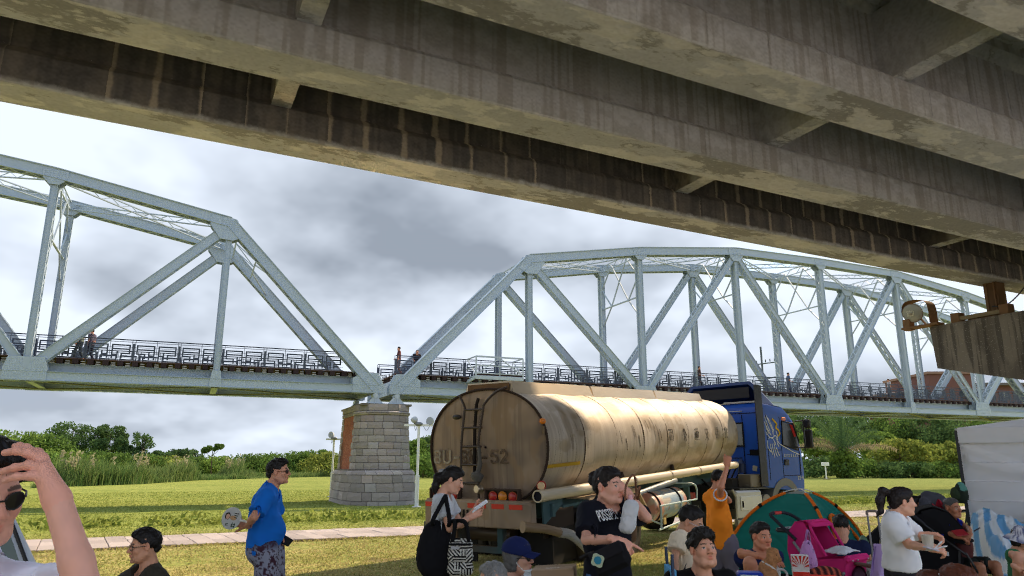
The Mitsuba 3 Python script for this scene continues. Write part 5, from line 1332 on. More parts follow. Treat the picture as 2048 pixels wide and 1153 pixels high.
def hair_mesh(style, h, wide=1.0, seed=0, amt=.006):
    """hair in the head's frame"""
    f = Field(); w = wide
    if style == 'short':
        f.ell((0, -.014, .044), (.080 * w, .098, .088), .02).ell((0, .03, .088), (.060 * w, .060, .040), .03)
        f.cone((0, -.07, -.02), (0, -.06, .02), .045, .06, .03)
        f.plane((0, .052, .048), (0, .75, -.66)); f.ell((0, .095, -.02), (.09, .075, .078), .012, sub=True)
        for s in (-1, 1): f.ell((s * .085 * w, .010, -.005), (.03, .028, .034), .008, sub=True)
        f.plane((0, -.05, -.078), (0, .3, -1))
    elif style == 'crop':
        f.ell((0, -.014, .041), (.0765 * w, .0965, .085), .02).ell((0, .02, .082), (.06 * w, .062, .038), .03)
        f.plane((0, .055, .056), (0, .75, -.66)); f.ell((0, .095, -.02), (.09, .078, .082), .012, sub=True)
        for s in (-1, 1): f.ell((s * .085 * w, .010, -.005), (.03, .03, .036), .008, sub=True)
        f.plane((0, -.05, -.072), (0, .2, -1))
    elif style == 'mop':
        f.ell((0, -.012, .05), (.086 * w, .102, .090), .02).ell((0, .035, .095), (.070 * w, .066, .045), .03).ell((.03, .06, .085), (.045, .035, .035), .02).ell((-.04, .05, .09), (.04, .035, .03), .02)
        f.ell((0, .10, -.012), (.09, .075, .072), .012, sub=True)
        for s in (-1, 1): f.ell((s * .09 * w, .012, -.012), (.03, .028, .034), .008, sub=True)
        f.plane((0, -.05, -.05), (0, .3, -1))
    elif style in ('tail', 'bun', 'pony'):
        f.ell((0, -.014, .042), (.080 * w, .099, .087), .02).ell((0, .03, .083), (.062 * w, .058, .036), .03).ell((0, -.07, -.01), (.055, .04, .06), .04)
        f.ell((0, .10, -.012), (.082, .078, .078), .012, sub=True)
        for s in (-1, 1): f.ell((s * .088 * w, .008, -.008), (.022, .02, .03), .006, sub=True)
        f.plane((0, -.06, -.085), (0, .4, -1))
        if style == 'bun': f.ell((0, -.115, .055), (.045, .038, .042), .015).ell((.02, -.13, .03), (.025, .02, .03), .01)
        if style == 'tail': f.cone((0, -.10, .01), (0, -.135, -.03), .03, .038, .015).cone((0, -.135, -.03), (0, -.128, -.12), .038, .034, .03).cone((0, -.128, -.12), (.01, -.105, -.175), .034, .012, .02)
        if style == 'pony': f.cone((0, -.095, .075), (0, -.155, .085), .024, .03, .012).cone((0, -.155, .085), (0, -.185, .0), .032, .034, .03).cone((0, -.185, 0), (0, -.185, -.09), .034, .022, .03).cone((0, -.185, -.09), (0, -.225, -.14), .022, .006, .02)
    elif style == 'bob':
        f.ell((0, -.014, .042), (.083 * w, .101, .088), .02).ell((0, -.05, -.03), (.080, .055, .085), .03).ell((0, .03, .083), (.062 * w, .058, .038), .03)
        for s in (-1, 1): f.cone((s * .07, -.01, .0), (s * .074, -.01, -.07), .022, .02, .02)
        f.ell((0, .10, -.02), (.068, .09, .085), .012, sub=True)
    m = f.mesh(h, 1); n = np.array(m.vertex_normals); v = np.array(m.vertices)
    strand = fbm(np.stack([v[:, 0] * 95, v[:, 1] * 26, v[:, 2] * 38], 1), 3, seed); lump = noise(v * 38, seed + 4)
    m.vertices = v + n * ((strand - .5) * amt * 1.8 + (lump - .5) * amt)[:, None]; return m


def strands(m, n, seed):
    """loose hairs lying on a hair mesh, in the head's frame"""
    g = np.random.default_rng(seed); v, f = np.array(m.vertices), np.array(m.faces); t = f[g.integers(0, len(f), n)]; w = g.dirichlet([1, 1, 1], n)[:, :, None]
    p = (v[t] * w).sum(1); nr = np.array(m.vertex_normals)[t[:, 0]]; d = np.stack([.25 * p[:, 0] / .08, .7 * (p[:, 1] > .02) - .4, -1.0 - 0 * p[:, 0]], 1) + .45 * g.normal(size=(n, 3)); d -= nr * (d * nr).sum(1, keepdims=True) * .86
    d /= np.linalg.norm(d, axis=1, keepdims=True) + 1e-9; s = np.cross(d, nr); L = (.012 + .016 * g.random(n))[:, None]
    q = np.stack([p - s * .0011, p + s * .0011, p + d * L + nr * .0035], 1).reshape(-1, 3); return trimesh.Trimesh(q, np.arange(3 * n).reshape(-1, 3), process=False)


# --- hands: wrist at the origin, fingers along x, thumb on +y, back of the hand +z
def hand_field(curl=(.3, .35, .4, .45), thumb=(.5, .3), spread=.06, point=None):
    f = Field(); f.cone((-.03, 0, 0), (.01, 0, 0), .024, .024, .02)
    ys = (.030, .010, -.010, -.028); L = ((.043, .026, .021), (.047, .030, .022), (.043, .027, .021), (.034, .021, .019)); tips = []
    for i in range(4):
        k = np.array([.088 - .004 * abs(i - 1.2), ys[i], 0]); f.cone((.008, ys[i] * .6, 0), k, .015, .0115, .016)
        p = k; a = 0; yw = spread * (1.5 - i); c = curl[i]
        for j, l in enumerate(L[i]):
            a += c * (.9, 1.1, .7)[j]; q = p + l * np.array([math.cos(a) * math.cos(yw), math.sin(yw) * math.cos(a), -math.sin(a)]); f.cone(p, q, .0098 - .0012 * j, .0088 - .0012 * j, .004); p = q
        tips.append(p)
    t0 = np.array([.022, .026, -.006]); a = thumb[0]; t1 = t0 + .042 * np.array([math.cos(a), math.sin(a), -thumb[1] * .5]); t2 = t1 + .032 * np.array([math.cos(a * .7), math.sin(a * .7), -thumb[1]]); t3 = t2 + .026 * np.array([math.cos(a * .4), math.sin(a * .3), -thumb[1]])
    f.cone((.012, .012, -.004), t0, .018, .016, .012).cone(t0, t1, .015, .0125, .008).cone(t1, t2, .0118, .0105, .005).cone(t2, t3, .0105, .0085, .004)
    return f


HANDS = {}


def hand(kind, h):
    if (kind, h) not in HEADS:
        HEADS[kind, h] = {'relax': lambda: hand_field(), 'hold': lambda: hand_field((.75, .8, .85, .9), (.75, .7)), 'fist': lambda: hand_field((1.25, 1.3, 1.3, 1.35), (.35, 1.1)), 'flat': lambda: hand_field((.08, .1, .12, .15), (.7, .1), .05),
                          'point': lambda: hand_field((.12, .9, 1.1, 1.2), (.6, .5)), 'pinch': lambda: hand_field((.55, .75, 1.0, 1.1), (.45, .9)), 'rest': lambda: hand_field((.25, .28, .3, .34), (.5, .2), .03), 'spread': lambda: hand_field((.30, .26, .30, .42), (.6, .3), .13)}[kind]().mesh(h, 1)
    return HEADS[kind, h]


def hand_at(kind, h, wrist, d, back, side, sc=1.0):
    """d: direction of the fingers, back: which way the back of the hand looks, side: +1 when the thumb is on back x d"""
    x = norm(d); z = norm(np.asarray(back, float) - x * (np.asarray(back, float) @ x)); y = np.cross(z, x) * side
    m = hand(kind, h).copy(); v = np.array(m.vertices) * sc; m.vertices = wrist + v[:, :1] * x + v[:, 1:2] * y + v[:, 2:] * z
    if side < 0: m.faces = m.faces[:, ::-1]
    return m


# --- skeletons: local r (right), f (forward), u (up), metres for a 1.70 m adult
def stand(H=1.70):
    q = dict(head=(0, .02, 1.585), neck=(0, -.02, 1.44), chest=(0, 0, 1.24), pelvis=(0, 0, .93), shL=(-.175, -.01, 1.395), shR=(.175, -.01, 1.395), elL=(-.215, -.02, 1.10), elR=(.215, -.02, 1.10), wrL=(-.225, .05, .86), wrR=(.225, .05, .86),
             hipL=(-.085, 0, .89), hipR=(.085, 0, .89), knL=(-.095, .02, .49), knR=(.095, .02, .49), anL=(-.10, -.02, .085), anR=(.10, -.02, .085), toL=(-.12, .15, .03), toR=(.12, .15, .03))
    return {k: np.array(v) * H / 1.7 for k, v in q.items()}


def sit(seat=.42, H=1.70, knee_f=.40, foot_f=.42, knee_u=None, apart=.12, lean=.08):
    q = stand(H); dz = seat + .09 - q['pelvis'][2]
    for k in q:
        if k[:2] in ('he', 'ne', 'ch', 'pe', 'sh', 'el', 'wr', 'hi'): q[k][2] += dz; q[k][1] += lean * max(0, q[k][2] - seat - .1)
    ku = seat + .08 if knee_u is None else knee_u
    for s, k in ((-1, 'L'), (1, 'R')):
        q['kn' + k] = np.array([s * apart, knee_f, ku]); q['an' + k] = np.array([s * apart * .9, foot_f, .08]); q['to' + k] = np.array([s * apart, foot_f + .17, .03])
        q['el' + k] = q['sh' + k] + [s * .05, .10, -.27]; q['wr' + k] = q['sh' + k] + [-s * .0, .32, -.36]
    return q


def pose(J, face, head_at=None, at=None, ground=None, fit=True):
    """local skeleton -> world; head_at puts the head there, scaling a standing figure so that its feet reach the ground"""
    f = norm([face[0], face[1], 0]); r = np.array([f[1], -f[0], 0]); sc = 1.0
    if head_at is not None:
        g = float(gz(head_at[0], head_at[1])) if ground is None else ground
        if fit: sc = (head_at[2] - g) / J['head'][2]
        o = np.array([head_at[0], head_at[1], g]) - sc * (r * J['head'][0] + f * J['head'][1])
        if not fit: o[2] = head_at[2] - J['head'][2]
    else: o = np.asarray(at, float)
    return {k: o + sc * (r * v[0] + f * v[1] + ZU * v[2]) for k, v in J.items()}, sc


FIG = []


def person(label, J, sc=1.0, face=(1, 0, 0), roll=0, head_kind='m', skin=S(196, 146, 118), hair=None, shirt=None, pants=None, shoes=S(60, 58, 58), hands=None, build=.92, belly=0.0, res=.013, fine=.005, group=None, hscale=1.0, parts=(), brow=None, eyes=True, bare_feet=False, armr=.9, cat_='person'):
    key = thing('person', label, cat_, group); s = sc; b = build; skin = np.minimum(np.asarray(skin) * 1.14, .8)
    ra = norm(J['shR'] - J['shL']); rh = norm(J['hipR'] - J['hipL']); spine = norm(J['neck'] - J['pelvis']); fwd = norm(np.cross(spine, ra))
    def torso(F_, g=0.0, lo=True):
        c, p, n = J['chest'], J['pelvis'], J['neck']
        for q in (-1, 1):
            F_.cone(c + ra * q * .075 * s * b + spine * .08 * s, c + ra * q * .070 * s * b - spine * .06 * s, (.098 * s * b + g), (.095 * s * b + g), .05 * s)
            F_.cone(c + ra * q * .070 * s * b - spine * .06 * s, p + rh * q * .066 * s * b + spine * .04 * s, .095 * s * b + g, (.098 * s * b + g), .06 * s)
            if lo: F_.cone(p + rh * q * .066 * s * b + spine * .04 * s, p + rh * q * .085 * s - spine * .05 * s, .098 * s * b + g, .098 * s * b + g, .05 * s)
            sh = J['shR'] if q > 0 else J['shL']; F_.cone(n - spine * .035 * s, sh - spine * .01 * s, .058 * s + g, .058 * s * (b * .5 + .5) + g, .045 * s)
        if belly: F_.ell(p * .6 + c * .4 + fwd * (.025 + .03 * belly) * s, np.full(3, (.105 + .03 * belly) * s * b + g), .05 * s)
    arm = lambda k: (J['sh' + k], J['el' + k], J['wr' + k])
    F1 = Field(); torso(F1, -.006)
    F1.cone(J['neck'] - spine * .03 * s, J['neck'] * .45 + J['head'] * .55 - ZU * .01, .062 * s, .050 * s, .03 * s)
    bq = .5 + .5 * b
    for k in 'LR':
        a, e, w = arm(k)
        qa = bq * armr; F1.cone(a, e, .050 * s * qa, .039 * s * qa, .025 * s); F1.cone(e, e * .66 + w * .34, .038 * s * qa, .038 * s * qa, .015 * s); F1.cone(e * .66 + w * .34, w, .038 * s * qa, .0255 * s, .015 * s)
        hp, kn, an, to = J['hip' + k], J['kn' + k], J['an' + k], J['to' + k]
        F1.cone(hp, kn, .082 * s * bq, .056 * s * bq, .04 * s); F1.cone(kn, kn * .68 + an * .32, .053 * s, .056 * s, .02 * s); F1.cone(kn * .68 + an * .32, an, .056 * s, .036 * s, .02 * s)
        if bare_feet: F1.cone(an, to, .036 * s, .026 * s, .02).cone(an, an + (an - to) * .25 - ZU * .03, .034 * s, .03 * s, .015)
    body = F1.mesh(res, 2); Rf = face_frame(face, roll); hs = s * hscale * .94; hm = head(head_kind, fine)
    hv = J['head'] + (np.array(hm.vertices) * hs) @ Rf.T; hm2 = trimesh.Trimesh(hv, hm.faces, process=False)
    ms = [body, hm2]; cols = [np.repeat(skin[None], len(body.vertices), 0), face_color(np.array(hm.vertices), skin, **({'brow': brow} if brow is not None else {}), eyes=eyes)]
    for k, hd in (hands or {}).items():
        m = hd[1] if hd[0] == 'mesh' else hand_at(hd[0], fine, J['wr' + k] + norm(hd[1]) * .012 * s, hd[1], hd[2], 1 if k == 'R' else -1, s); ms.append(m); cols.append(np.repeat(skin[None] * [1.02, .95, .94], len(m.vertices), 0))
    for k in 'LR':
        if not hands or k not in hands:
            d = norm(J['wr' + k] - J['el' + k]); m = hand_at('relax', fine, J['wr' + k] + d * .012 * s, d, ra * (1 if k == 'R' else -1) + .01, 1 if k == 'R' else -1, s); ms.append(m); cols.append(np.repeat(skin[None], len(m.vertices), 0))
    c = np.vstack(cols) * (.93 + .14 * fbm(np.vstack([m.vertices for m in ms]) * 30, 2, 1))[:, None]
    put(key, cat(ms), 'skin', c, True)
    def sub(name, mesh, bs, col, sm=True, **k): return part(key, name, mesh, bs, col, sm, **k)
    if hair:
        st, hc = hair[0], hair[1]; w = hair[2] if len(hair) > 2 else 1.0; m = hair_mesh(st, fine, w, len(FIG), hair[3] if len(hair) > 3 else .006); v = np.array(m.vertices); l = fbm(np.stack([v[:, 0] * 70, v[:, 1] * 14, v[:, 2] * 20], 1), 3, 5); m = cat([m, strands(m, 1800, len(FIG))]); v = np.array(m.vertices); l = np.concatenate([l, .3 + .4 * np.repeat(np.random.default_rng(3).random((len(v) - len(l)) // 3), 3)])
        m.vertices = J['head'] + (v * hs) @ Rf.T; sub('hair', m, 'hair', (np.asarray(hc)[None] * (.72 + .5 * l)[:, None]) if len(hair) < 5 else np.where((noise(v * 120, 9) > hair[4])[:, None], S(210, 206, 200), np.asarray(hc)) * (.6 + .7 * l)[:, None])
    if shirt:
        F2 = Field(); g = shirt.get('g', .015) * s; torso(F2, g)
        hem = J['pelvis'] - spine * shirt.get('hem', .07) * s
        for k in 'LR':
            a, e, w = arm(k); q = shirt.get('sleeve', .62)
            if q <= 0: continue
            fl = shirt.get('flare', .012) * .7
            if q <= 1: t = a + (e - a) * q; F2.cone(a, a + (e - a) * (q + .1), .056 * s * bq + g, .047 * s * bq + g + fl * s, .035 * s, cut=[(t, e - a)])
            else: t = e + (w - e) * (q - 1); F2.cone(a, e, .056 * s * bq + g, .044 * s * bq + g, .035 * s); F2.cone(e, t, .044 * s * bq + g, .036 * s + g, .02 * s, cut=[(t, w - e)])
        if shirt.get('skirt'): F2.cone(J['pelvis'] + spine * .05 * s, hem - spine * .05 * s, .15 * s * b, (.15 + shirt['skirt']) * s * b, .05 * s)
        F2.plane(hem, -spine); nk = shirt.get('neck', .072); F2.cone(J['neck'] - spine * .012 * s + fwd * .040 * s, J['neck'] + spine * .14 * s + fwd * .02 * s, nk * s, nk * s, .004, sub=True)
        if shirt.get('vee'): F2.cone(J['neck'] - spine * .11 * s + fwd * .11 * s, J['neck'] - spine * .02 * s + fwd * .07 * s, .012, .055 * s, .004, sub=True)
        if shirt.get('sleeve', .62) <= 0:
            for k in 'LR': F2.ell(J['sh' + k], np.full(3, .085 * s), .01, sub=True)
        m = F2.mesh(res, 2); v = np.array(m.vertices); n = np.array(m.vertex_normals); loc = (v - J['pelvis'])
        lx, lz, ly = loc @ ra, loc @ spine, loc @ fwd; wr = fbm(np.stack([lx * 7 + 5 * lz, ly * 7, lz * 12 - 6 * np.abs(lx)], 1), 3, len(FIG)); w2 = fbm(np.stack([lx * 14, ly * 14, lz * 5], 1), 2, len(FIG) + 7)
        m.vertices = v + n * ((np.abs(wr - .5) * 2 - .35) * shirt.get('wr', .013) * s * .9 * np.clip((lz + shirt.get('hem', .07) * s - .01) / .05, .15, 1) + (w2 - .5) * .012 * s)[:, None]
        col = shirt['c']; col = col(v, lx / s, ly / s, lz / s) if callable(col) else np.repeat(np.asarray(col)[None], len(v), 0)
        shirt['key'] = sub(shirt.get('name', 'shirt'), m, 'cloth', col); shirt['mesh'] = m
    if pants:
        F3 = Field(); g = pants.get('g', .015) * s
        for q, k in ((-1, 'L'), (1, 'R')):
            hp, kn, an = J['hip' + k], J['kn' + k], J['an' + k]; L_ = pants.get('len', 1.9)
            F3.cone(J['pelvis'] + rh * q * .066 * s * b + spine * .07 * s, J['pelvis'] + rh * q * .085 * s - spine * .05 * s, .100 * s * b + g, .102 * s * b + g, .05 * s)
            if L_ <= 1: t = hp + (kn - hp) * L_; F3.cone(hp, hp + (kn - hp) * (L_ + .1), .086 * s * bq + g, .068 * s * bq + g + pants.get('flare', .02) * s, .05 * s, cut=[(t, kn - hp)])
            else: F3.cone(hp, kn, .086 * s * bq + g, .060 * s * bq + g, .05 * s); t = kn + (an - kn) * (L_ - 1); F3.cone(kn, t, .060 * s * bq + g, .05 * s + g, .03 * s, cut=[(t, an - kn)])
        F3.plane(J['pelvis'] + spine * pants.get('top', .12) * s, spine); m = F3.mesh(res, 2); v = np.array(m.vertices); n = np.array(m.vertex_normals); loc = v - J['pelvis']
        wr = fbm(loc * [11, 11, 7], 3, 3 + len(FIG)); m.vertices = v + n * ((np.abs(wr - .5) * 2 - .3) * .012 * s)[:, None]
        col = pants['c']; col = col(v, loc @ ra / s, loc @ fwd / s, loc @ spine / s) if callable(col) else np.repeat(np.asarray(col)[None], len(v), 0)
        sub(pants.get('name', 'trousers'), m, 'cloth', col)
    if not bare_feet and shoes is not None:
        for k in 'LR':
            an, to = J['an' + k], J['to' + k]; F4 = Field(); d = norm(to - an); d = norm(d * [1, 1, .0] + 1e-6); F4.cone(an - ZU * .02 * s, an - ZU * .035 * s + d * .05 * s, .048 * s, .05 * s, .03).cone(an - ZU * .04 * s - d * .03 * s, an - ZU * .045 * s + d * .17 * s, .042 * s, .038 * s, .03); F4.plane(an - ZU * .082 * s, -ZU)
            sub('shoe', F4.mesh(.012, 1), 'rubber', shoes)
    FIG.append(key); return key, Rf, hs


def hpt(J, Rf, hs, p): return J['head'] + Rf @ (np.asarray(p, float) * hs)


def glasses(key, J, Rf, hs, lens=S(20, 20, 22), frame_c=S(40, 40, 42), dark=True, name='sunglasses'):
    P = lambda p: hpt(J, Rf, hs, p); ms = []
    for s in (-1, 1):
        ring = [P((s * (.033 + .024 * math.cos(a)), .101 - .006 * abs(math.cos(a)) * (s * math.cos(a) * s > 0) - .010 * (.033 + .024 * math.cos(a)) / .057, .0 + .019 * math.sin(a))) for a in np.linspace(0, 2 * np.pi, 21)]
        ms.append(tube(ring, .0022 * hs, 5, False)); ms.append(tube([P((s * .057, .090, .006)), P((s * .078, .05, .006)), P((s * .081, -.005, .004))], .0024 * hs, 5))
        if dark:
            c = np.mean(ring, 0); v = np.vstack([ring[:-1], c + Rf[:, 1] * .003]); k = len(ring) - 1; f = [[i, (i + 1) % k, k] for i in range(k)]; v = np.vstack([v, v - Rf[:, 1] * .002]); f += [[b + k + 1, a + k + 1, c_ + k + 1] for a, b, c_ in f]
            part(key, 'lens', trimesh.Trimesh(v, f, process=False), 'gloss', lens)
    ms.append(tube([P((-.01, .104, .004)), P((0, .107, .006)), P((.01, .104, .004))], .0022 * hs, 5)); part(key, name, cat(ms), 'satin', frame_c)


def text_cloth(key, mesh, t, h, o, x, y, out, color, name='lettering', bold=True, depth=.004, sub=.02, sx=1.0):
    """lettering laid on a shirt: every vertex is dropped on the cloth"""
    m = text_mesh(t, h, depth, bold); m.apply_scale([sx, 1, 1]); m = m.subdivide_to_size(sub); x, y, out = norm(x), norm(y), norm(out); v = np.array(m.vertices); p = o + v[:, :1] * x + v[:, 1:2] * y
    rel = np.array(mesh.vertices) - o; q = np.stack([rel @ x, rel @ y], 1); dep = rel @ out; lo, hi = v[:, :2].min(0), v[:, :2].max(0)
    fr = ((np.array(mesh.vertex_normals) @ out) > .25) & (q > lo - .02).all(1) & (q < hi + .02).all(1); A = lambda u: np.stack([1 + 0 * u[:, 0], u[:, 0], u[:, 1], u[:, 0] ** 2, u[:, 1] ** 2, u[:, 0] * u[:, 1]], 1)
    cf = np.linalg.lstsq(A(q[fr]), dep[fr], rcond=None)[0]; up_ = np.percentile(dep[fr] - A(q[fr]) @ cf, 92); z = A(v[:, :2]) @ cf + up_
    m.vertices = p + out * (z + v[:, 2] + .003)[:, None]; part(key, name, m, 'matte', color)


from scipy.spatial import cKDTree as cKD
# ------------------------------------------------------------------ people
BLACKH, WHITE_T = S(22, 19, 19), S(212, 212, 214)
TAN, FAIR, BROWN = S(196, 142, 112), S(214, 162, 138), S(160, 108, 82)


def setj(J, **k):
    for n, q in k.items(): J[n] = W(*q)
    return J


def seated(h, face, H=1.68, **k):
    z = h[2] - float(gz(h[0], h[1])); J0 = sit(max(.03, z - .745 * H / 1.7), H, **k); return pose(J0, face, head_at=h, fit=False)


def carry(J, dx=0, dy=0, dz=0, names=()):
    for n in names: J[n] = J[n] + np.array([dx, dy, dz])


# man at the left edge, hand to his forehead; each finger laid out joint by joint
J, sc = pose(stand(), (.88, -.47, 0), head_at=W(-43, 985, 1.62)); sc = 1.0
setj(J, neck=(-105, 1120, 1.74), shL=(45, 1190, 1.72), shR=(-240, 1180, 1.48), elL=(174, 1192, 1.47), wrL=(115, 1000, 1.50), chest=(-95, 1330, 1.66))
J['pelvis'] = J['chest'] - ZU * .32
F_ = Field(); w0 = W(114, 999, 1.50); nails = []
F_.cone(w0 + (J['elL'] - w0) * .12, w0, .0255, .0235, .02)
for q, r in ((((74, 909, 1.535), (52, 897, 1.535), (39, 893, 1.54), (30, 893, 1.55)), .0092), (((82, 918, 1.510), (55, 906, 1.505), (33, 902, 1.51), (10, 906, 1.525)), .0098), (((88, 938, 1.492), (57, 931, 1.485), (30, 936, 1.49), (4, 944, 1.505)), .0096), (((88, 958, 1.487), (60, 952, 1.475), (34, 954, 1.475), (10, 961, 1.485)), .0088)):
    P_ = [W(*p) for p in q]; F_.cone(w0, P_[0], .0175, .0128, .016)
    for m in range(3): F_.cone(P_[m], P_[m + 1], r * (1 - .09 * m), r * (.93 - .09 * m), .004)
    F_.ell(P_[0], np.full(3, r * 1.22), .008).ell(P_[1], np.full(3, r * 1.07), .004).ell(P_[2], np.full(3, r * .96), .003); nails.append((P_[3], norm(P_[3] - P_[2]), r))
F_.cone(W(112, 985, 1.52), W(92, 950, 1.56), .018, .014, .012).cone(W(92, 950, 1.56), W(62, 925, 1.575), .0125, .011, .006)
k1, Rf, hs = person('man in sunglasses at the left edge holding his hand to his forehead', J, sc, (.86, -.46, -.22), .08, 'm', S(206, 152, 132), ('short', BLACKH, 1.02, .011), dict(c=S(222, 224, 240), sleeve=.55, name='shirt', wr=.02), dict(c=S(50, 54, 66), name='trousers'),
                  hands={'L': ('mesh', F_.mesh(.003, 0))}, res=.009, fine=.0032, eyes=False, build=.84, armr=.84)
for p, d, r in nails: part(k1, 'fingernail', xf(sphere((0, 0, 0), (.0062, .0048, .0016), 2), TM(frame(d, (.25, -.9, .35)), p - d * .001 + norm([.2, -.9, .35]) * r * .62)), 'satin', S(226, 178, 164), True)
glasses(k1, J, Rf, hs, S(24, 20, 20), S(30, 30, 30))

# seated man with glasses, dark T-shirt
J, sc = seated(W(289, 1092, 5.4), (-.72, -.62, 0), 1.70)
J['elL'], J['elR'] = W(345, 1190, 5.5), W(222, 1185, 5.2); J['wrL'], J['wrR'] = W(318, 1215, 5.1), W(236, 1225, 4.95)
k1, Rf, hs = person('seated man with thin glasses and a dark olive T-shirt looking left', J, 1.0, (-.80, -.55, -.10), 0, 'm', TAN , ('short', BLACKH, 1.0, .009), dict(c=S(62, 58, 50), sleeve=.72, neck=.075), dict(c=S(40, 42, 50), name='trousers'), hands={'L': ('hold', (-.5, -.6, -.3), (.2, -.3, .9)), 'R': ('hold', (.5, -.6, -.3), (-.2, -.3, .9))}, fine=.0045)
glasses(k1, J, Rf, hs, frame_c=S(60, 56, 54), dark=False, name='glasses')

# man in blue with a paper fan behind his back
J, sc = pose(stand(), (1, 0, 0), head_at=W(557, 944, 6.6)); print('blue', sc)
setj(J, neck=(541, 972, 6.6), shR=(533, 993, 6.40), shL=(545, 990, 6.78), chest=(530, 1022, 6.6), pelvis=(527, 1088, 6.6), elR=(508, 1035, 6.28), wrR=(494, 1052, 6.45), elL=(556, 1040, 6.85), wrL=(553, 1066, 6.72))
def shorts_c(v, x, y, z):
    n = fbm(v * 16, 3, 4); t = smooth((z + .06 + .08 * (n - .5)) / .10)[:, None]; c = S(150, 152, 172) * (1 - t) + S(30, 40, 72) * t
    p = fbm(v * [26, 26, 17], 3, 14); return np.where(((np.abs(p - .5) < .022) | (p > .63))[:, None], S(70, 44, 58), c)
blue_shirt = dict(c=S(28, 112, 210), sleeve=.80, hem=.09, flare=.02, g=.018, wr=.016, neck=.068)
k1, Rf, hs = person('stout man in a blue T-shirt and floral shorts standing side-on, hand behind his back', J, sc, (1, .05, .02), 0, 'w', S(196, 140, 112), ('short', BLACKH, 1.05, .010), blue_shirt, dict(c=shorts_c, len=.92, flare=.03, name='shorts'), hands={'R': ('hold', (-.75, .25, .25), (-.1, -.8, .3)), 'L': ('hold', (.5, 0, -.7), (.3, .8, .3))}, build=1.04, belly=.7, fine=.0048, res=.012)
glasses(k1, J, Rf, hs, S(40, 24, 22), S(60, 30, 28))
# his fan
c = W(463, 1037, 6.42); fx = norm([.80, -.35, -.12]); fy = norm(np.cross([.2, -1, .1], fx)); fz = np.cross(fx, fy); R = np.stack([fx, fy, fz], 1)
t = thing('paper_fan', 'round printed paper fan held behind the back of the man in blue', 'hand fan')
a = np.linspace(0, 2 * np.pi, 41)[:-1]; ol = np.stack([.105 * np.cos(a), .092 * np.sin(a)], 1)
part(t, 'leaf', prism(ol, .004, TM(R, c)), 'satin', S(196, 196, 192)); part(t, 'handle', tube([c + fx * .10, c + fx * .19], .009, 6), 'satin', S(226, 222, 214))
def spot(o, r, col, z=.003, sq=1.0): part(t, 'print', prism(np.stack([o[0] + r * np.cos(a[::2]), o[1] + r * sq * np.sin(a[::2])], 1), .001, TM(R, c + fz * z * np.sign(fz @ [0, -1, 0]))), 'matte', col)
spot((-.045, .012), .030, S(44, 34, 32)); spot((-.040, .008), .022, S(214, 170, 146), .004); spot((.02, .005), .036, S(190, 150, 110), .0035, .5)
for k in range(3): part(t, 'print', box((.05 - .01 * k, .008, .001), c + R @ [.045, .045 - .017 * k, .004 * np.sign(fz @ [0, -1, 0])], R), 'matte', S(80, 84, 70))
for q in ((.04, -.045, .045, .006), (.04, -.060, .04, .006), (.055, -.052, .006, .04), (.03, -.052, .006, .04), (-.03, -.05, .03, .006), (-.03, -.062, .03, .006)): part(t, 'print', box((q[2], q[3], .001), c + R @ [q[0], q[1], .004 * np.sign(fz @ [0, -1, 0])], R), 'matte', S(44, 74, 50))
def phone(label, c, d, n, w=.072, l=.15, col=S(24, 24, 26), screen=None):
    t = thing('phone', label, 'phone'); x, z = norm(d), norm(np.asarray(n) - norm(d) * (np.asarray(n) @ norm(d))); R = np.stack([x, np.cross(z, x), z], 1)
    part(t, 'case', rbox((l, w, .009), .003, c, R), 'satin', col); part(t, 'screen', box((l * .93, w * .9, .001), c + z * .0052, R), 'gloss', S(16, 18, 22) if screen is None else screen)
phone('black phone held low by the man in blue', W(567, 1079, 6.66), (.85, -.1, -.42), (.3, -.8, .5), .075, .155)

# woman reading her phone by the tank, two bags on her arm
J, sc = pose(stand(), (1, .1, 0), head_at=W(905, 960, 6.1)); print('tote', sc)
setj(J, neck=(884, 990, 6.15), shR=(884, 1006, 5.97), shL=(895, 1002, 6.30), chest=(885, 1035, 6.14), pelvis=(884, 1098, 6.16), elR=(900, 1058, 5.90), wrR=(937, 1037, 5.97), elL=(922, 1050, 6.32), wrL=(941, 1030, 6.15))
k1, Rf, hs = person('woman in a grey T-shirt with a ponytail reading her phone by the tanker', J, sc, (.93, -.05, -.36), 0, 'f', S(206, 156, 130), ('tail', BLACKH), dict(c=S(200, 204, 210), sleeve=.60, hem=.03, flare=.02, wr=.017), dict(c=S(22, 22, 24), len=1.9, name='trousers'), hands={'R': ('pinch', (.75, .15, .45), (.1, -.9, .3)), 'L': ('hold', (.8, -.1, .3), (.3, .7, -.5))}, build=.80, fine=.0046, res=.012)
part(k1, 'hair_clip', xf(sphere((0, 0, 0), (.014, .05, .028)), TM(Rf, hpt(J, Rf, hs, (0, -.10, .03)))), 'satin', S(150, 150, 152), True)
phone('white phone in the hands of the woman with two bags', W(959, 1013, 6.0), (.75, .05, .50), (-.45, -.25, .8), .075, .15, S(232, 232, 234), S(200, 206, 214))
def bag_blob(c, r, R=None, seed=0, res=.012, amp=.02, top=None):
    F_ = Field(); F_.ell(c, r, .02, R); F_.ell(np.asarray(c) - ZU * r[2] * .35, np.asarray(r) * [1.02, 1.05, .72], .06, R)
    if top is not None: F_.plane(top, ZU)
    m = F_.mesh(res, 1); v = np.array(m.vertices); m.vertices = v + np.array(m.vertex_normals) * ((np.abs(fbm(v * [9, 9, 5], 3, seed) - .5) * 2 - .3) * amp)[:, None]; return m
t = thing('shoulder_bag', 'slouchy black shoulder bag hanging on the back of the woman in grey', 'bag'); bc = W(872, 1098, 5.95)
part(t, 'body', bag_blob(bc, np.array([.145, .08, .215]), None, 3), 'cloth', S(27, 28, 32), True)
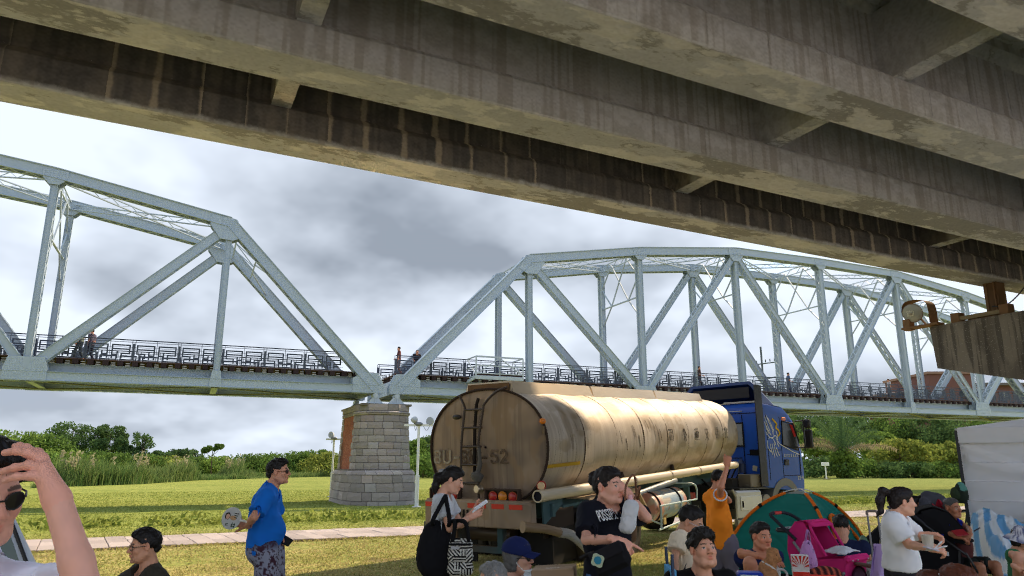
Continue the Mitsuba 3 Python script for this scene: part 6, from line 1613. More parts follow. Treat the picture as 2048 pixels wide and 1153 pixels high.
part(t, 'strap', cat([tube(arc([J['shR'] + [.03, -.06, .055], W(866, 1040, 5.84), bc + [-.02, -.05, .19]], 6), .017, 7), tube(arc([J['shR'] + [.03, -.05, .06], W(899, 1040, 5.82), bc + [.09, -.02, .16]], 6), .017, 7)]), 'cloth', S(24, 24, 28), True)
t = thing('tote_bag', 'black and white zigzag-striped tote bag hanging from the elbow of a woman', 'bag'); tc = W(921, 1111, 5.82)
def tote_c(v):
    q = (v - tc); cx, cz = np.floor(q[:, 0] / .046), np.floor(q[:, 2] / .046); h = noise(np.stack([cx * 3.7, cz * 5.3, 0 * cx], 1), 3); a = np.where(h < .25, 0, np.where(h < .5, .785, np.where(h < .75, 1.57, 2.36))); s = q[:, 0] * np.cos(a) + q[:, 2] * np.sin(a)
    return np.where((np.sin(s * 2 * np.pi / .021) > 0)[:, None], S(208, 204, 194), S(20, 20, 22))
F_ = Field(); F_.cone(tc + [-.05, 0, -.10], tc + [.05, 0, -.10], .052, .052, .02); F_.cone(tc + [-.045, 0, .08], tc + [.045, 0, .08], .045, .045, .10); F_.cone(tc + [-.05, 0, 0], tc + [.05, 0, 0], .05, .05, .05); F_.plane(tc + ZU * .125, ZU)
part(t, 'body', F_.mesh(.0045, 1), 'cloth', tote_c, True)
part(t, 'flap', box((.17, .012, .014), tc + [0, -.05, .085]), 'cloth', S(22, 22, 24)); part(t, 'tag', box((.06, .006, .022), tc + [-.04, -.056, .06]), 'satin', S(176, 176, 178))
for dy in (-.035, .03): part(t, 'handle', tube(arc([tc + [-.06, dy, .10], tc + [-.045, dy, .24], J['elR'] + [.02, -.01 + dy * .3, .055], tc + [.03, dy, .24], tc + [.065, dy, .10]], 6), .014, 6), 'cloth', S(22, 22, 24), True)

# woman in the black POSSIBLE T-shirt
J, sc = pose(stand(), (.62, -.78, 0), head_at=W(1217, 972, 4.4)); print('possible', sc)
setj(J, neck=(1208, 1010, 4.46), shR=(1176, 1026, 4.36), shL=(1250, 1019, 4.52), chest=(1214, 1060, 4.44), pelvis=(1216, 1150, 4.46), elR=(1172, 1080, 4.18), wrR=(1226, 1080, 3.98), elL=(1294, 1036, 4.34), wrL=(1262, 994, 4.38))
ps = dict(c=S(22, 24, 34), sleeve=.80, hem=.03, flare=.02, g=.017, wr=.016, neck=.078)
k1, Rf, hs = person('woman in a black lettered T-shirt holding one hand to her cheek by the tanker', J, sc, (.70, -.68, .0), .05, 'w', S(208, 154, 132), ('bun', S(30, 24, 24), 1.04, .009), ps, dict(c=S(60, 96, 140), len=1.8, name='jeans'), hands={'R': ('point', (.75, -.05, -.35), (.1, -.7, .7)), 'L': ('fist', (-.6, -.1, .55), (.35, -.75, .4))}, build=.84, belly=.1, armr=.82, fine=.0042, res=.011)
sp = norm(J['neck'] - J['pelvis']); rr = norm(J['shR'] - J['shL']); ow = norm(np.cross(sp, rr))
text_cloth(k1, ps['mesh'], 'POSSIBLE', .056, W(1191, 1043, 4.2), -rr - sp * .02, sp, ow, S(232, 232, 232), sx=.68, bold=False)
part(k1, 'bracelet', tube([J['wrL'] * .78 + J['elL'] * .22 + .036 * (math.cos(q) * np.array([.8, .5, .3]) + math.sin(q) * np.array([-.3, .2, .9])) for q in np.linspace(0, 6.28, 17)], .006, 5), 'satin', S(90, 60, 46), True)
t = thing('bottle_bag', 'white quilted bottle bag with a pink top hanging from the raised arm', 'bag'); c = W(1262, 1033, 4.20)
F_ = Field(); F_.cone(c + [-.012, 0, -.055], c + [.012, 0, .055], .036, .033, .03).cone(c + [-.04, 0, -.055], c + [-.008, 0, .06], .030, .030, .03); m = F_.mesh(.008, 1); v = np.array(m.vertices); m.vertices = v + np.array(m.vertex_normals) * (.006 * (fbm(v * 40, 2, 3) - .5) * 2)[:, None]
part(t, 'sleeve', m, 'cloth', S(196, 198, 202), True); part(t, 'bottle_neck', tube([c + [.0, 0, .08], c + [.0, 0, .115]], [.016, .012], 10), 'satin', S(214, 160, 164), True)
part(t, 'loop', tube(arc([c + [-.03, 0, .085], c + [-.02, 0, .17], c + [.03, .02, .22], J['wrL'] * .6 + J['elL'] * .4 + [0, 0, .03], c + [.06, .02, .16], c + [.02, 0, .085]], 6), .006, 6), 'cloth', S(120, 84, 66), True)
t = thing('hip_bag', 'black hip bag with a round teal patch held by the woman in black', 'bag'); c = W(1222, 1118, 3.98); R = frame([.80, -.35, .42]); 
part(t, 'body', rbox((.20, .07, .135), .025, c, np.stack([R[:, 0], R[:, 1], R[:, 2]], 1)), 'cloth', S(24, 24, 27)); part(t, 'flap', rbox((.19, .012, .06), .005, c + R @ [0, -.038, .035], R), 'cloth', S(32, 32, 36))
part(t, 'patch', prism(np.stack([.034 * np.cos(a) * (1 + .12 * np.cos(4 * a)), .034 * np.sin(a) * (1 + .12 * np.cos(4 * a))], 1), .004, TM(np.stack([R[:, 0], R[:, 2], -R[:, 1]], 1), c + R @ [-.055, -.047, .02])), 'cloth', S(176, 186, 160))
part(t, 'patch_centre', prism(np.stack([.02 * np.cos(a), .02 * np.sin(a)], 1), .003, TM(np.stack([R[:, 0], R[:, 2], -R[:, 1]], 1), c + R @ [-.053, -.051, .02])), 'satin', S(24, 120, 150))
part(t, 'strap', cat([tube(arc([c + R @ [.06, 0, .06], W(1236, 1090, 3.97), J['wrR'] + [.035, -.02, -.01]], 5), .008, 6), tube(arc([c + R @ [-.09, 0, .05], W(1186, 1106, 4.2), J['pelvis'] + [-.16, -.06, .10]], 5), .012, 6)]), 'cloth', S(26, 26, 30), True)

# woman in a navy cap with a mask at her chin, and the grey head in front of her
J, sc = seated(W(1036, 1116, 5.0), (.95, -.3, 0), 1.58)
k1, Rf, hs = person('grey-haired woman in a navy baseball cap with a white mask pulled under her chin', J, .94, (.95, -.28, .02), 0, 'f', S(206, 158, 134), ('bob', S(96, 94, 94), 1.0), dict(c=S(168, 146, 140), sleeve=.7), dict(c=S(70, 70, 80), name='trousers'), fine=.0042)
P = lambda p: hpt(J, Rf, hs, p)
F_ = Field(); F_.ell((0, -.012, .052), (.095, .113, .100), .02); F_.plane((0, 0, .030), (0, -.18, -1)); m = F_.mesh(.005, 1); v = np.array(m.vertices); m.vertices = J['head'] + (v * hs) @ Rf.T
t = thing('baseball_cap', 'navy blue baseball cap worn by the grey-haired woman', 'cap'); part(t, 'crown', m, 'cloth', S(32, 42, 88), True)
part(t, 'visor', sheet(9, 9, lambda u, w: np.array([[P(((q - .5) * .15 * (1 - .18 * p_ ** 2), .06 + .115 * p_ * (1 - .35 * (2 * q - 1) ** 2), .048 - .03 * (2 * q - 1) ** 2 - .02 * p_)) for p_, q in zip(a_, b_)] for a_, b_ in zip(u, w)]), .004), 'cloth', S(32, 42, 88), True)
part(t, 'button', sphere(P((0, -.012, .147)), .008, 1), 'cloth', S(32, 42, 88), True)
glasses(k1, J, Rf, hs, S(30, 26, 26), S(40, 36, 36))
t = thing('face_mask', 'white face mask hanging under the chin of the woman in the cap', 'face mask')
part(t, 'cloth', sheet(9, 7, lambda u, w: np.array([[P((.062 * math.sin(q), .035 + .068 * math.cos(q) + .006 * math.sin(9 * p_), -.078 - .055 * p_)) for p_, q in zip(a_, b_ * 2.4 - 1.2)] for a_, b_ in zip(u, w)]), .002), 'cloth', S(216, 222, 222), True)
part(t, 'ear_loop', cat([tube(arc([P((s * .058, .06, -.085)), P((s * .076, .02, -.04)), P((s * .085, -.012, .01))], 4), .0025, 5) for s in (1, -1)]), 'cloth', S(226, 228, 228))
J, sc = seated(W(986, 1168, 4.0), (-.3, .95, 0), 1.6)
person('person with short grey hair seen from behind at the bottom edge beside the capped woman', J, .95, (-.3, .95, -.1), 0, 'm', TAN, ('crop', S(128, 126, 124), 1.03, .012), dict(c=S(120, 116, 112), sleeve=.7), dict(c=S(70, 70, 76), name='trousers'), fine=.0042)

# boy in a cream T-shirt
J, sc = pose(stand(), (.85, -.5, 0), head_at=W(1381, 1044, 5.3)); print('boy', sc)
setj(J, neck=(1371, 1066, 5.3), shR=(1357, 1079, 5.18), shL=(1387, 1077, 5.40), elR=(1349, 1118, 5.12), wrR=(1352, 1160, 5.05), elL=(1392, 1115, 5.36), wrL=(1394, 1150, 5.2))
k1, Rf, hs = person('boy with glasses in a cream T-shirt looking down', J, sc * 1.02, (.80, -.42, -.42), 0, 'c', S(190, 140, 112), ('crop', BLACKH, 1.04, .006), dict(c=S(230, 212, 184), sleeve=.62, flare=.03, g=.02, wr=.014), dict(c=S(90, 96, 104), name='shorts', len=.9), fine=.0046, hscale=.94 / (sc * 1.02) if sc < .9 else 1.0, res=.012)
glasses(k1, J, Rf, hs, frame_c=S(190, 190, 196), dark=False, name='glasses')

# man in a black polo shirt in the front
J, sc = seated(W(1405, 1100, 4.8), (.25, -.95, 0), 1.72)
k1, Rf, hs = person('wavy-haired man in a black polo shirt sitting in front, looking up', J, 1.0, (.22, -.93, .22), 0, 'm', S(206, 150, 122), ('mop', S(30, 25, 23), 1.04, .016), dict(c=S(18, 18, 20), sleeve=.66, neck=.066, vee=True), dict(c=S(46, 48, 56), name='trousers'), fine=.0042, res=.011)
for s in (-1, 1):
    nn = J['neck']; part(k1, 'collar', sheet(7, 4, lambda u, w: np.array([[nn + np.array([.25, -.95, 0]) * (.085 * math.cos(q) - .02) + np.array([-.95, -.25, 0]) * s * (.082 * math.sin(q) + .02 * p_) + ZU * (-.015 - .035 * p_ - .055 * math.cos(q) + .02) for p_, q in zip(b_, .25 + 2.3 * a_)] for a_, b_ in zip(u, w)]), .004), 'cloth', S(20, 20, 23), True)

# man in orange with his arm up
J, sc = pose(stand(), (.55, .8, 0), head_at=W(1437, 960, 7.9)); print('orange', sc)
setj(J, neck=(1428, 983, 7.9), shR=(1440, 1000, 7.72), shL=(1418, 996, 8.05), chest=(1437, 1030, 7.9), pelvis=(1441, 1088, 7.9), elR=(1441, 975, 7.42), wrR=(1454, 934, 7.50), elL=(1458, 1002, 8.22), wrL=(1450, 992, 8.0))
def orange_c(v, x, y, z):
    return np.repeat(S(238, 128, 30)[None], len(v), 0)
osh = dict(c=S(252, 146, 44), sleeve=.42, hem=.06, flare=.025, g=.018, wr=.016)
k1, Rf, hs = person('man in an orange T-shirt with white trim raising his fist', J, sc, (.6, .75, -.1), 0, 'm', S(188, 128, 100), ('crop', BLACKH, 1.0), osh, dict(c=S(116, 110, 122), name='trousers'), hands={'R': ('fist', (.15, -.1, .9), (-.3, -.8, .1)), 'L': ('relax', (-.3, -.3, .5), (.4, .3, .6))}, build=.95, fine=.0055, res=.013)
d = norm(J['elR'] - J['shR']); q_ = J['shR'] + (J['elR'] - J['shR']) * .42; fr = frame(d)
part(k1, 'sleeve_trim', tube([q_ + .064 * (math.cos(q) * fr[:, 1] + math.sin(q) * fr[:, 2]) for q in np.linspace(0, 6.2832, 25)], .008, 6, False), 'cloth', S(222, 222, 226), True)

# seated man in navy with the poodle
J, sc = seated(W(1522, 1073, 6.7), (.35, -.9, 0), 1.66, knee_f=.30, foot_f=.34, knee_u=.42, apart=.17)
setj(J, elR=(1482, 1106, 6.6), wrR=(1524, 1114, 6.42), elL=(1552, 1116, 6.9), wrL=(1546, 1124, 6.62), knR=(1500, 1127, 6.35))
nsh = dict(c=S(30, 40, 82), sleeve=.55, flare=.025, vee=True, neck=.066, wr=.016)
k1, Rf, hs = person('squatting man with greying temples in a navy T-shirt stroking a small dog', J, 1.0, (.35, -.92, -.06), 0, 'm', S(200, 136, 106), ('short', S(30, 28, 29), 1.0, .008), nsh, dict(c=S(32, 38, 66), len=.75, name='shorts'), hands={'R': ('rest', (.8, -.3, -.2), (.1, -.5, .9)), 'L': ('rest', (-.3, -.7, -.3), (0, -.4, .9))}, fine=.005, res=.012, bare_feet=True)

# man in navy seen from behind
J, sc = seated(W(1682, 1054, 7.6), (.35, .92, 0), 1.70, knee_f=.36, foot_f=.36, knee_u=.40)
setj(J, elR=(1722, 1096, 7.5), wrR=(1736, 1110, 7.75))
person('man in a navy polo shirt with pale trim sitting with his back turned', J, 1.0, (.30, .95, -.25), 0, 'm', S(190, 138, 112), ('crop', BLACKH, 1.03, .007), dict(c=S(28, 36, 68), sleeve=.62, flare=.02, g=.02), dict(c=S(24, 28, 44), len=1.5, name='trousers'), fine=.0052, res=.013, bare_feet=True)
J_navy = J
for dz in (0, .012):
    n_ = J['neck']; part(FIG[-1], 'collar_trim', tube([n_ + ZU * (-.005 - dz) + .078 * np.array([math.cos(q), math.sin(q), 0]) + ZU * .02 * math.sin(q + .3) for q in np.linspace(0, 6.28, 25)], .004, 5, False), 'cloth', S(190, 184, 160), True)

# girl in white with a ponytail, holding cup and spoons
J, sc = pose(stand(), (1, -.12, 0), head_at=W(1804, 1004, 5.4)); print('girl', sc)
setj(J, neck=(1789, 1032, 5.42), shR=(1788, 1048, 5.27), shL=(1802, 1045, 5.55), chest=(1795, 1078, 5.42), pelvis=(1803, 1140, 5.42), elR=(1818, 1090, 5.22), wrR=(1855, 1096, 5.05), elL=(1836, 1075, 5.62), wrL=(1848, 1070, 5.45))
wt = dict(c=S(232, 232, 236), sleeve=.78, hem=.0, flare=.035, g=.022, wr=.015)
k1, Rf, hs = person('girl in a white T-shirt with a high ponytail walking with a plastic cup and spoons', J, sc * 1.06, (1, -.12, -.04), 0, 'c', S(212, 160, 134), ('pony', S(34, 26, 26), 1.03), wt, dict(c=S(44, 44, 50), len=1.6, name='trousers'), hands={'R': ('hold', (.8, -.15, -.1), (-.1, -.6, .7)), 'L': ('hold', (.7, -.4, -.05), (.2, .6, .7))}, build=.88, belly=.1, fine=.0046, res=.011, hscale=.98)
t = thing('plastic_cup', 'clear plastic cup held by the girl in white', 'cup'); c = W(1856, 1086, 5.05); part(t, 'wall', lathe([(.001, -.05), (.03, -.05), (.038, .05), (.036, .05), (.028, -.047), (.001, -.047)], 18, TM(np.eye(3), c)), 'gloss', S(200, 190, 176), 30)
for i, (px, py) in enumerate(((1880, 1087), (1888, 1094))):
    t = thing('plastic_spoon', f'white plastic spoon held by the girl in white, {"upper" if i == 0 else "lower"} of the two', 'spoon', 'spoons held by the girl'); p0, p1 = W(1868, 1099, 5.0), W(px, py, 4.98); part(t, 'stem', tube([p0, p1], .0045, 5), 'satin', S(222, 222, 226)); part(t, 'bowl', xf(sphere((0, 0, 0), (.022, .012, .006)), TM(frame(p1 - p0), p1)), 'satin', S(226, 226, 230), True)
t = thing('tissue', 'folded pale tissue in the hand of the girl in white', 'tissue'); part(t, 'fold', rbox((.085, .05, .012), .004, W(1862, 1098, 5.0), frame([.9, 0, -.25])), 'cloth', S(196, 190, 206))

# bending person behind the black stroller
YB = 10.9; J, sc = pose(stand(1.6), (-1, -.2, 0), at=[0, 0, 0]); o = W(1888, 1030, YB); o[2] = float(gz(o[0], o[1])); J = {k: v + [o[0], o[1], o[2]] for k, v in J.items()}
setj(J, pelvis=(1884, 1012, YB), chest=(1866, 999, YB), neck=(1846, 1001, YB), head=(1831, 1008, YB - .05), shR=(1850, 1005, YB + .17), shL=(1848, 1005, YB - .17), elR=(1845, 1038, YB + .15), elL=(1842, 1038, YB - .2), wrR=(1836, 1068, YB + .1), wrL=(1832, 1068, YB - .2)); J['hipL'], J['hipR'] = J['pelvis'] + [0, -.09, -.04], J['pelvis'] + [0, .09, -.04]
person('person in a dark grey top bending over behind the black stroller', J, .94, (-.6, -.1, -.8), 0, 'f', TAN, ('tail', BLACKH), dict(c=S(74, 76, 86), sleeve=.7), dict(c=S(40, 40, 48), name='trousers'), fine=.007, res=.016)

# man in the blue vest reading
J, sc = seated(W(1904, 1017, 9.6), (.45, -.88, 0), 1.68, knee_f=.42, foot_f=.44, apart=.16)
setj(J, elR=(1888, 1062, 9.45), wrR=(1912, 1074, 9.2), elL=(1936, 1058, 9.5), wrL=(1940, 1068, 9.2))
vsh = dict(c=S(28, 44, 168), sleeve=0, g=.02, vee=True, neck=.075)
k1, Rf, hs = person('grey-haired smiling man in a royal blue sports vest sitting beside the striped tarpaulin', J, 1.0, (.35, -.93, 0), .08, 'w', S(168, 112, 84), ('crop', S(88, 86, 86), 1.06, .006), vsh, dict(c=S(28, 34, 34), len=.85, name='shorts'), hands={'R': ('hold', (.6, -.6, -.1), (0, -.3, .9)), 'L': ('hold', (-.6, -.6, -.1), (0, -.3, .9))}, build=1.0, fine=.006, res=.014, hscale=1.08)
t = thing('red_booklet', 'red booklet in the hands of the man in the blue vest', 'booklet'); part(t, 'cover', rbox((.16, .11, .012), .003, W(1920, 1066, 9.12), frame([.9, .1, .1], [0, -.5, .8])), 'satin', S(156, 30, 44))
t = thing('pen', 'dark pen pointing from the hand of the man in the blue vest', 'pen'); part(t, 'barrel', tube([W(1948, 1063, 9.15), W(1960, 1056, 9.15)], .008, 6), 'satin', S(36, 44, 70))

# person in a striped sun hat at the right edge
J, sc = seated(W(2043, 1078, 8.2), (.55, -.8, 0), 1.62, knee_f=.30, foot_f=.30, knee_u=.44, apart=.15)
setj(J, elR=(2024, 1108, 7.95), wrR=(2052, 1122, 7.7), knR=(2036, 1114, 7.75), anR=(2050, 1150, 7.7))
k1, Rf, hs = person('person in a striped sun hat and green T-shirt hugging their knees at the right edge', J, .96, (.72, -.6, -.25), 0, 'f', S(204, 150, 124), ('bob', BLACKH, 1.0), dict(c=S(64, 118, 84), sleeve=.6, flare=.02), dict(c=S(52, 44, 38), len=.7, name='shorts'), fine=.005, res=.013, bare_feet=True)
P = lambda p: hpt(J, Rf, hs, p); t = thing('sun_hat', 'blue and white striped sun hat with a drooping brim at the right edge', 'hat')
prof = [(.012, .15), (.05, .146), (.085, .12), (.095, .07), (.10, .035), (.13, .02), (.175, -.03), (.178, -.034), (.13, .012), (.095, .03)]
m = lathe(prof, 40); v = np.array(m.vertices); hc = np.where((np.sin(v[:, 2] * 420 + 6 * np.sin(np.arctan2(v[:, 1], v[:, 0]) * 5)) > 0)[:, None], S(214, 214, 222), S(84, 92, 138)); m2 = m.copy(); m2.vertices = J['head'] + ((v + [0, -.01, 0]) * hs) @ Rf.T; part(t, 'crown_and_brim', m2, 'cloth', hc, True)

# two children at the bottom edge, only the tops of their heads in the picture
RED_H = S(98, 52, 36)
J, sc = seated(W(1922, 1181, 3.4), (-.2, .95, 0), 1.25); person('child with reddish brown hair at the bottom edge, right one of two', J, .8, (-.2, .95, -.1), 0, 'c', TAN, ('short', RED_H, 1.05, .008), dict(c=S(180, 120, 130), sleeve=.6), dict(c=S(80, 84, 110), name='trousers'), fine=.005, hscale=1.1)
J, sc = seated(W(1868, 1186, 3.5), (-.4, .9, 0), 1.15); k1, Rf, hs = person('child with a white hair bow at the bottom edge, left one of two', J, .75, (-.4, .9, -.1), 0, 'c', TAN, ('short', RED_H * .8, 1.0, .008), dict(c=S(196, 170, 190), sleeve=.6), dict(c=S(80, 84, 110), name='trousers'), fine=.005, hscale=1.05)
part(k1, 'hair_bow', cat([sphere(W(1884 + 5 * i, 1152 + (i % 2) * 2, 3.45), .017, 1) for i in range(3)]), 'cloth', S(220, 220, 224), True)

# pedestrians on the bridge deck
def deck_at(px, n=2.0):
    d = W(px, 740, 1.0) - EYE; o = B0 + BN * n - EYE; t_ = np.linalg.solve(np.array([[d[0], -BD[0]], [d[1], -BD[1]]]), o[:2]); p = B0 + BN * n + BD * t_[1]; p[2] = ZB + 1.15; return p
for i, (px, face, shc, pc, lab, n) in enumerate(((153, (-1, 0, 0), S(120, 132, 118), S(70, 80, 84), 'pedestrian in a pale green top behind the railing at the far left of the bridge', 1.2), (175, (-1, .2, 0), S(96, 92, 110), S(44, 46, 60), 'pedestrian in grey with a dark cap at the far left of the bridge', 2.0), (797, (-1, 0, 0), S(96, 60, 64), S(130, 110, 112), 'pedestrian in dark red on the bridge right above the pier', 1.4), (833, (.3, -.9, 0), S(50, 48, 54), S(40, 40, 46), 'pedestrian in black beside the end post above the pier', 2.2), (1398, (1, 0, 0), S(84, 64, 60), S(46, 46, 56), 'pedestrian walking on the bridge above the lorry cab', 1.6), (1575, (1, 0, 0), S(92, 112, 148), S(60, 70, 100), 'pedestrian in blue on the bridge right of the lorry cab', 2.0), (1774, (-1, 0, 0), S(196, 196, 200), S(70, 70, 80), 'pedestrian in white on the bridge near the floodlight', 2.0))):
    J0 = stand(1.66); J0['knL'][1] += .12; J0['anL'][1] += .18; J0['anR'][1] -= .16; J0['wrR'] = J0['elR'] + [-.02, .2, -.08]
    J, sc = pose(J0, face, at=deck_at(px, n)); person(lab, J, .97, face, 0, 'm', TAN, ('crop', BLACKH), dict(c=shc, sleeve=.7), dict(c=pc, name='trousers'), fine=.012, res=.028, group='pedestrians on the bridge')
# ------------------------------------------------------------------ viaduct pier cap, bearing, floodlight, cable
capp = [(12.42, 5.12), (12.36, 4.0), (10.26, 3.48), (8.0, 2.9), (7.4, 2.4), (5.5, 2.4), (4.9, 2.9), (.5, 4.0), (.48, 5.12)]
def capmesh(s0, s1):
    v = np.array([VD * s + VN * u + ZU * z for s in (s0, s1) for u, z in capp]); k = len(capp)
    tri = trimesh.creation.triangulate_polygon(sg.Polygon(capp), engine='earcut')[1] % k; f = [list(t) for t in tri] + [[x + k for x in t[::-1]] for t in tri]
    for j in range(k): m = (j + 1) % k; f += [[j, k + j, k + m], [j, k + m, m]]
    m = trimesh.Trimesh(v, f, process=False); m.fix_normals(); return m
def cap_color(p, n, uv):
    s, u, z = streak(p); a = mfbm(s * 1.2, u * 2.2, z * 1.0, 4); r = mnoise(u * 9, s * 9, z * .6) * .6 + mnoise(u * 26, s * 26, z * 1.2) * .4; f = mnoise(u * 44, s * 44, z * 44)
    c = mix([.135, .118, .10], [.22, .195, .165], smoothstep(.35, .65, a)); c = mix(c, [.07, .062, .055], smoothstep(.48, .64, r) * .75)
    return mix(c, [.36, .33, .29], smoothstep(.78, .86, f) * .6)
scene['cap_concrete'] = {'type': 'twosided', 'inner': {'type': 'principled', 'base_color': proc(cap_color), 'roughness': 0.92, 'specular': 0.2}}
part(via, 'pier_cap', capmesh(18.3, 20.1), 'cap_concrete', label='dark stained concrete pier cap at the right edge')
part(via, 'pier_column', cat([box((1.7, 1.9, 3.4), VD * 19.2 + VN * 6.45 + ZU * .7, np.stack([VD, VN, ZU], 1))]), 'concrete')
VR = np.stack([VD, VN, ZU], 1); RUSTY = S(120, 92, 66)
for k in range(5):
    uc = 11.13 - k * GS; zs = GZ + VSL * 19.2
    part(via, 'bearing_post', box((.34, .34, zs - 5.12), VD * 19.2 + VN * uc + ZU * (zs + 5.12) / 2, VR), 'matte', lambda v: np.where((fbm(v * 6, 3, 5) > .5)[:, None], S(132, 112, 84), S(96, 72, 50)))
    for du in (-.1, .1): part(via, 'bearing_rib', box((.40, .03, zs - 5.12), VD * 19.2 + VN * (uc + du) + ZU * (zs + 5.12) / 2, VR), 'matte', RUSTY)
    part(via, 'bearing_plate', box((.9, .75, .06), VD * 18.95 + VN * uc + ZU * 5.15, VR), 'matte', RUSTY)
    for du in (-.62, .62): part(via, 'bearing_bracket', box((.26, .22, .26), VD * 18.5 + VN * (uc + du) + ZU * 5.25, VR), 'matte', RUSTY)
    part(via, 'bearing_angle', box((.06, 1.2, .1), VD * 18.42 + VN * uc + ZU * 5.22, VR), 'matte', S(132, 118, 92))
fl = thing('floodlight', 'round rusty-hooded floodlight mounted on the end of the concrete pier cap', 'floodlight'); fc = VD * 18.2 + VN * 12.78 + ZU * 5.56; fd = norm(-VD * .8 - VN * .25 - ZU * .35 + [-.1, -.2, 0]); fr = frame(fd); FM = TM(np.stack([fr[:, 1], fr[:, 2], fr[:, 0]], 1), fc)
part(fl, 'reflector', lathe([(.001, -.26), (.10, -.24), (.19, -.12), (.25, .0), (.262, .02), (.25, .03)], 28, FM), 'satin', S(120, 96, 74), 40)
part(fl, 'lens', lathe([(.248, .02), (.18, .045), (.001, .06)], 28, FM), 'gloss', S(150, 156, 154), 40)
part(fl, 'bulb', sphere(fc + fd * .052 + fr[:, 1] * -.05, (.05, .05, .04), 2), 'gloss', S(150, 150, 140), True)
part(fl, 'lens_ribs', cat([xf(box((.012, .16, .008)), FM @ TM(np.eye(3), (-.12 + .03 * k, .0, .062 - .012 * abs(k - 4) / 4))) for k in range(6)]), 'gloss', S(214, 216, 206), kind='stuff')
hp = [VD * 18.2 + VN * u + ZU * z for u, z in ((13.06, 5.62), (12.98, 5.84), (12.8, 5.90), (12.55, 5.88), (12.34, 5.78), (12.28, 5.55), (12.28, 5.2))]
part(fl, 'hood', grid(25, 2, lambda a, b: np.array([[q + VD * (.36 * w - .08) for w in r] for q, r in zip(arc(hp, 4)[:25], b)])), 'matte', RUSTY, True)
part(fl, 'bracket', cat([box((.3, 1.05, .05), VD * 18.3 + VN * 12.62 + ZU * 5.17, VR), box((.2, .2, .3), VD * 18.25 + VN * 12.98 + ZU * 5.26, VR), beam(fc - fd * .2, VD * 18.3 + VN * 12.5 + ZU * 5.2, .04, .04)]), 'matte', RUSTY)
solo('cable', tube(arc([VD * 18.6 + VN * 10.9 + ZU * 5.42, VD * 18.6 + VN * 10.6 + ZU * 5.38, VD * 18.5 + VN * 10.2 + ZU * 5.55, VD * 18.4 + VN * 9.7 + ZU * 5.95, VD * 18.3 + VN * 9.3 + ZU * 6.1], 6), .016, 6), 'rubber', S(60, 58, 60), 'thin cable looping from the bearing up to the girder at the right edge', 'cable')

# ------------------------------------------------------------------ dome tent
tent = thing('dome_tent', 'green dome tent with orange pole sleeves pitched beside the lorry', 'tent')
tz = float(gz(4.1, 10.6)); tcn = np.array([4.10, 10.62]); corners = [np.array(q) for q in ((2.98, 10.75), (4.02, 9.42), (5.10, 10.74), (4.2, 12.0))]; TH = 1.22
def pole(i, t): c = corners[i % 4]; q = tcn + (c - tcn) * np.cos(t * np.pi / 2) ** 1.22; return np.array([q[0], q[1], tz + TH * np.sin(t * np.pi / 2) ** .95])
TEALF = S(28, 116, 108)
def face(i, t0, t1, sag=.05, nu=60, nv=60, wr=.026):
    def fn(u, v):
        P = np.zeros(u.shape + (3,))
        for a in range(u.shape[0]):
            t = t0 + (t1 - t0) * u[a, 0]; p, q = pole(i, t), pole(i + 1, t); m = (p + q) / 2; inw = np.array([tcn[0] - m[0], tcn[1] - m[1], 0]); inw = inw / (np.linalg.norm(inw) + 1e-6)
            w = v[a][:, None]; P[a] = p * (1 - w) + q * w + inw * sag * 4 * w * (1 - w) * math.sin(math.pi * min(1, t + .15))
            k = P[a] * [7, 7, 5] + [0, 0, 3 * t]; r = fbm(np.stack([(P[a][:, 0] * 6 + P[a][:, 2] * 7), P[a][:, 1] * 2, P[a][:, 2] * 2 - P[a][:, 0] * 2], 1), 3, 3 + i); P[a] -= inw * ((np.abs(r - .5) * 2 - .3) * wr * 2.2)[:, None]
        return P
    return sheet(nu, nv, fn, .004)
for i in range(4):
    part(tent, 'fabric_panel', face(i, .09, .84), 'cloth', TEALF, True)
    part(tent, 'groundsheet_band', face(i, .0, .095, .02, 6, 24, .006), 'cloth', S(18, 18, 20), True)
    part(tent, 'mesh_top', face(i, .845, .985, .01, 8, 16, .0), 'cloth', S(140, 150, 146), True)
    ts = np.linspace(.03, .84, 30); part(tent, 'pole_sleeve', tube([pole(i, t) + [0, 0, .008] for t in ts], .022, 8), 'cloth', S(226, 112, 34), True)
    part(tent, 'pole', tube([pole(i, t) + [0, 0, .03] for t in np.linspace(.82, 1.0, 10)], .007, 6), 'satin', S(206, 208, 206), True)
    part(tent, 'tie', tube([pole(i, .60) + [0, 0, .008], pole(i, .625) + [0, 0, .008]], .028, 8), 'cloth', S(30, 24, 24), True)
# door arch on the right-hand face
def onface(i, t, w): p, q = pole(i, t), pole(i + 1, t); m = p * (1 - w) + q * w; inw = np.array([tcn[0] - m[0], tcn[1] - m[1], 0]); inw /= np.linalg.norm(inw) + 1e-6; return m + inw * (.05 * 4 * w * (1 - w) * math.sin(math.pi * min(1, t + .15)) - .02)
part(tent, 'door_trim', tube([onface(1, .09 + .44 * math.sin(a), .5 - .40 * math.cos(a)) for a in np.linspace(0, math.pi, 30)], .022, 7), 'cloth', S(226, 112, 34), True)

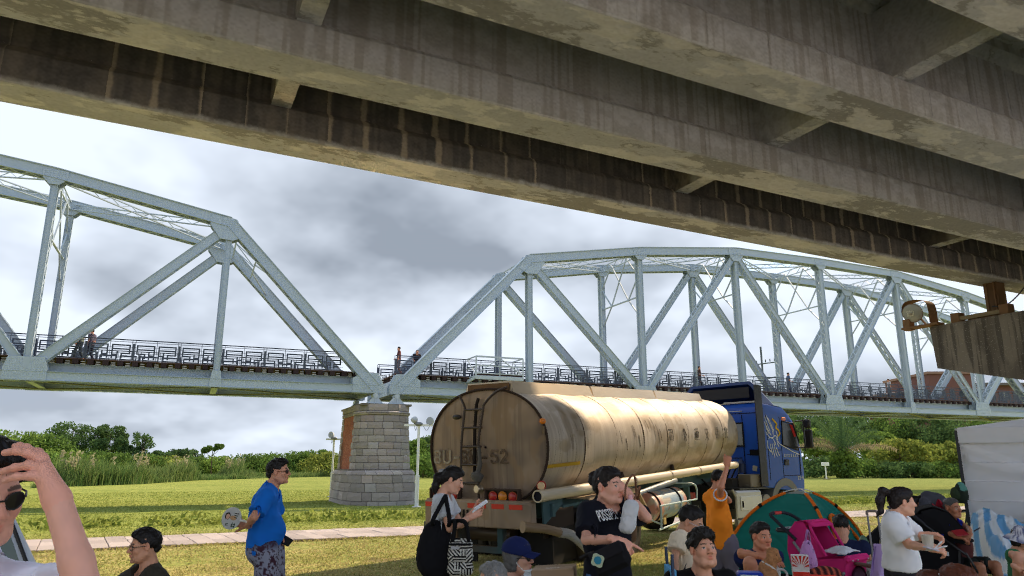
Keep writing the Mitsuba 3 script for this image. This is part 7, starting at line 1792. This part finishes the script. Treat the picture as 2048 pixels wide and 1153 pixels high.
# ------------------------------------------------------------------ white canopy
can = thing('canopy_tent', 'large white canopy tent with a fabric side wall at the right edge', 'canopy'); Yc = 13.0; c0 = W(1918, 888, Yc); gzc = float(gz(c0[0], c0[1])); ze = c0[2] + .03; xd = norm([.82, -.57, 0]); yd = norm([.57, .82, 0]); CL, CW = 6.0, 3.0
CAN = S(230, 231, 238); o = np.array([c0[0], c0[1], 0])
eave = [o, o + xd * CL, o + xd * CL + yd * CW, o + yd * CW]; apx = [o + xd * 2.6 + yd * 1.5 + ZU * (ze + .78), o + xd * 3.4 + yd * 1.5 + ZU * (ze + .78)]
roofs = [(eave[0], eave[1], apx[1], apx[0]), (eave[1], eave[2], apx[1], apx[1]), (eave[2], eave[3], apx[0], apx[1]), (eave[3], eave[0], apx[0], apx[0])]
for a, b, c, d in roofs:
    def fn(u, v, a=a, b=b, c=c, d=d):
        lo = (a + ZU * (ze + .24)) * (1 - u[..., None]) + (b + ZU * (ze + .24)) * u[..., None]; hi = d * (1 - u[..., None]) + c * u[..., None]; p = lo * (1 - v[..., None]) + hi * v[..., None]; p = p.copy(); p[..., 2] -= .10 * np.sin(np.pi * v) * (1 - .5 * np.abs(2 * u - 1)) ; p[..., 2] += .015 * (fbm(p * 2.2, 3, 4) - .5); return p
    part(can, 'roof_panel', sheet(24, 14, fn, -.004), 'cloth', CAN, True)
for a, b in zip(eave, eave[1:] + eave[:1]):
    def fn(u, v, a=a, b=b):
        p = (a * (1 - u[..., None]) + b * u[..., None]) + ZU * (ze + .26 * (1 - v[..., None]) - .02); n = norm(np.cross(b - a, ZU)); return p + n * (.03 + .012 * np.sin(u * 37) * v + .01 * (fbm(p * 3, 2, 7) - .5))[..., None]
    part(can, 'valance', sheet(60, 5, fn, .004), 'cloth', CAN, True)
def wallf(u, v):
    x = u * 3.4; z = ze - .02 - (ze - gzc - .05) * v; p = o + xd * x[..., None] + yd * .05 + ZU * z[..., None]
    fold = .05 * np.exp(-((v - .12 - .35 * (1 - np.exp(-x * .9)) * .8) / .05) ** 2) * (x > .05) + .035 * np.exp(-((v - .30 * x / 1.2 - .02) / .04) ** 2) + .03 * (fbm(np.stack([x * 1.4, z * 2.4, 0 * x], -1), 4, 6) - .5) + .006 * np.exp(-((np.mod(v * 5, 1) - .5) / .03) ** 2) + .05 * np.sin(x * 2.1) * v
    return p - yd * fold[..., None]
part(can, 'side_wall', sheet(80, 80, wallf, -.003), 'cloth', CAN, True)
for k in range(1, 6):
    f = lambda q: wallf(np.array([[q]]), np.array([[k / 6]]))[0, 0]; part(can, 'wall_seam', tube([f(q) - yd * .006 for q in np.linspace(0.01, .99, 30)], .006, 5), 'cloth', CAN)
for e in (eave[0], eave[1], eave[3]): part(can, 'leg', cat([box((.05, .05, ze - gzc + .2), e + ZU * (ze + gzc + .2) / 2 + (xd * -.02), np.stack([xd, yd, ZU], 1))]), 'satin', S(40, 42, 48))
t = thing('backpack', 'green and black backpack hung on the outer leg of the white canopy', 'backpack'); bc = W(1922, 984, 12.8)
part(t, 'body', bag_blob(bc, np.array([.10, .09, .17]), None, 5, .014, .02), 'cloth', lambda v: np.where((v[:, 2] > bc[2] + .02)[:, None] & (v[:, 0] > bc[0] - .05)[:, None], S(96, 150, 142), S(44, 54, 48)), True); part(t, 'side_pocket', bag_blob(bc + [-.12, -.02, -.02], np.array([.06, .07, .10]), None, 6, .014, .02), 'cloth', S(52, 66, 48), True)
t = thing('folding_bicycle', 'black folding bicycle half hidden behind the canopy leg and the tarpaulin', 'bicycle'); wc = W(1926, 1012, 13.6)
for dx in (0, .75): part(t, 'tyre', tube([wc + [dx, 0, -.32] + .24 * np.array([math.cos(q), .1 * math.cos(q), math.sin(q)]) for q in np.linspace(0, 6.2832, 29)], .02, 6, False), 'rubber', S(24, 24, 26), True); part(t, 'wheel', tube([wc + [dx, 0, -.32] + .215 * np.array([math.cos(q), .1 * math.cos(q), math.sin(q)]) for q in np.linspace(0, 6.2832, 29)], .008, 5, False), 'metal', S(190, 190, 194), True)
part(t, 'frame', cat([tube([wc + [0, 0, -.32], wc + [.1, 0, .05]], .016, 6), tube([wc + [.08, 0, -.1], wc + [.45, 0, -.2]], .02, 6), tube([wc + [.45, 0, -.2], wc + [.75, 0, -.32]], .014, 6), tube([wc + [.42, 0, -.25], wc + [.5, 0, .1]], .014, 6), tube([wc + [-.08, -.02, .06], wc + [.1, 0, .05], wc + [.12, .02, .07]], .014, 6)]), 'satin', S(36, 36, 40)); part(t, 'saddle', xf(sphere((0, 0, 0), (.12, .06, .03)), TM(np.eye(3), wc + [.5, 0, .12])), 'satin', S(28, 28, 30), True)

# ------------------------------------------------------------------ striped tarpaulin heap
def tarp_fn(u, v):
    x = 7.25 + 2.1 * u - .15 * (1 - v); y = 10.75 + 1.5 * v; e = np.minimum(1, np.minimum(u / .12, (1 - u) / .15)); base = float(gz(8, 11.5))
    hgt = .24 * smooth(v / .10) + .08 * np.exp(-((v - .12) / .06) ** 2) + .40 * smooth((v - .2) / .5)
    r1 = np.exp(-((u - .55 - .16 * (v - .5)) / .10) ** 2) * .26 * smooth((v - .1) / .4) + .22 * np.exp(-((u - .30 + .25 * (v - .4)) / .09) ** 2) * smooth((v - .15) / .4) - .16 * np.exp(-((u - .43) / .05) ** 2) * smooth(v / .5)
    q = np.stack([x * 3.2 + y * 1.2, y * 3.2, 0 * x], -1); n1 = np.abs(fbm(q, 4, 4) - .5) * 2; n2 = np.abs(fbm(q * 2.7, 3, 9) - .5) * 2
    z = base + smooth(e) * (hgt + r1 - .28 * n1 - .09 * n2 + .06); return np.stack([x + .06 * (fbm(q * 1.4, 2, 5) - .5), y + .12 * (fbm(q, 2, 6) - .5), np.maximum(z, base + .005 + .03 * n2)], -1)
tm = sheet(130, 110, tarp_fn, .004); tv = np.array(tm.vertices); hcrd = tv[:, 0] * 1.0 + tv[:, 2] * .12 - .35 * tv[:, 1] + .12 * np.sin(tv[:, 1] * 5) + .10 * (fbm(tv * 3, 2, 4) - .5)
tcx = np.mod(hcrd / .26, 1); tarpc = np.where((tcx < .5)[:, None], S(104, 168, 222), S(222, 230, 240)); tarpc = np.where(((tcx > .42) & (tcx < .5))[:, None], S(120, 176, 226), tarpc)
solo('tarpaulin', tm, 'satin_v' if False else 'satin', tarpc, 'crumpled blue and white striped tarpaulin heaped beneath the canopy wall', 'tarpaulin', True)

# ------------------------------------------------------------------ pink pet stroller
ps_ = thing('pet_stroller', 'bright pink pet stroller with a mesh window in front of the dome tent', 'stroller'); PO = W(1648, 1102, 7.0); PO[2] = float(gz(PO[0], PO[1])); pu, pv = norm([.62, -.78, 0]), norm([.78, .62, 0]); PINK = S(204, 46, 118)
def Q(a, b, z): return PO + pu * a + pv * b + ZU * z
PR = np.stack([pu, pv, ZU], 1)
def shell(pts_near, hw, th=.012, col=PINK, nm='body', sag=.0):
    """fabric panel that follows a side outline (a, z) across the stroller's width"""
    n = len(pts_near); part(ps_, nm, sheet(n, 12, lambda u, v: np.array([[Q(pts_near[i][0], -hw + 2 * hw * w, pts_near[i][1] - sag * math.sin(math.pi * w)) for w in r] for i, r in enumerate(v)]), th), 'cloth', col, True)
bodyp = [(-.20, .50), (.26, .52), (.30, .78), (-.02, .74), (-.22, .70)]
m = cat([prism([(a, z) for a, z in bodyp], .015, TM(np.stack([pu, ZU, -pv], 1), Q(0, b, 0))) for b in (-.18, .18)]); part(ps_, 'side_panel', m, 'cloth', PINK)
shell([(.30, .78), (.29, .70), (.27, .60), (.26, .52)], .18, nm='front_panel'); shell([(-.20, .50), (.0, .49), (.26, .52)], .18, nm='floor_panel', col=PINK)
shell([(-.22, .60), (-.26, .80), (-.24, .96), (-.16, 1.06), (-.05, 1.08), (.02, 1.03)], .18, nm='hood', col=PINK)
for b in (-.175, .175): part(ps_, 'hood_side', prism([(-.22, .60), (-.26, .80), (-.24, .96), (-.16, 1.05), (-.08, 1.06), (.10, .78), (-.02, .74)], .012, TM(np.stack([pu, ZU, -pv], 1), Q(0, b, 0))), 'cloth', PINK)
part(ps_, 'hood_edge', tube(arc([Q(.12, -.185, .78), Q(.0, -.185, 1.0), Q(-.02, -.12, 1.06), Q(-.02, .12, 1.06), Q(.0, .185, 1.0), Q(.12, .185, .78)], 6), .014, 7), 'cloth', PINK, True)
part(ps_, 'hood_lining', box((.01, .33, .34), Q(-.19, 0, .84), PR), 'cloth', S(108, 34, 70))
part(ps_, 'mesh_window', prism([(.13 * math.cos(a), .135 * math.sin(a)) for a in np.linspace(0, math.pi, 20)], .006, TM(np.stack([pv, ZU, pu], 1), Q(.292, .02, .555) )), 'cloth', S(92, 62, 88)); part(ps_, 'window_trim', tube([Q(.298 + .0 * a, .02 + .135 * math.cos(a), .555 + .14 * math.sin(a)) for a in np.linspace(0, math.pi, 20)], .009, 6), 'cloth', S(56, 20, 44), True)
part(ps_, 'top_flap', rbox((.06, .38, .06), .02, Q(.30, 0, .77), PR), 'cloth', PINK * 1.05); part(ps_, 'snap', cat([sphere(Q(.335, b, .76), .008, 1) for b in (-.14, -.05, .14)]), 'metal', S(220, 214, 220), True)
part(ps_, 'handle', tube(arc([Q(-.16, -.19, .90), Q(-.34, -.19, 1.05), Q(-.44, -.12, 1.11), Q(-.44, .12, 1.11), Q(-.34, .19, 1.05), Q(-.16, .19, .90)], 6), .016, 8), 'rubber', S(34, 38, 48), True)
part(ps_, 'handle_tray', cat([rbox((.16, .34, .04), .015, Q(-.30, 0, .97), PR)]), 'satin', S(44, 48, 58)); part(ps_, 'handle_badge', rbox((.03, .12, .03), .008, Q(-.445, 0, 1.115), PR), 'satin', S(190, 50, 50))
for b in (-.20, .20):
    part(ps_, 'frame_tube', tube([Q(-.18, b, .88), Q(.38, b, .16)], .013, 8), 'satin', S(126, 130, 138), 40); part(ps_, 'frame_tube', tube([Q(.28, b, .66), Q(-.34, b, .14)], .013, 8), 'satin', S(126, 130, 138), 40); part(ps_, 'frame_tube', tube([Q(.27, b, .50), Q(.44, b, .18)], .012, 8), 'satin', S(126, 130, 138), 40)
    part(ps_, 'hinge', sphere(Q(.0, b * 1.06, .60), .035, 2), 'satin', S(36, 36, 40), True)
    for a in (.42, -.36): part(ps_, 'wheel', tube([Q(a, b - .015, .09), Q(a, b + .015, .09)], .09, 18), 'rubber', S(34, 34, 36), 40)
shell([(.16, .38), (.30, .36), (.42, .24), (.44, .16)], .17, nm='tray', col=PINK, sag=.02); shell([(-.30, .22), (.0, .20), (.40, .20)], .17, nm='under_tray', col=PINK)
part(ps_, 'lettering', text_on('Bello', .035, Q(.375, -.10, .285) + ZU * .012, pv * 1.0, norm(ZU * .75 - pu * .66), .003), 'matte', S(226, 206, 220))
part(ps_, 'cross_bar', tube([Q(.02, -.2, .38), Q(.02, .2, .38)], .010, 6), 'satin', S(150, 154, 160), 40)
solo('towel', sheet(14, 10, lambda u, v: np.stack([Q(0, 0, 0)[0] + pu[0] * (.05 + .22 * u) + pv[0] * (.28 * v - .14), Q(0, 0, 0)[1] + pu[1] * (.05 + .22 * u) + pv[1] * (.28 * v - .14), PO[2] + .80 + .05 * np.sin(u * 3) * np.sin(v * 3) + .03 * fbm(np.stack([u * 5, v * 5, 0 * u], -1), 3, 2)], -1), .01), 'cloth', S(214, 214, 220), 'white towel bundled on top of the pink stroller', 'towel', True)
t = thing('cloth_bag', 'long lavender dotted cloth bag hanging from the pink stroller', 'bag'); lc = W(1616, 1116, 6.2)
lm = bag_blob(lc, np.array([.058, .04, .14]), None, 8, .007, .014); lv = np.array(lm.vertices); part(t, 'body', lm, 'cloth', np.where((noise(lv * 62, 4) > .80)[:, None], S(74, 52, 96), S(190, 140, 196)), True); part(t, 'strap', tube(arc([lc + [-.01, 0, .12], lc + [.03, .02, .2], Q(.0, -.21, .62)], 4), .01, 6), 'cloth', S(170, 120, 176), True)
t = thing('paper_bag', 'white paper bag with red sunburst rays on the ground by the stroller', 'bag'); pc = W(1601, 1137, 6.0)
R = frame([.95, -.25, 0]); part(t, 'body', box((.125, .07, .20), pc, R), 'matte', S(214, 208, 206))
for k in range(9):
    a = math.pi * (k + .5) / 9; q = [(0.02 * math.cos(a), .02 * math.sin(a)), (.10 * math.cos(a - .09), .10 * math.sin(a - .09)), (.10 * math.cos(a + .09), .10 * math.sin(a + .09))]; q = [(np.clip(x, -.06, .06), min(y, .085)) for x, y in q]
    part(t, 'red_ray', prism(q, .003, TM(np.stack([R[:, 0], R[:, 2], -R[:, 1]], 1), pc + R @ [0, -.037, .01])), 'matte', S(196, 52, 44))
part(t, 'red_base', box((.122, .004, .075), pc + R @ [0, -.037, -.06], R), 'matte', S(206, 58, 44))
solo('red_tray', rbox((.26, .2, .05), .012, W(1634, 1154, 6.0), frame([1, -.2, 0])), 'satin', S(222, 66, 52), 'flat red box on the ground beside the paper bag', 'box')
t = thing('striped_pouch', 'dark red and brown striped pouch lying below the pink stroller', 'pouch'); sm = bag_blob(W(1650, 1147, 6.0), np.array([.12, .06, .05]), None, 4, .009, .008); sv = np.array(sm.vertices); part(t, 'body', sm, 'cloth', np.where((np.sin(sv[:, 0] * 130) > .2)[:, None], S(60, 34, 36), np.where((np.sin(sv[:, 0] * 130) < -.5)[:, None], S(190, 96, 72), S(128, 60, 56))), True)

# ------------------------------------------------------------------ black stroller
bs = thing('baby_stroller', 'black baby stroller with a big canopy seen from behind the girl in white', 'stroller'); BO = W(1862, 1060, 9.6); BO[2] = float(gz(BO[0], BO[1])); su, sv_ = norm([.93, -.36, 0]), norm([.36, .93, 0]); BKF = S(24, 25, 28)
def U(a, b, z): return BO + su * a + sv_ * b + ZU * z
def outline_panel(pts, b, th, nm, col=BKF): part(bs, nm, prism(pts, th, TM(np.stack([su, ZU, -sv_], 1), U(0, b, 0))), 'cloth', col)
outl = [(-.36, .86), (-.33, .92), (-.10, .98), (.06, .90), (.22, .62), (.28, .46), (.22, .22), (-.20, .20), (-.26, .40)]
for b in (-.24, .24): outline_panel(outl, b, .016, 'side_panel')
def bshell(pts, nm, col=BKF): part(bs, nm, sheet(len(pts), 10, lambda u, v: np.array([[U(pts[i][0], -.24 + .48 * w, pts[i][1] + .02 * math.sin(math.pi * w)) for w in r] for i, r in enumerate(v)]), .012), 'cloth', col, True)
bshell([(.36, .62), (.30, .84), (.18, 1.0), (.02, 1.06), (-.12, 1.02), (-.20, .94)], 'canopy'); bshell([(-.34, .92), (-.10, .98), (.06, .92)], 'canopy_back', S(34, 35, 40)); bshell([(.28, .46), (.22, .22), (-.20, .20), (-.26, .42), (-.36, .86)], 'seat_shell')
for b in (-.235, .235): outline_panel([(.36, .62), (.30, .84), (.18, 1.0), (.02, 1.05), (-.12, 1.01), (-.06, .80), (.18, .66)], b, .012, 'canopy_side', S(28, 29, 33))
part(bs, 'handle', tube(arc([U(-.10, -.27, .86), U(-.26, -.27, 1.0), U(-.42, -.25, 1.03), U(-.44, 0, 1.03), U(-.42, .25, 1.03), U(-.26, .27, 1.0), U(-.10, .27, .86)], 6), .017, 8), 'rubber', S(38, 40, 48), True)
for b in (-.27, .27):
    for q in (((-.28, 1.0), (.30, .52)), ((.30, .54), (.52, .08)), ((.24, .56), (.18, .12)), ((.16, .20), (.52, .22))):
        part(bs, 'frame_tube', tube([U(q[0][0], b, q[0][1]), U(q[1][0], b, q[1][1])], .014, 8), 'satin', S(36, 37, 41), 40)
    for a, r in ((.17, .115), (.52, .085)):
        part(bs, 'tyre', tube([U(a + r * math.cos(q), b, r + r * math.sin(q)) for q in np.linspace(0, 6.2832, 25)], .022, 6, False), 'rubber', S(62, 62, 62), True); part(bs, 'hub', tube([U(a, b - .02, r), U(a, b + .02, r)], r * .55, 14), 'satin', S(30, 30, 32), 40)
part(bs, 'armrest', tube([U(.22, -.2, .66), U(.40, -.2, .68), U(.40, .2, .68), U(.22, .2, .66)], .022, 8), 'rubber', S(28, 28, 32), 40); part(bs, 'label', box((.05, .004, .05), U(.10, -.255, .52), np.stack([su, sv_, ZU], 1)), 'matte', S(200, 204, 206)); part(bs, 'patch', box((.12, .004, .03), U(-.16, -.255, .70), np.stack([su, sv_, ZU], 1)), 'matte', S(100, 108, 112))
part(bs, 'basket', rbox((.44, .40, .14), .03, U(.0, 0, .16), np.stack([su, sv_, ZU], 1)), 'cloth', S(22, 22, 25))
solo('red_cloth', sheet(12, 10, lambda u, v: np.stack([U(.20, 0, 0)[0] + .24 * u, U(.2, 0, 0)[1] + .2 * v + .1, BO[2] + 1.10 - .42 * u ** 1.4 + .05 * np.sin(v * 6)], -1), .008), 'cloth', S(176, 44, 62), 'red cloth slung over the far side of the black stroller', 'cloth', True)

# ------------------------------------------------------------------ luggage trolley, bags and small things
t = thing('luggage_trolley', 'grey hard-shell case on wheels with a tall telescopic handle', 'suitcase'); LO = W(1750, 1100, 8.4); LO[2] = float(gz(LO[0], LO[1])); LR = frame([.97, -.24, 0]); LP = lambda a, b, z: LO + LR @ np.array([a, b, 0]) + ZU * z
part(t, 'case', rbox((.30, .22, .52), .03, LP(.02, 0, .34), LR), 'satin', S(150, 152, 156)); part(t, 'case_slot', box((.12, .006, .02), LP(.05, -.113, .55), LR), 'matte', S(60, 62, 66))
for a in (-.045, .06): part(t, 'handle_tube', tube([LP(a - .0, -.13, .1), LP(a - .02, -.13, 1.06)], .011, 8), 'satin', S(132, 132, 136), 40)
part(t, 'handle_grip', tube(arc([LP(-.068, -.13, 1.04), LP(-.06, -.13, 1.075), LP(.03, -.13, 1.075), LP(.04, -.13, 1.04)], 4), .015, 8), 'satin', S(120, 108, 104), True); part(t, 'castor', cat([tube([LP(a, -.02, .04), LP(a, .02, .04)], .04, 12) for a in (-.1, .14)]), 'rubber', S(40, 40, 42), 40)
part(t, 'front_rail', cat([box((.012, .01, .42), LP(a, -.125, .34), LR) for a in (.08, .14)]), 'satin', S(120, 122, 126))
t = thing('black_bag', 'black bag with a cream rope ring standing on the grey case', 'bag'); q = LP(.05, 0, .74)
part(t, 'body', trimesh.convex.convex_hull(np.array([q + LR @ np.array(p) for p in ((-.16, -.1, -.14), (.18, -.1, -.14), (-.16, .1, -.14), (.18, .1, -.14), (-.13, -.08, .06), (.03, -.06, .20), (.05, .06, .20), (.20, -.06, .02), (-.12, .08, .04), (.2, .08, .02))])), 'cloth', S(26, 27, 30), 40); part(t, 'rope_ring', tube([q + LR @ np.array([.03 + .045 * math.cos(a), -.10, .06 * math.sin(a)]) for a in np.linspace(0, 6.28, 20)], .007, 5), 'cloth', S(190, 176, 140), True)
t = thing('green_bag', 'small green transparent bag beside the black bag on the grey case', 'bag'); part(t, 'body', bag_blob(LP(-.12, -.06, .72), np.array([.05, .05, .10]), None, 12, .008, .01), 'satin', S(92, 124, 100), True)
solo('lavender_cloth', sheet(24, 40, lambda u, v: np.stack([W(1764, 1120, 6.3)[0] + .10 * (u - .5) * (1 + .5 * v) + .012 * np.sin(u * 14) - .05 * v, W(1764, 1120, 6.3)[1] + .05 * np.sin(u * 9 + v * 2), .92 - .42 * v + .02 * np.sin(u * 3)], -1), .006), 'cloth', S(186, 160, 216), 'lavender jacket hanging just behind the girl in white', 'jacket', True)
t = thing('folding_stool', 'brown cloth folding stool under the lavender jacket', 'stool'); q = W(1752, 1140, 6.7); part(t, 'seat', rbox((.30, .28, .03), .01, q + ZU * .02, frame([.9, .3, -.2])), 'cloth', S(126, 108, 98))
for s_ in (-1, 1): part(t, 'leg', tube([q + [.12 * s_, -.1, 0], [q[0] - .12 * s_, q[1] + .1, float(gz(q[0], q[1])) + .02]], .011, 6), 'satin', S(110, 110, 112))
t = thing('cardboard_box', 'brown cardboard box at the bottom edge right of the capped woman', 'box'); q = W(1110, 1160, 4.6); R = frame([.97, -.15, .06]); part(t, 'body', box((.25, .25, .14), q, R), 'matte', S(156, 132, 108)); part(t, 'flap', box((.24, .10, .006), q + R @ [0, -.08, .074], R), 'matte', S(170, 146, 122)); part(t, 'print', box((.08, .02, .001), q + R @ [.0, -.09, .0785], R), 'matte', S(206, 196, 184))
t = thing('camping_chair', 'light blue folding chair back beside the man in the black polo', 'chair'); q = W(1341, 1155, 4.85); part(t, 'back_cloth', box((.03, .30, .12), q, frame([1, -.05, .0])), 'cloth', S(96, 168, 216)); part(t, 'frame', cat([tube([q + [-.03, -.2, -.5], q + [-.025, -.2, .16]], .010, 6), tube([q + [.04, .2, -.5], q + [.02, .2, .16]], .010, 6)]), 'satin', S(40, 60, 90), 40)
t = thing('blue_crate', 'blue plastic crate with a white printed panel at the bottom edge', 'crate'); q = W(1500, 1160, 6.0); part(t, 'body', rbox((.19, .14, .12), .012, q, frame([.97, -.2, 0])), 'satin', S(32, 62, 176)); part(t, 'panel', box((.13, .004, .03), q + frame([.97, -.2, 0]) @ [-.01, -.073, .03], frame([.97, -.2, 0])), 'matte', S(216, 220, 228))
t = thing('water_bottle', 'white plastic bottle standing behind the dog', 'bottle'); q = W(1553, 1138, 6.5); part(t, 'body', lathe([(.001, -.12), (.03, -.12), (.032, .02), (.018, .06), (.016, .08)], 16, TM(np.eye(3), q)), 'satin', S(206, 210, 206), 40); part(t, 'lid', tube([q + ZU * .08, q + ZU * .1], .019, 12), 'satin', S(226, 228, 226))
solo('white_ring', tube([W(1563, 1149, 6.2) + .045 * np.array([math.cos(a), .3 * math.sin(a), .8 * math.sin(a)]) for a in np.linspace(0, 6.2832, 25)], .010, 7, False), 'satin', S(222, 222, 222), 'white plastic ring handle in front of the dog', 'handle', True)
t = thing('striped_mat', 'crumpled silvery mat on the grass left of the person in the sun hat', 'mat'); q = W(2015, 1138, 8.6); part(t, 'sheet', sheet(20, 14, lambda u, v: np.stack([q[0] - .28 + .7 * u, q[1] - .3 + .6 * v, float(gz(q[0], q[1])) + .02 + .05 * fbm(np.stack([u * 6, v * 6, 0 * u], -1), 3, 2)], -1), .006), 'satin', S(150, 158, 166), True)
t = thing('picnic_mat', 'pink patterned picnic mat edge behind the girl in white', 'mat'); q = W(1872, 1150, 7.0); part(t, 'sheet', sheet(24, 20, lambda u, v: np.stack([q[0] - .6 + .9 * u, q[1] - .3 + 1.0 * v, float(gz(q[0], q[1])) + .02 + .04 * fbm(np.stack([u * 6, v * 6, 0 * u], -1), 3, 6)], -1), .006), 'cloth', S(200, 160, 190), True)
for k in range(2):
    t = thing('sandal', ['white sandal', 'second white sandal'][k] + ' lying under the seat of the man in the blue vest', 'sandal', 'sandals on the grass'); q = W(1904 + 5 * k, 1122 + 6 * k, 9.4 - .2 * k); q[2] = float(gz(q[0], q[1])) + .03; part(t, 'sole', xf(sphere((0, 0, 0), (.13, .045, .02)), TM(frame([.8, -.5, 0]), q)), 'satin', S(206, 206, 204), True); part(t, 'strap', tube(arc([q + [-.03, -.05, .0], q + [0, 0, .05], q + [.03, .05, 0]], 4), .008, 5), 'satin', S(196, 196, 194), True)
solo('brown_backpack', bag_blob(W(1921, 1090, 9.55), np.array([.13, .10, .20]), None, 15, .014, .02), 'cloth', S(92, 50, 48), 'dark red-brown bag between the knees of the man in the blue vest', 'bag', True)

# ------------------------------------------------------------------ poodle
dog = thing('dog', 'small tan curly poodle sitting by the squatting man and looking right', 'dog'); D0 = W(1543, 1128, 6.25); FUR = S(176, 124, 84)
def DP(px, py, dy=0.0): return W(px, py, 6.05 + dy)
F_ = Field(); F_.cone(DP(1534, 1140), DP(1553, 1190), .062, .085, .03).cone(DP(1534, 1136), DP(1530, 1200), .055, .06, .03).cone(DP(1538, 1132), DP(1547, 1116), .042, .038, .03)
F_.ell(DP(1546, 1112), (.052, .05, .050), .02).cone(DP(1550, 1116), DP(1560, 1120), .030, .017, .015).cone(DP(1541, 1108, -.04), DP(1541, 1122, -.05), .016, .022, .01).cone(DP(1545, 1108, .05), DP(1545, 1121, .055), .015, .02, .01).ell(DP(1545, 1103), (.042, .045, .028), .02)
for q in ((1526, -.05), (1533, .04)): F_.cone(DP(1532, 1150, q[1]), DP(q[0], 1215, q[1] - .02), .028, .022, .02).ell(DP(q[0] + 2, 1222, q[1] - .02), (.032, .04, .02), .01)
for q in (-.05, .07): F_.cone(DP(1556, 1190, q), DP(1546, 1218, q - .04), .05, .022, .02).ell(DP(1546, 1224, q - .05), (.04, .03, .018), .01)
F_.cone(DP(1562, 1195, .02), DP(1574, 1180, .02), .016, .022, .02); m = F_.mesh(.0065, 1); v = np.array(m.vertices); nz = fbm(v * 75, 3, 3); m.vertices = v + np.array(m.vertex_normals) * ((nz - .5) * .014)[:, None]
put(dog, m, 'cloth', FUR * (.55 + .9 * nz)[:, None], True); part(dog, 'nose', sphere(DP(1562.5, 1119.5), .008, 1), 'gloss', S(30, 24, 22), True); part(dog, 'eye', sphere(DP(1552.5, 1111, -.045), .006, 1), 'gloss', S(20, 14, 12), True); part(dog, 'harness', tube([DP(1537, 1132) + .058 * np.array([math.cos(a) * .8, math.sin(a), -.5 * math.cos(a)]) for a in np.linspace(0, 6.28, 20)], .008, 6), 'cloth', S(216, 216, 216), True)

# ------------------------------------------------------------------ silver car behind the man at the left edge
car = thing('parked_car', 'silver car behind the man in sunglasses, its rear side window and tail light showing', 'car'); SIL = S(190, 196, 206); cu, cv = norm([-.80, -.60, 0]), norm([-.60, .80, 0]); CO = W(86, 1132, 4.9) + cv * .86; CO[2] = float(gz(CO[0], CO[1]))
def K(a, b, z): return CO + cu * a + cv * b + ZU * z
def carloft(prof, hw, top_in):
    ys = [(-hw, 1), (-hw * .97, 1), (0, 1.0), (hw * .97, 1), (hw, 1)]; rows = []
    for b, _ in ys: rows.append([K(a, b * (1 - top_in * max(0, z - .9) / .6), z) for a, z in prof])
    return rows
prof = [(.04, .30), (-.06, .55), (-.05, .80), (0, .90), (.17, 1.22), (.27, 1.40), (.45, 1.47), (1.3, 1.50), (2.2, 1.42), (2.9, 1.02), (3.7, .90), (4.05, .70), (4.1, .32)]
m = loft(carloft(prof, .86, .16)); side = []
for b in (-.86, .86):
    P_ = np.array([K(a, b * (1 - .16 * max(0, z - .9) / .6), z) for a, z in prof]); c_ = P_.mean(0); n = len(P_); side.append(trimesh.Trimesh(np.vstack([P_, c_]), [[i, (i + 1) % n, n] for i in range(n)], process=False))
part(car, 'body', cat([m] + side), 'cab_paint', SIL, 35)
def cside(pts, off=.004): return [K(a, -.86 * (1 - .16 * max(0, z - .9) / .6) - off, z) for a, z in pts]
def cpanel(pts, nm, c, b='gloss', off=.006):
    P_ = np.array(cside(pts, off)); c_ = P_.mean(0); n = len(P_); v = np.vstack([P_, c_, P_ + cv * .02, c_ + cv * .02]); f = [[i, (i + 1) % n, n] for i in range(n)] + [[n + 1 + (i + 1) % n, n + 1 + i, 2 * n + 1] for i in range(n)] + [[i, n + 1 + i, n + 1 + (i + 1) % n] for i in range(n)] + [[i, n + 1 + (i + 1) % n, (i + 1) % n] for i in range(n)]
    part(car, nm, trimesh.Trimesh(v, f, process=False), b, c)
cpanel([(.12, .96), (.22, 1.20), (.33, 1.36), (.42, 1.36), (.40, .96)], 'side_window', S(70, 84, 70)); cpanel([(.95, .98), (.93, 1.36), (1.6, 1.40), (1.62, .98)], 'side_window', S(24, 26, 32)); cpanel([(1.70, .98), (1.68, 1.39), (2.1, 1.36), (2.7, .99)], 'side_window', S(24, 26, 32))
part(car, 'window_trim', tube([p for p in cside([(.08, .95), (.20, 1.22), (.32, 1.39), (.5, 1.42), (1.3, 1.45), (2.15, 1.39)], .012)], .012, 6), 'satin', S(34, 36, 40)); part(car, 'pillar_chrome', tube(cside([(.80, .96), (.78, 1.36)], .012), .02, 6), 'metal', S(220, 222, 226))
part(car, 'tail_light', rbox((.10, .16, .14), .03, K(.03, -.72, .86), np.stack([cu, cv, ZU], 1)), 'gloss', S(168, 22, 34)); part(car, 'bumper', rbox((.2, 1.6, .26), .06, K(.05, 0, .46), np.stack([cu, cv, ZU], 1)), 'satin', SIL * .9)
for a in (.75, 3.2):
    for b in (-.80, .80): wheel(car, K(a, b, .31), cv * np.sign(b), .31, .2, S(150, 150, 152))
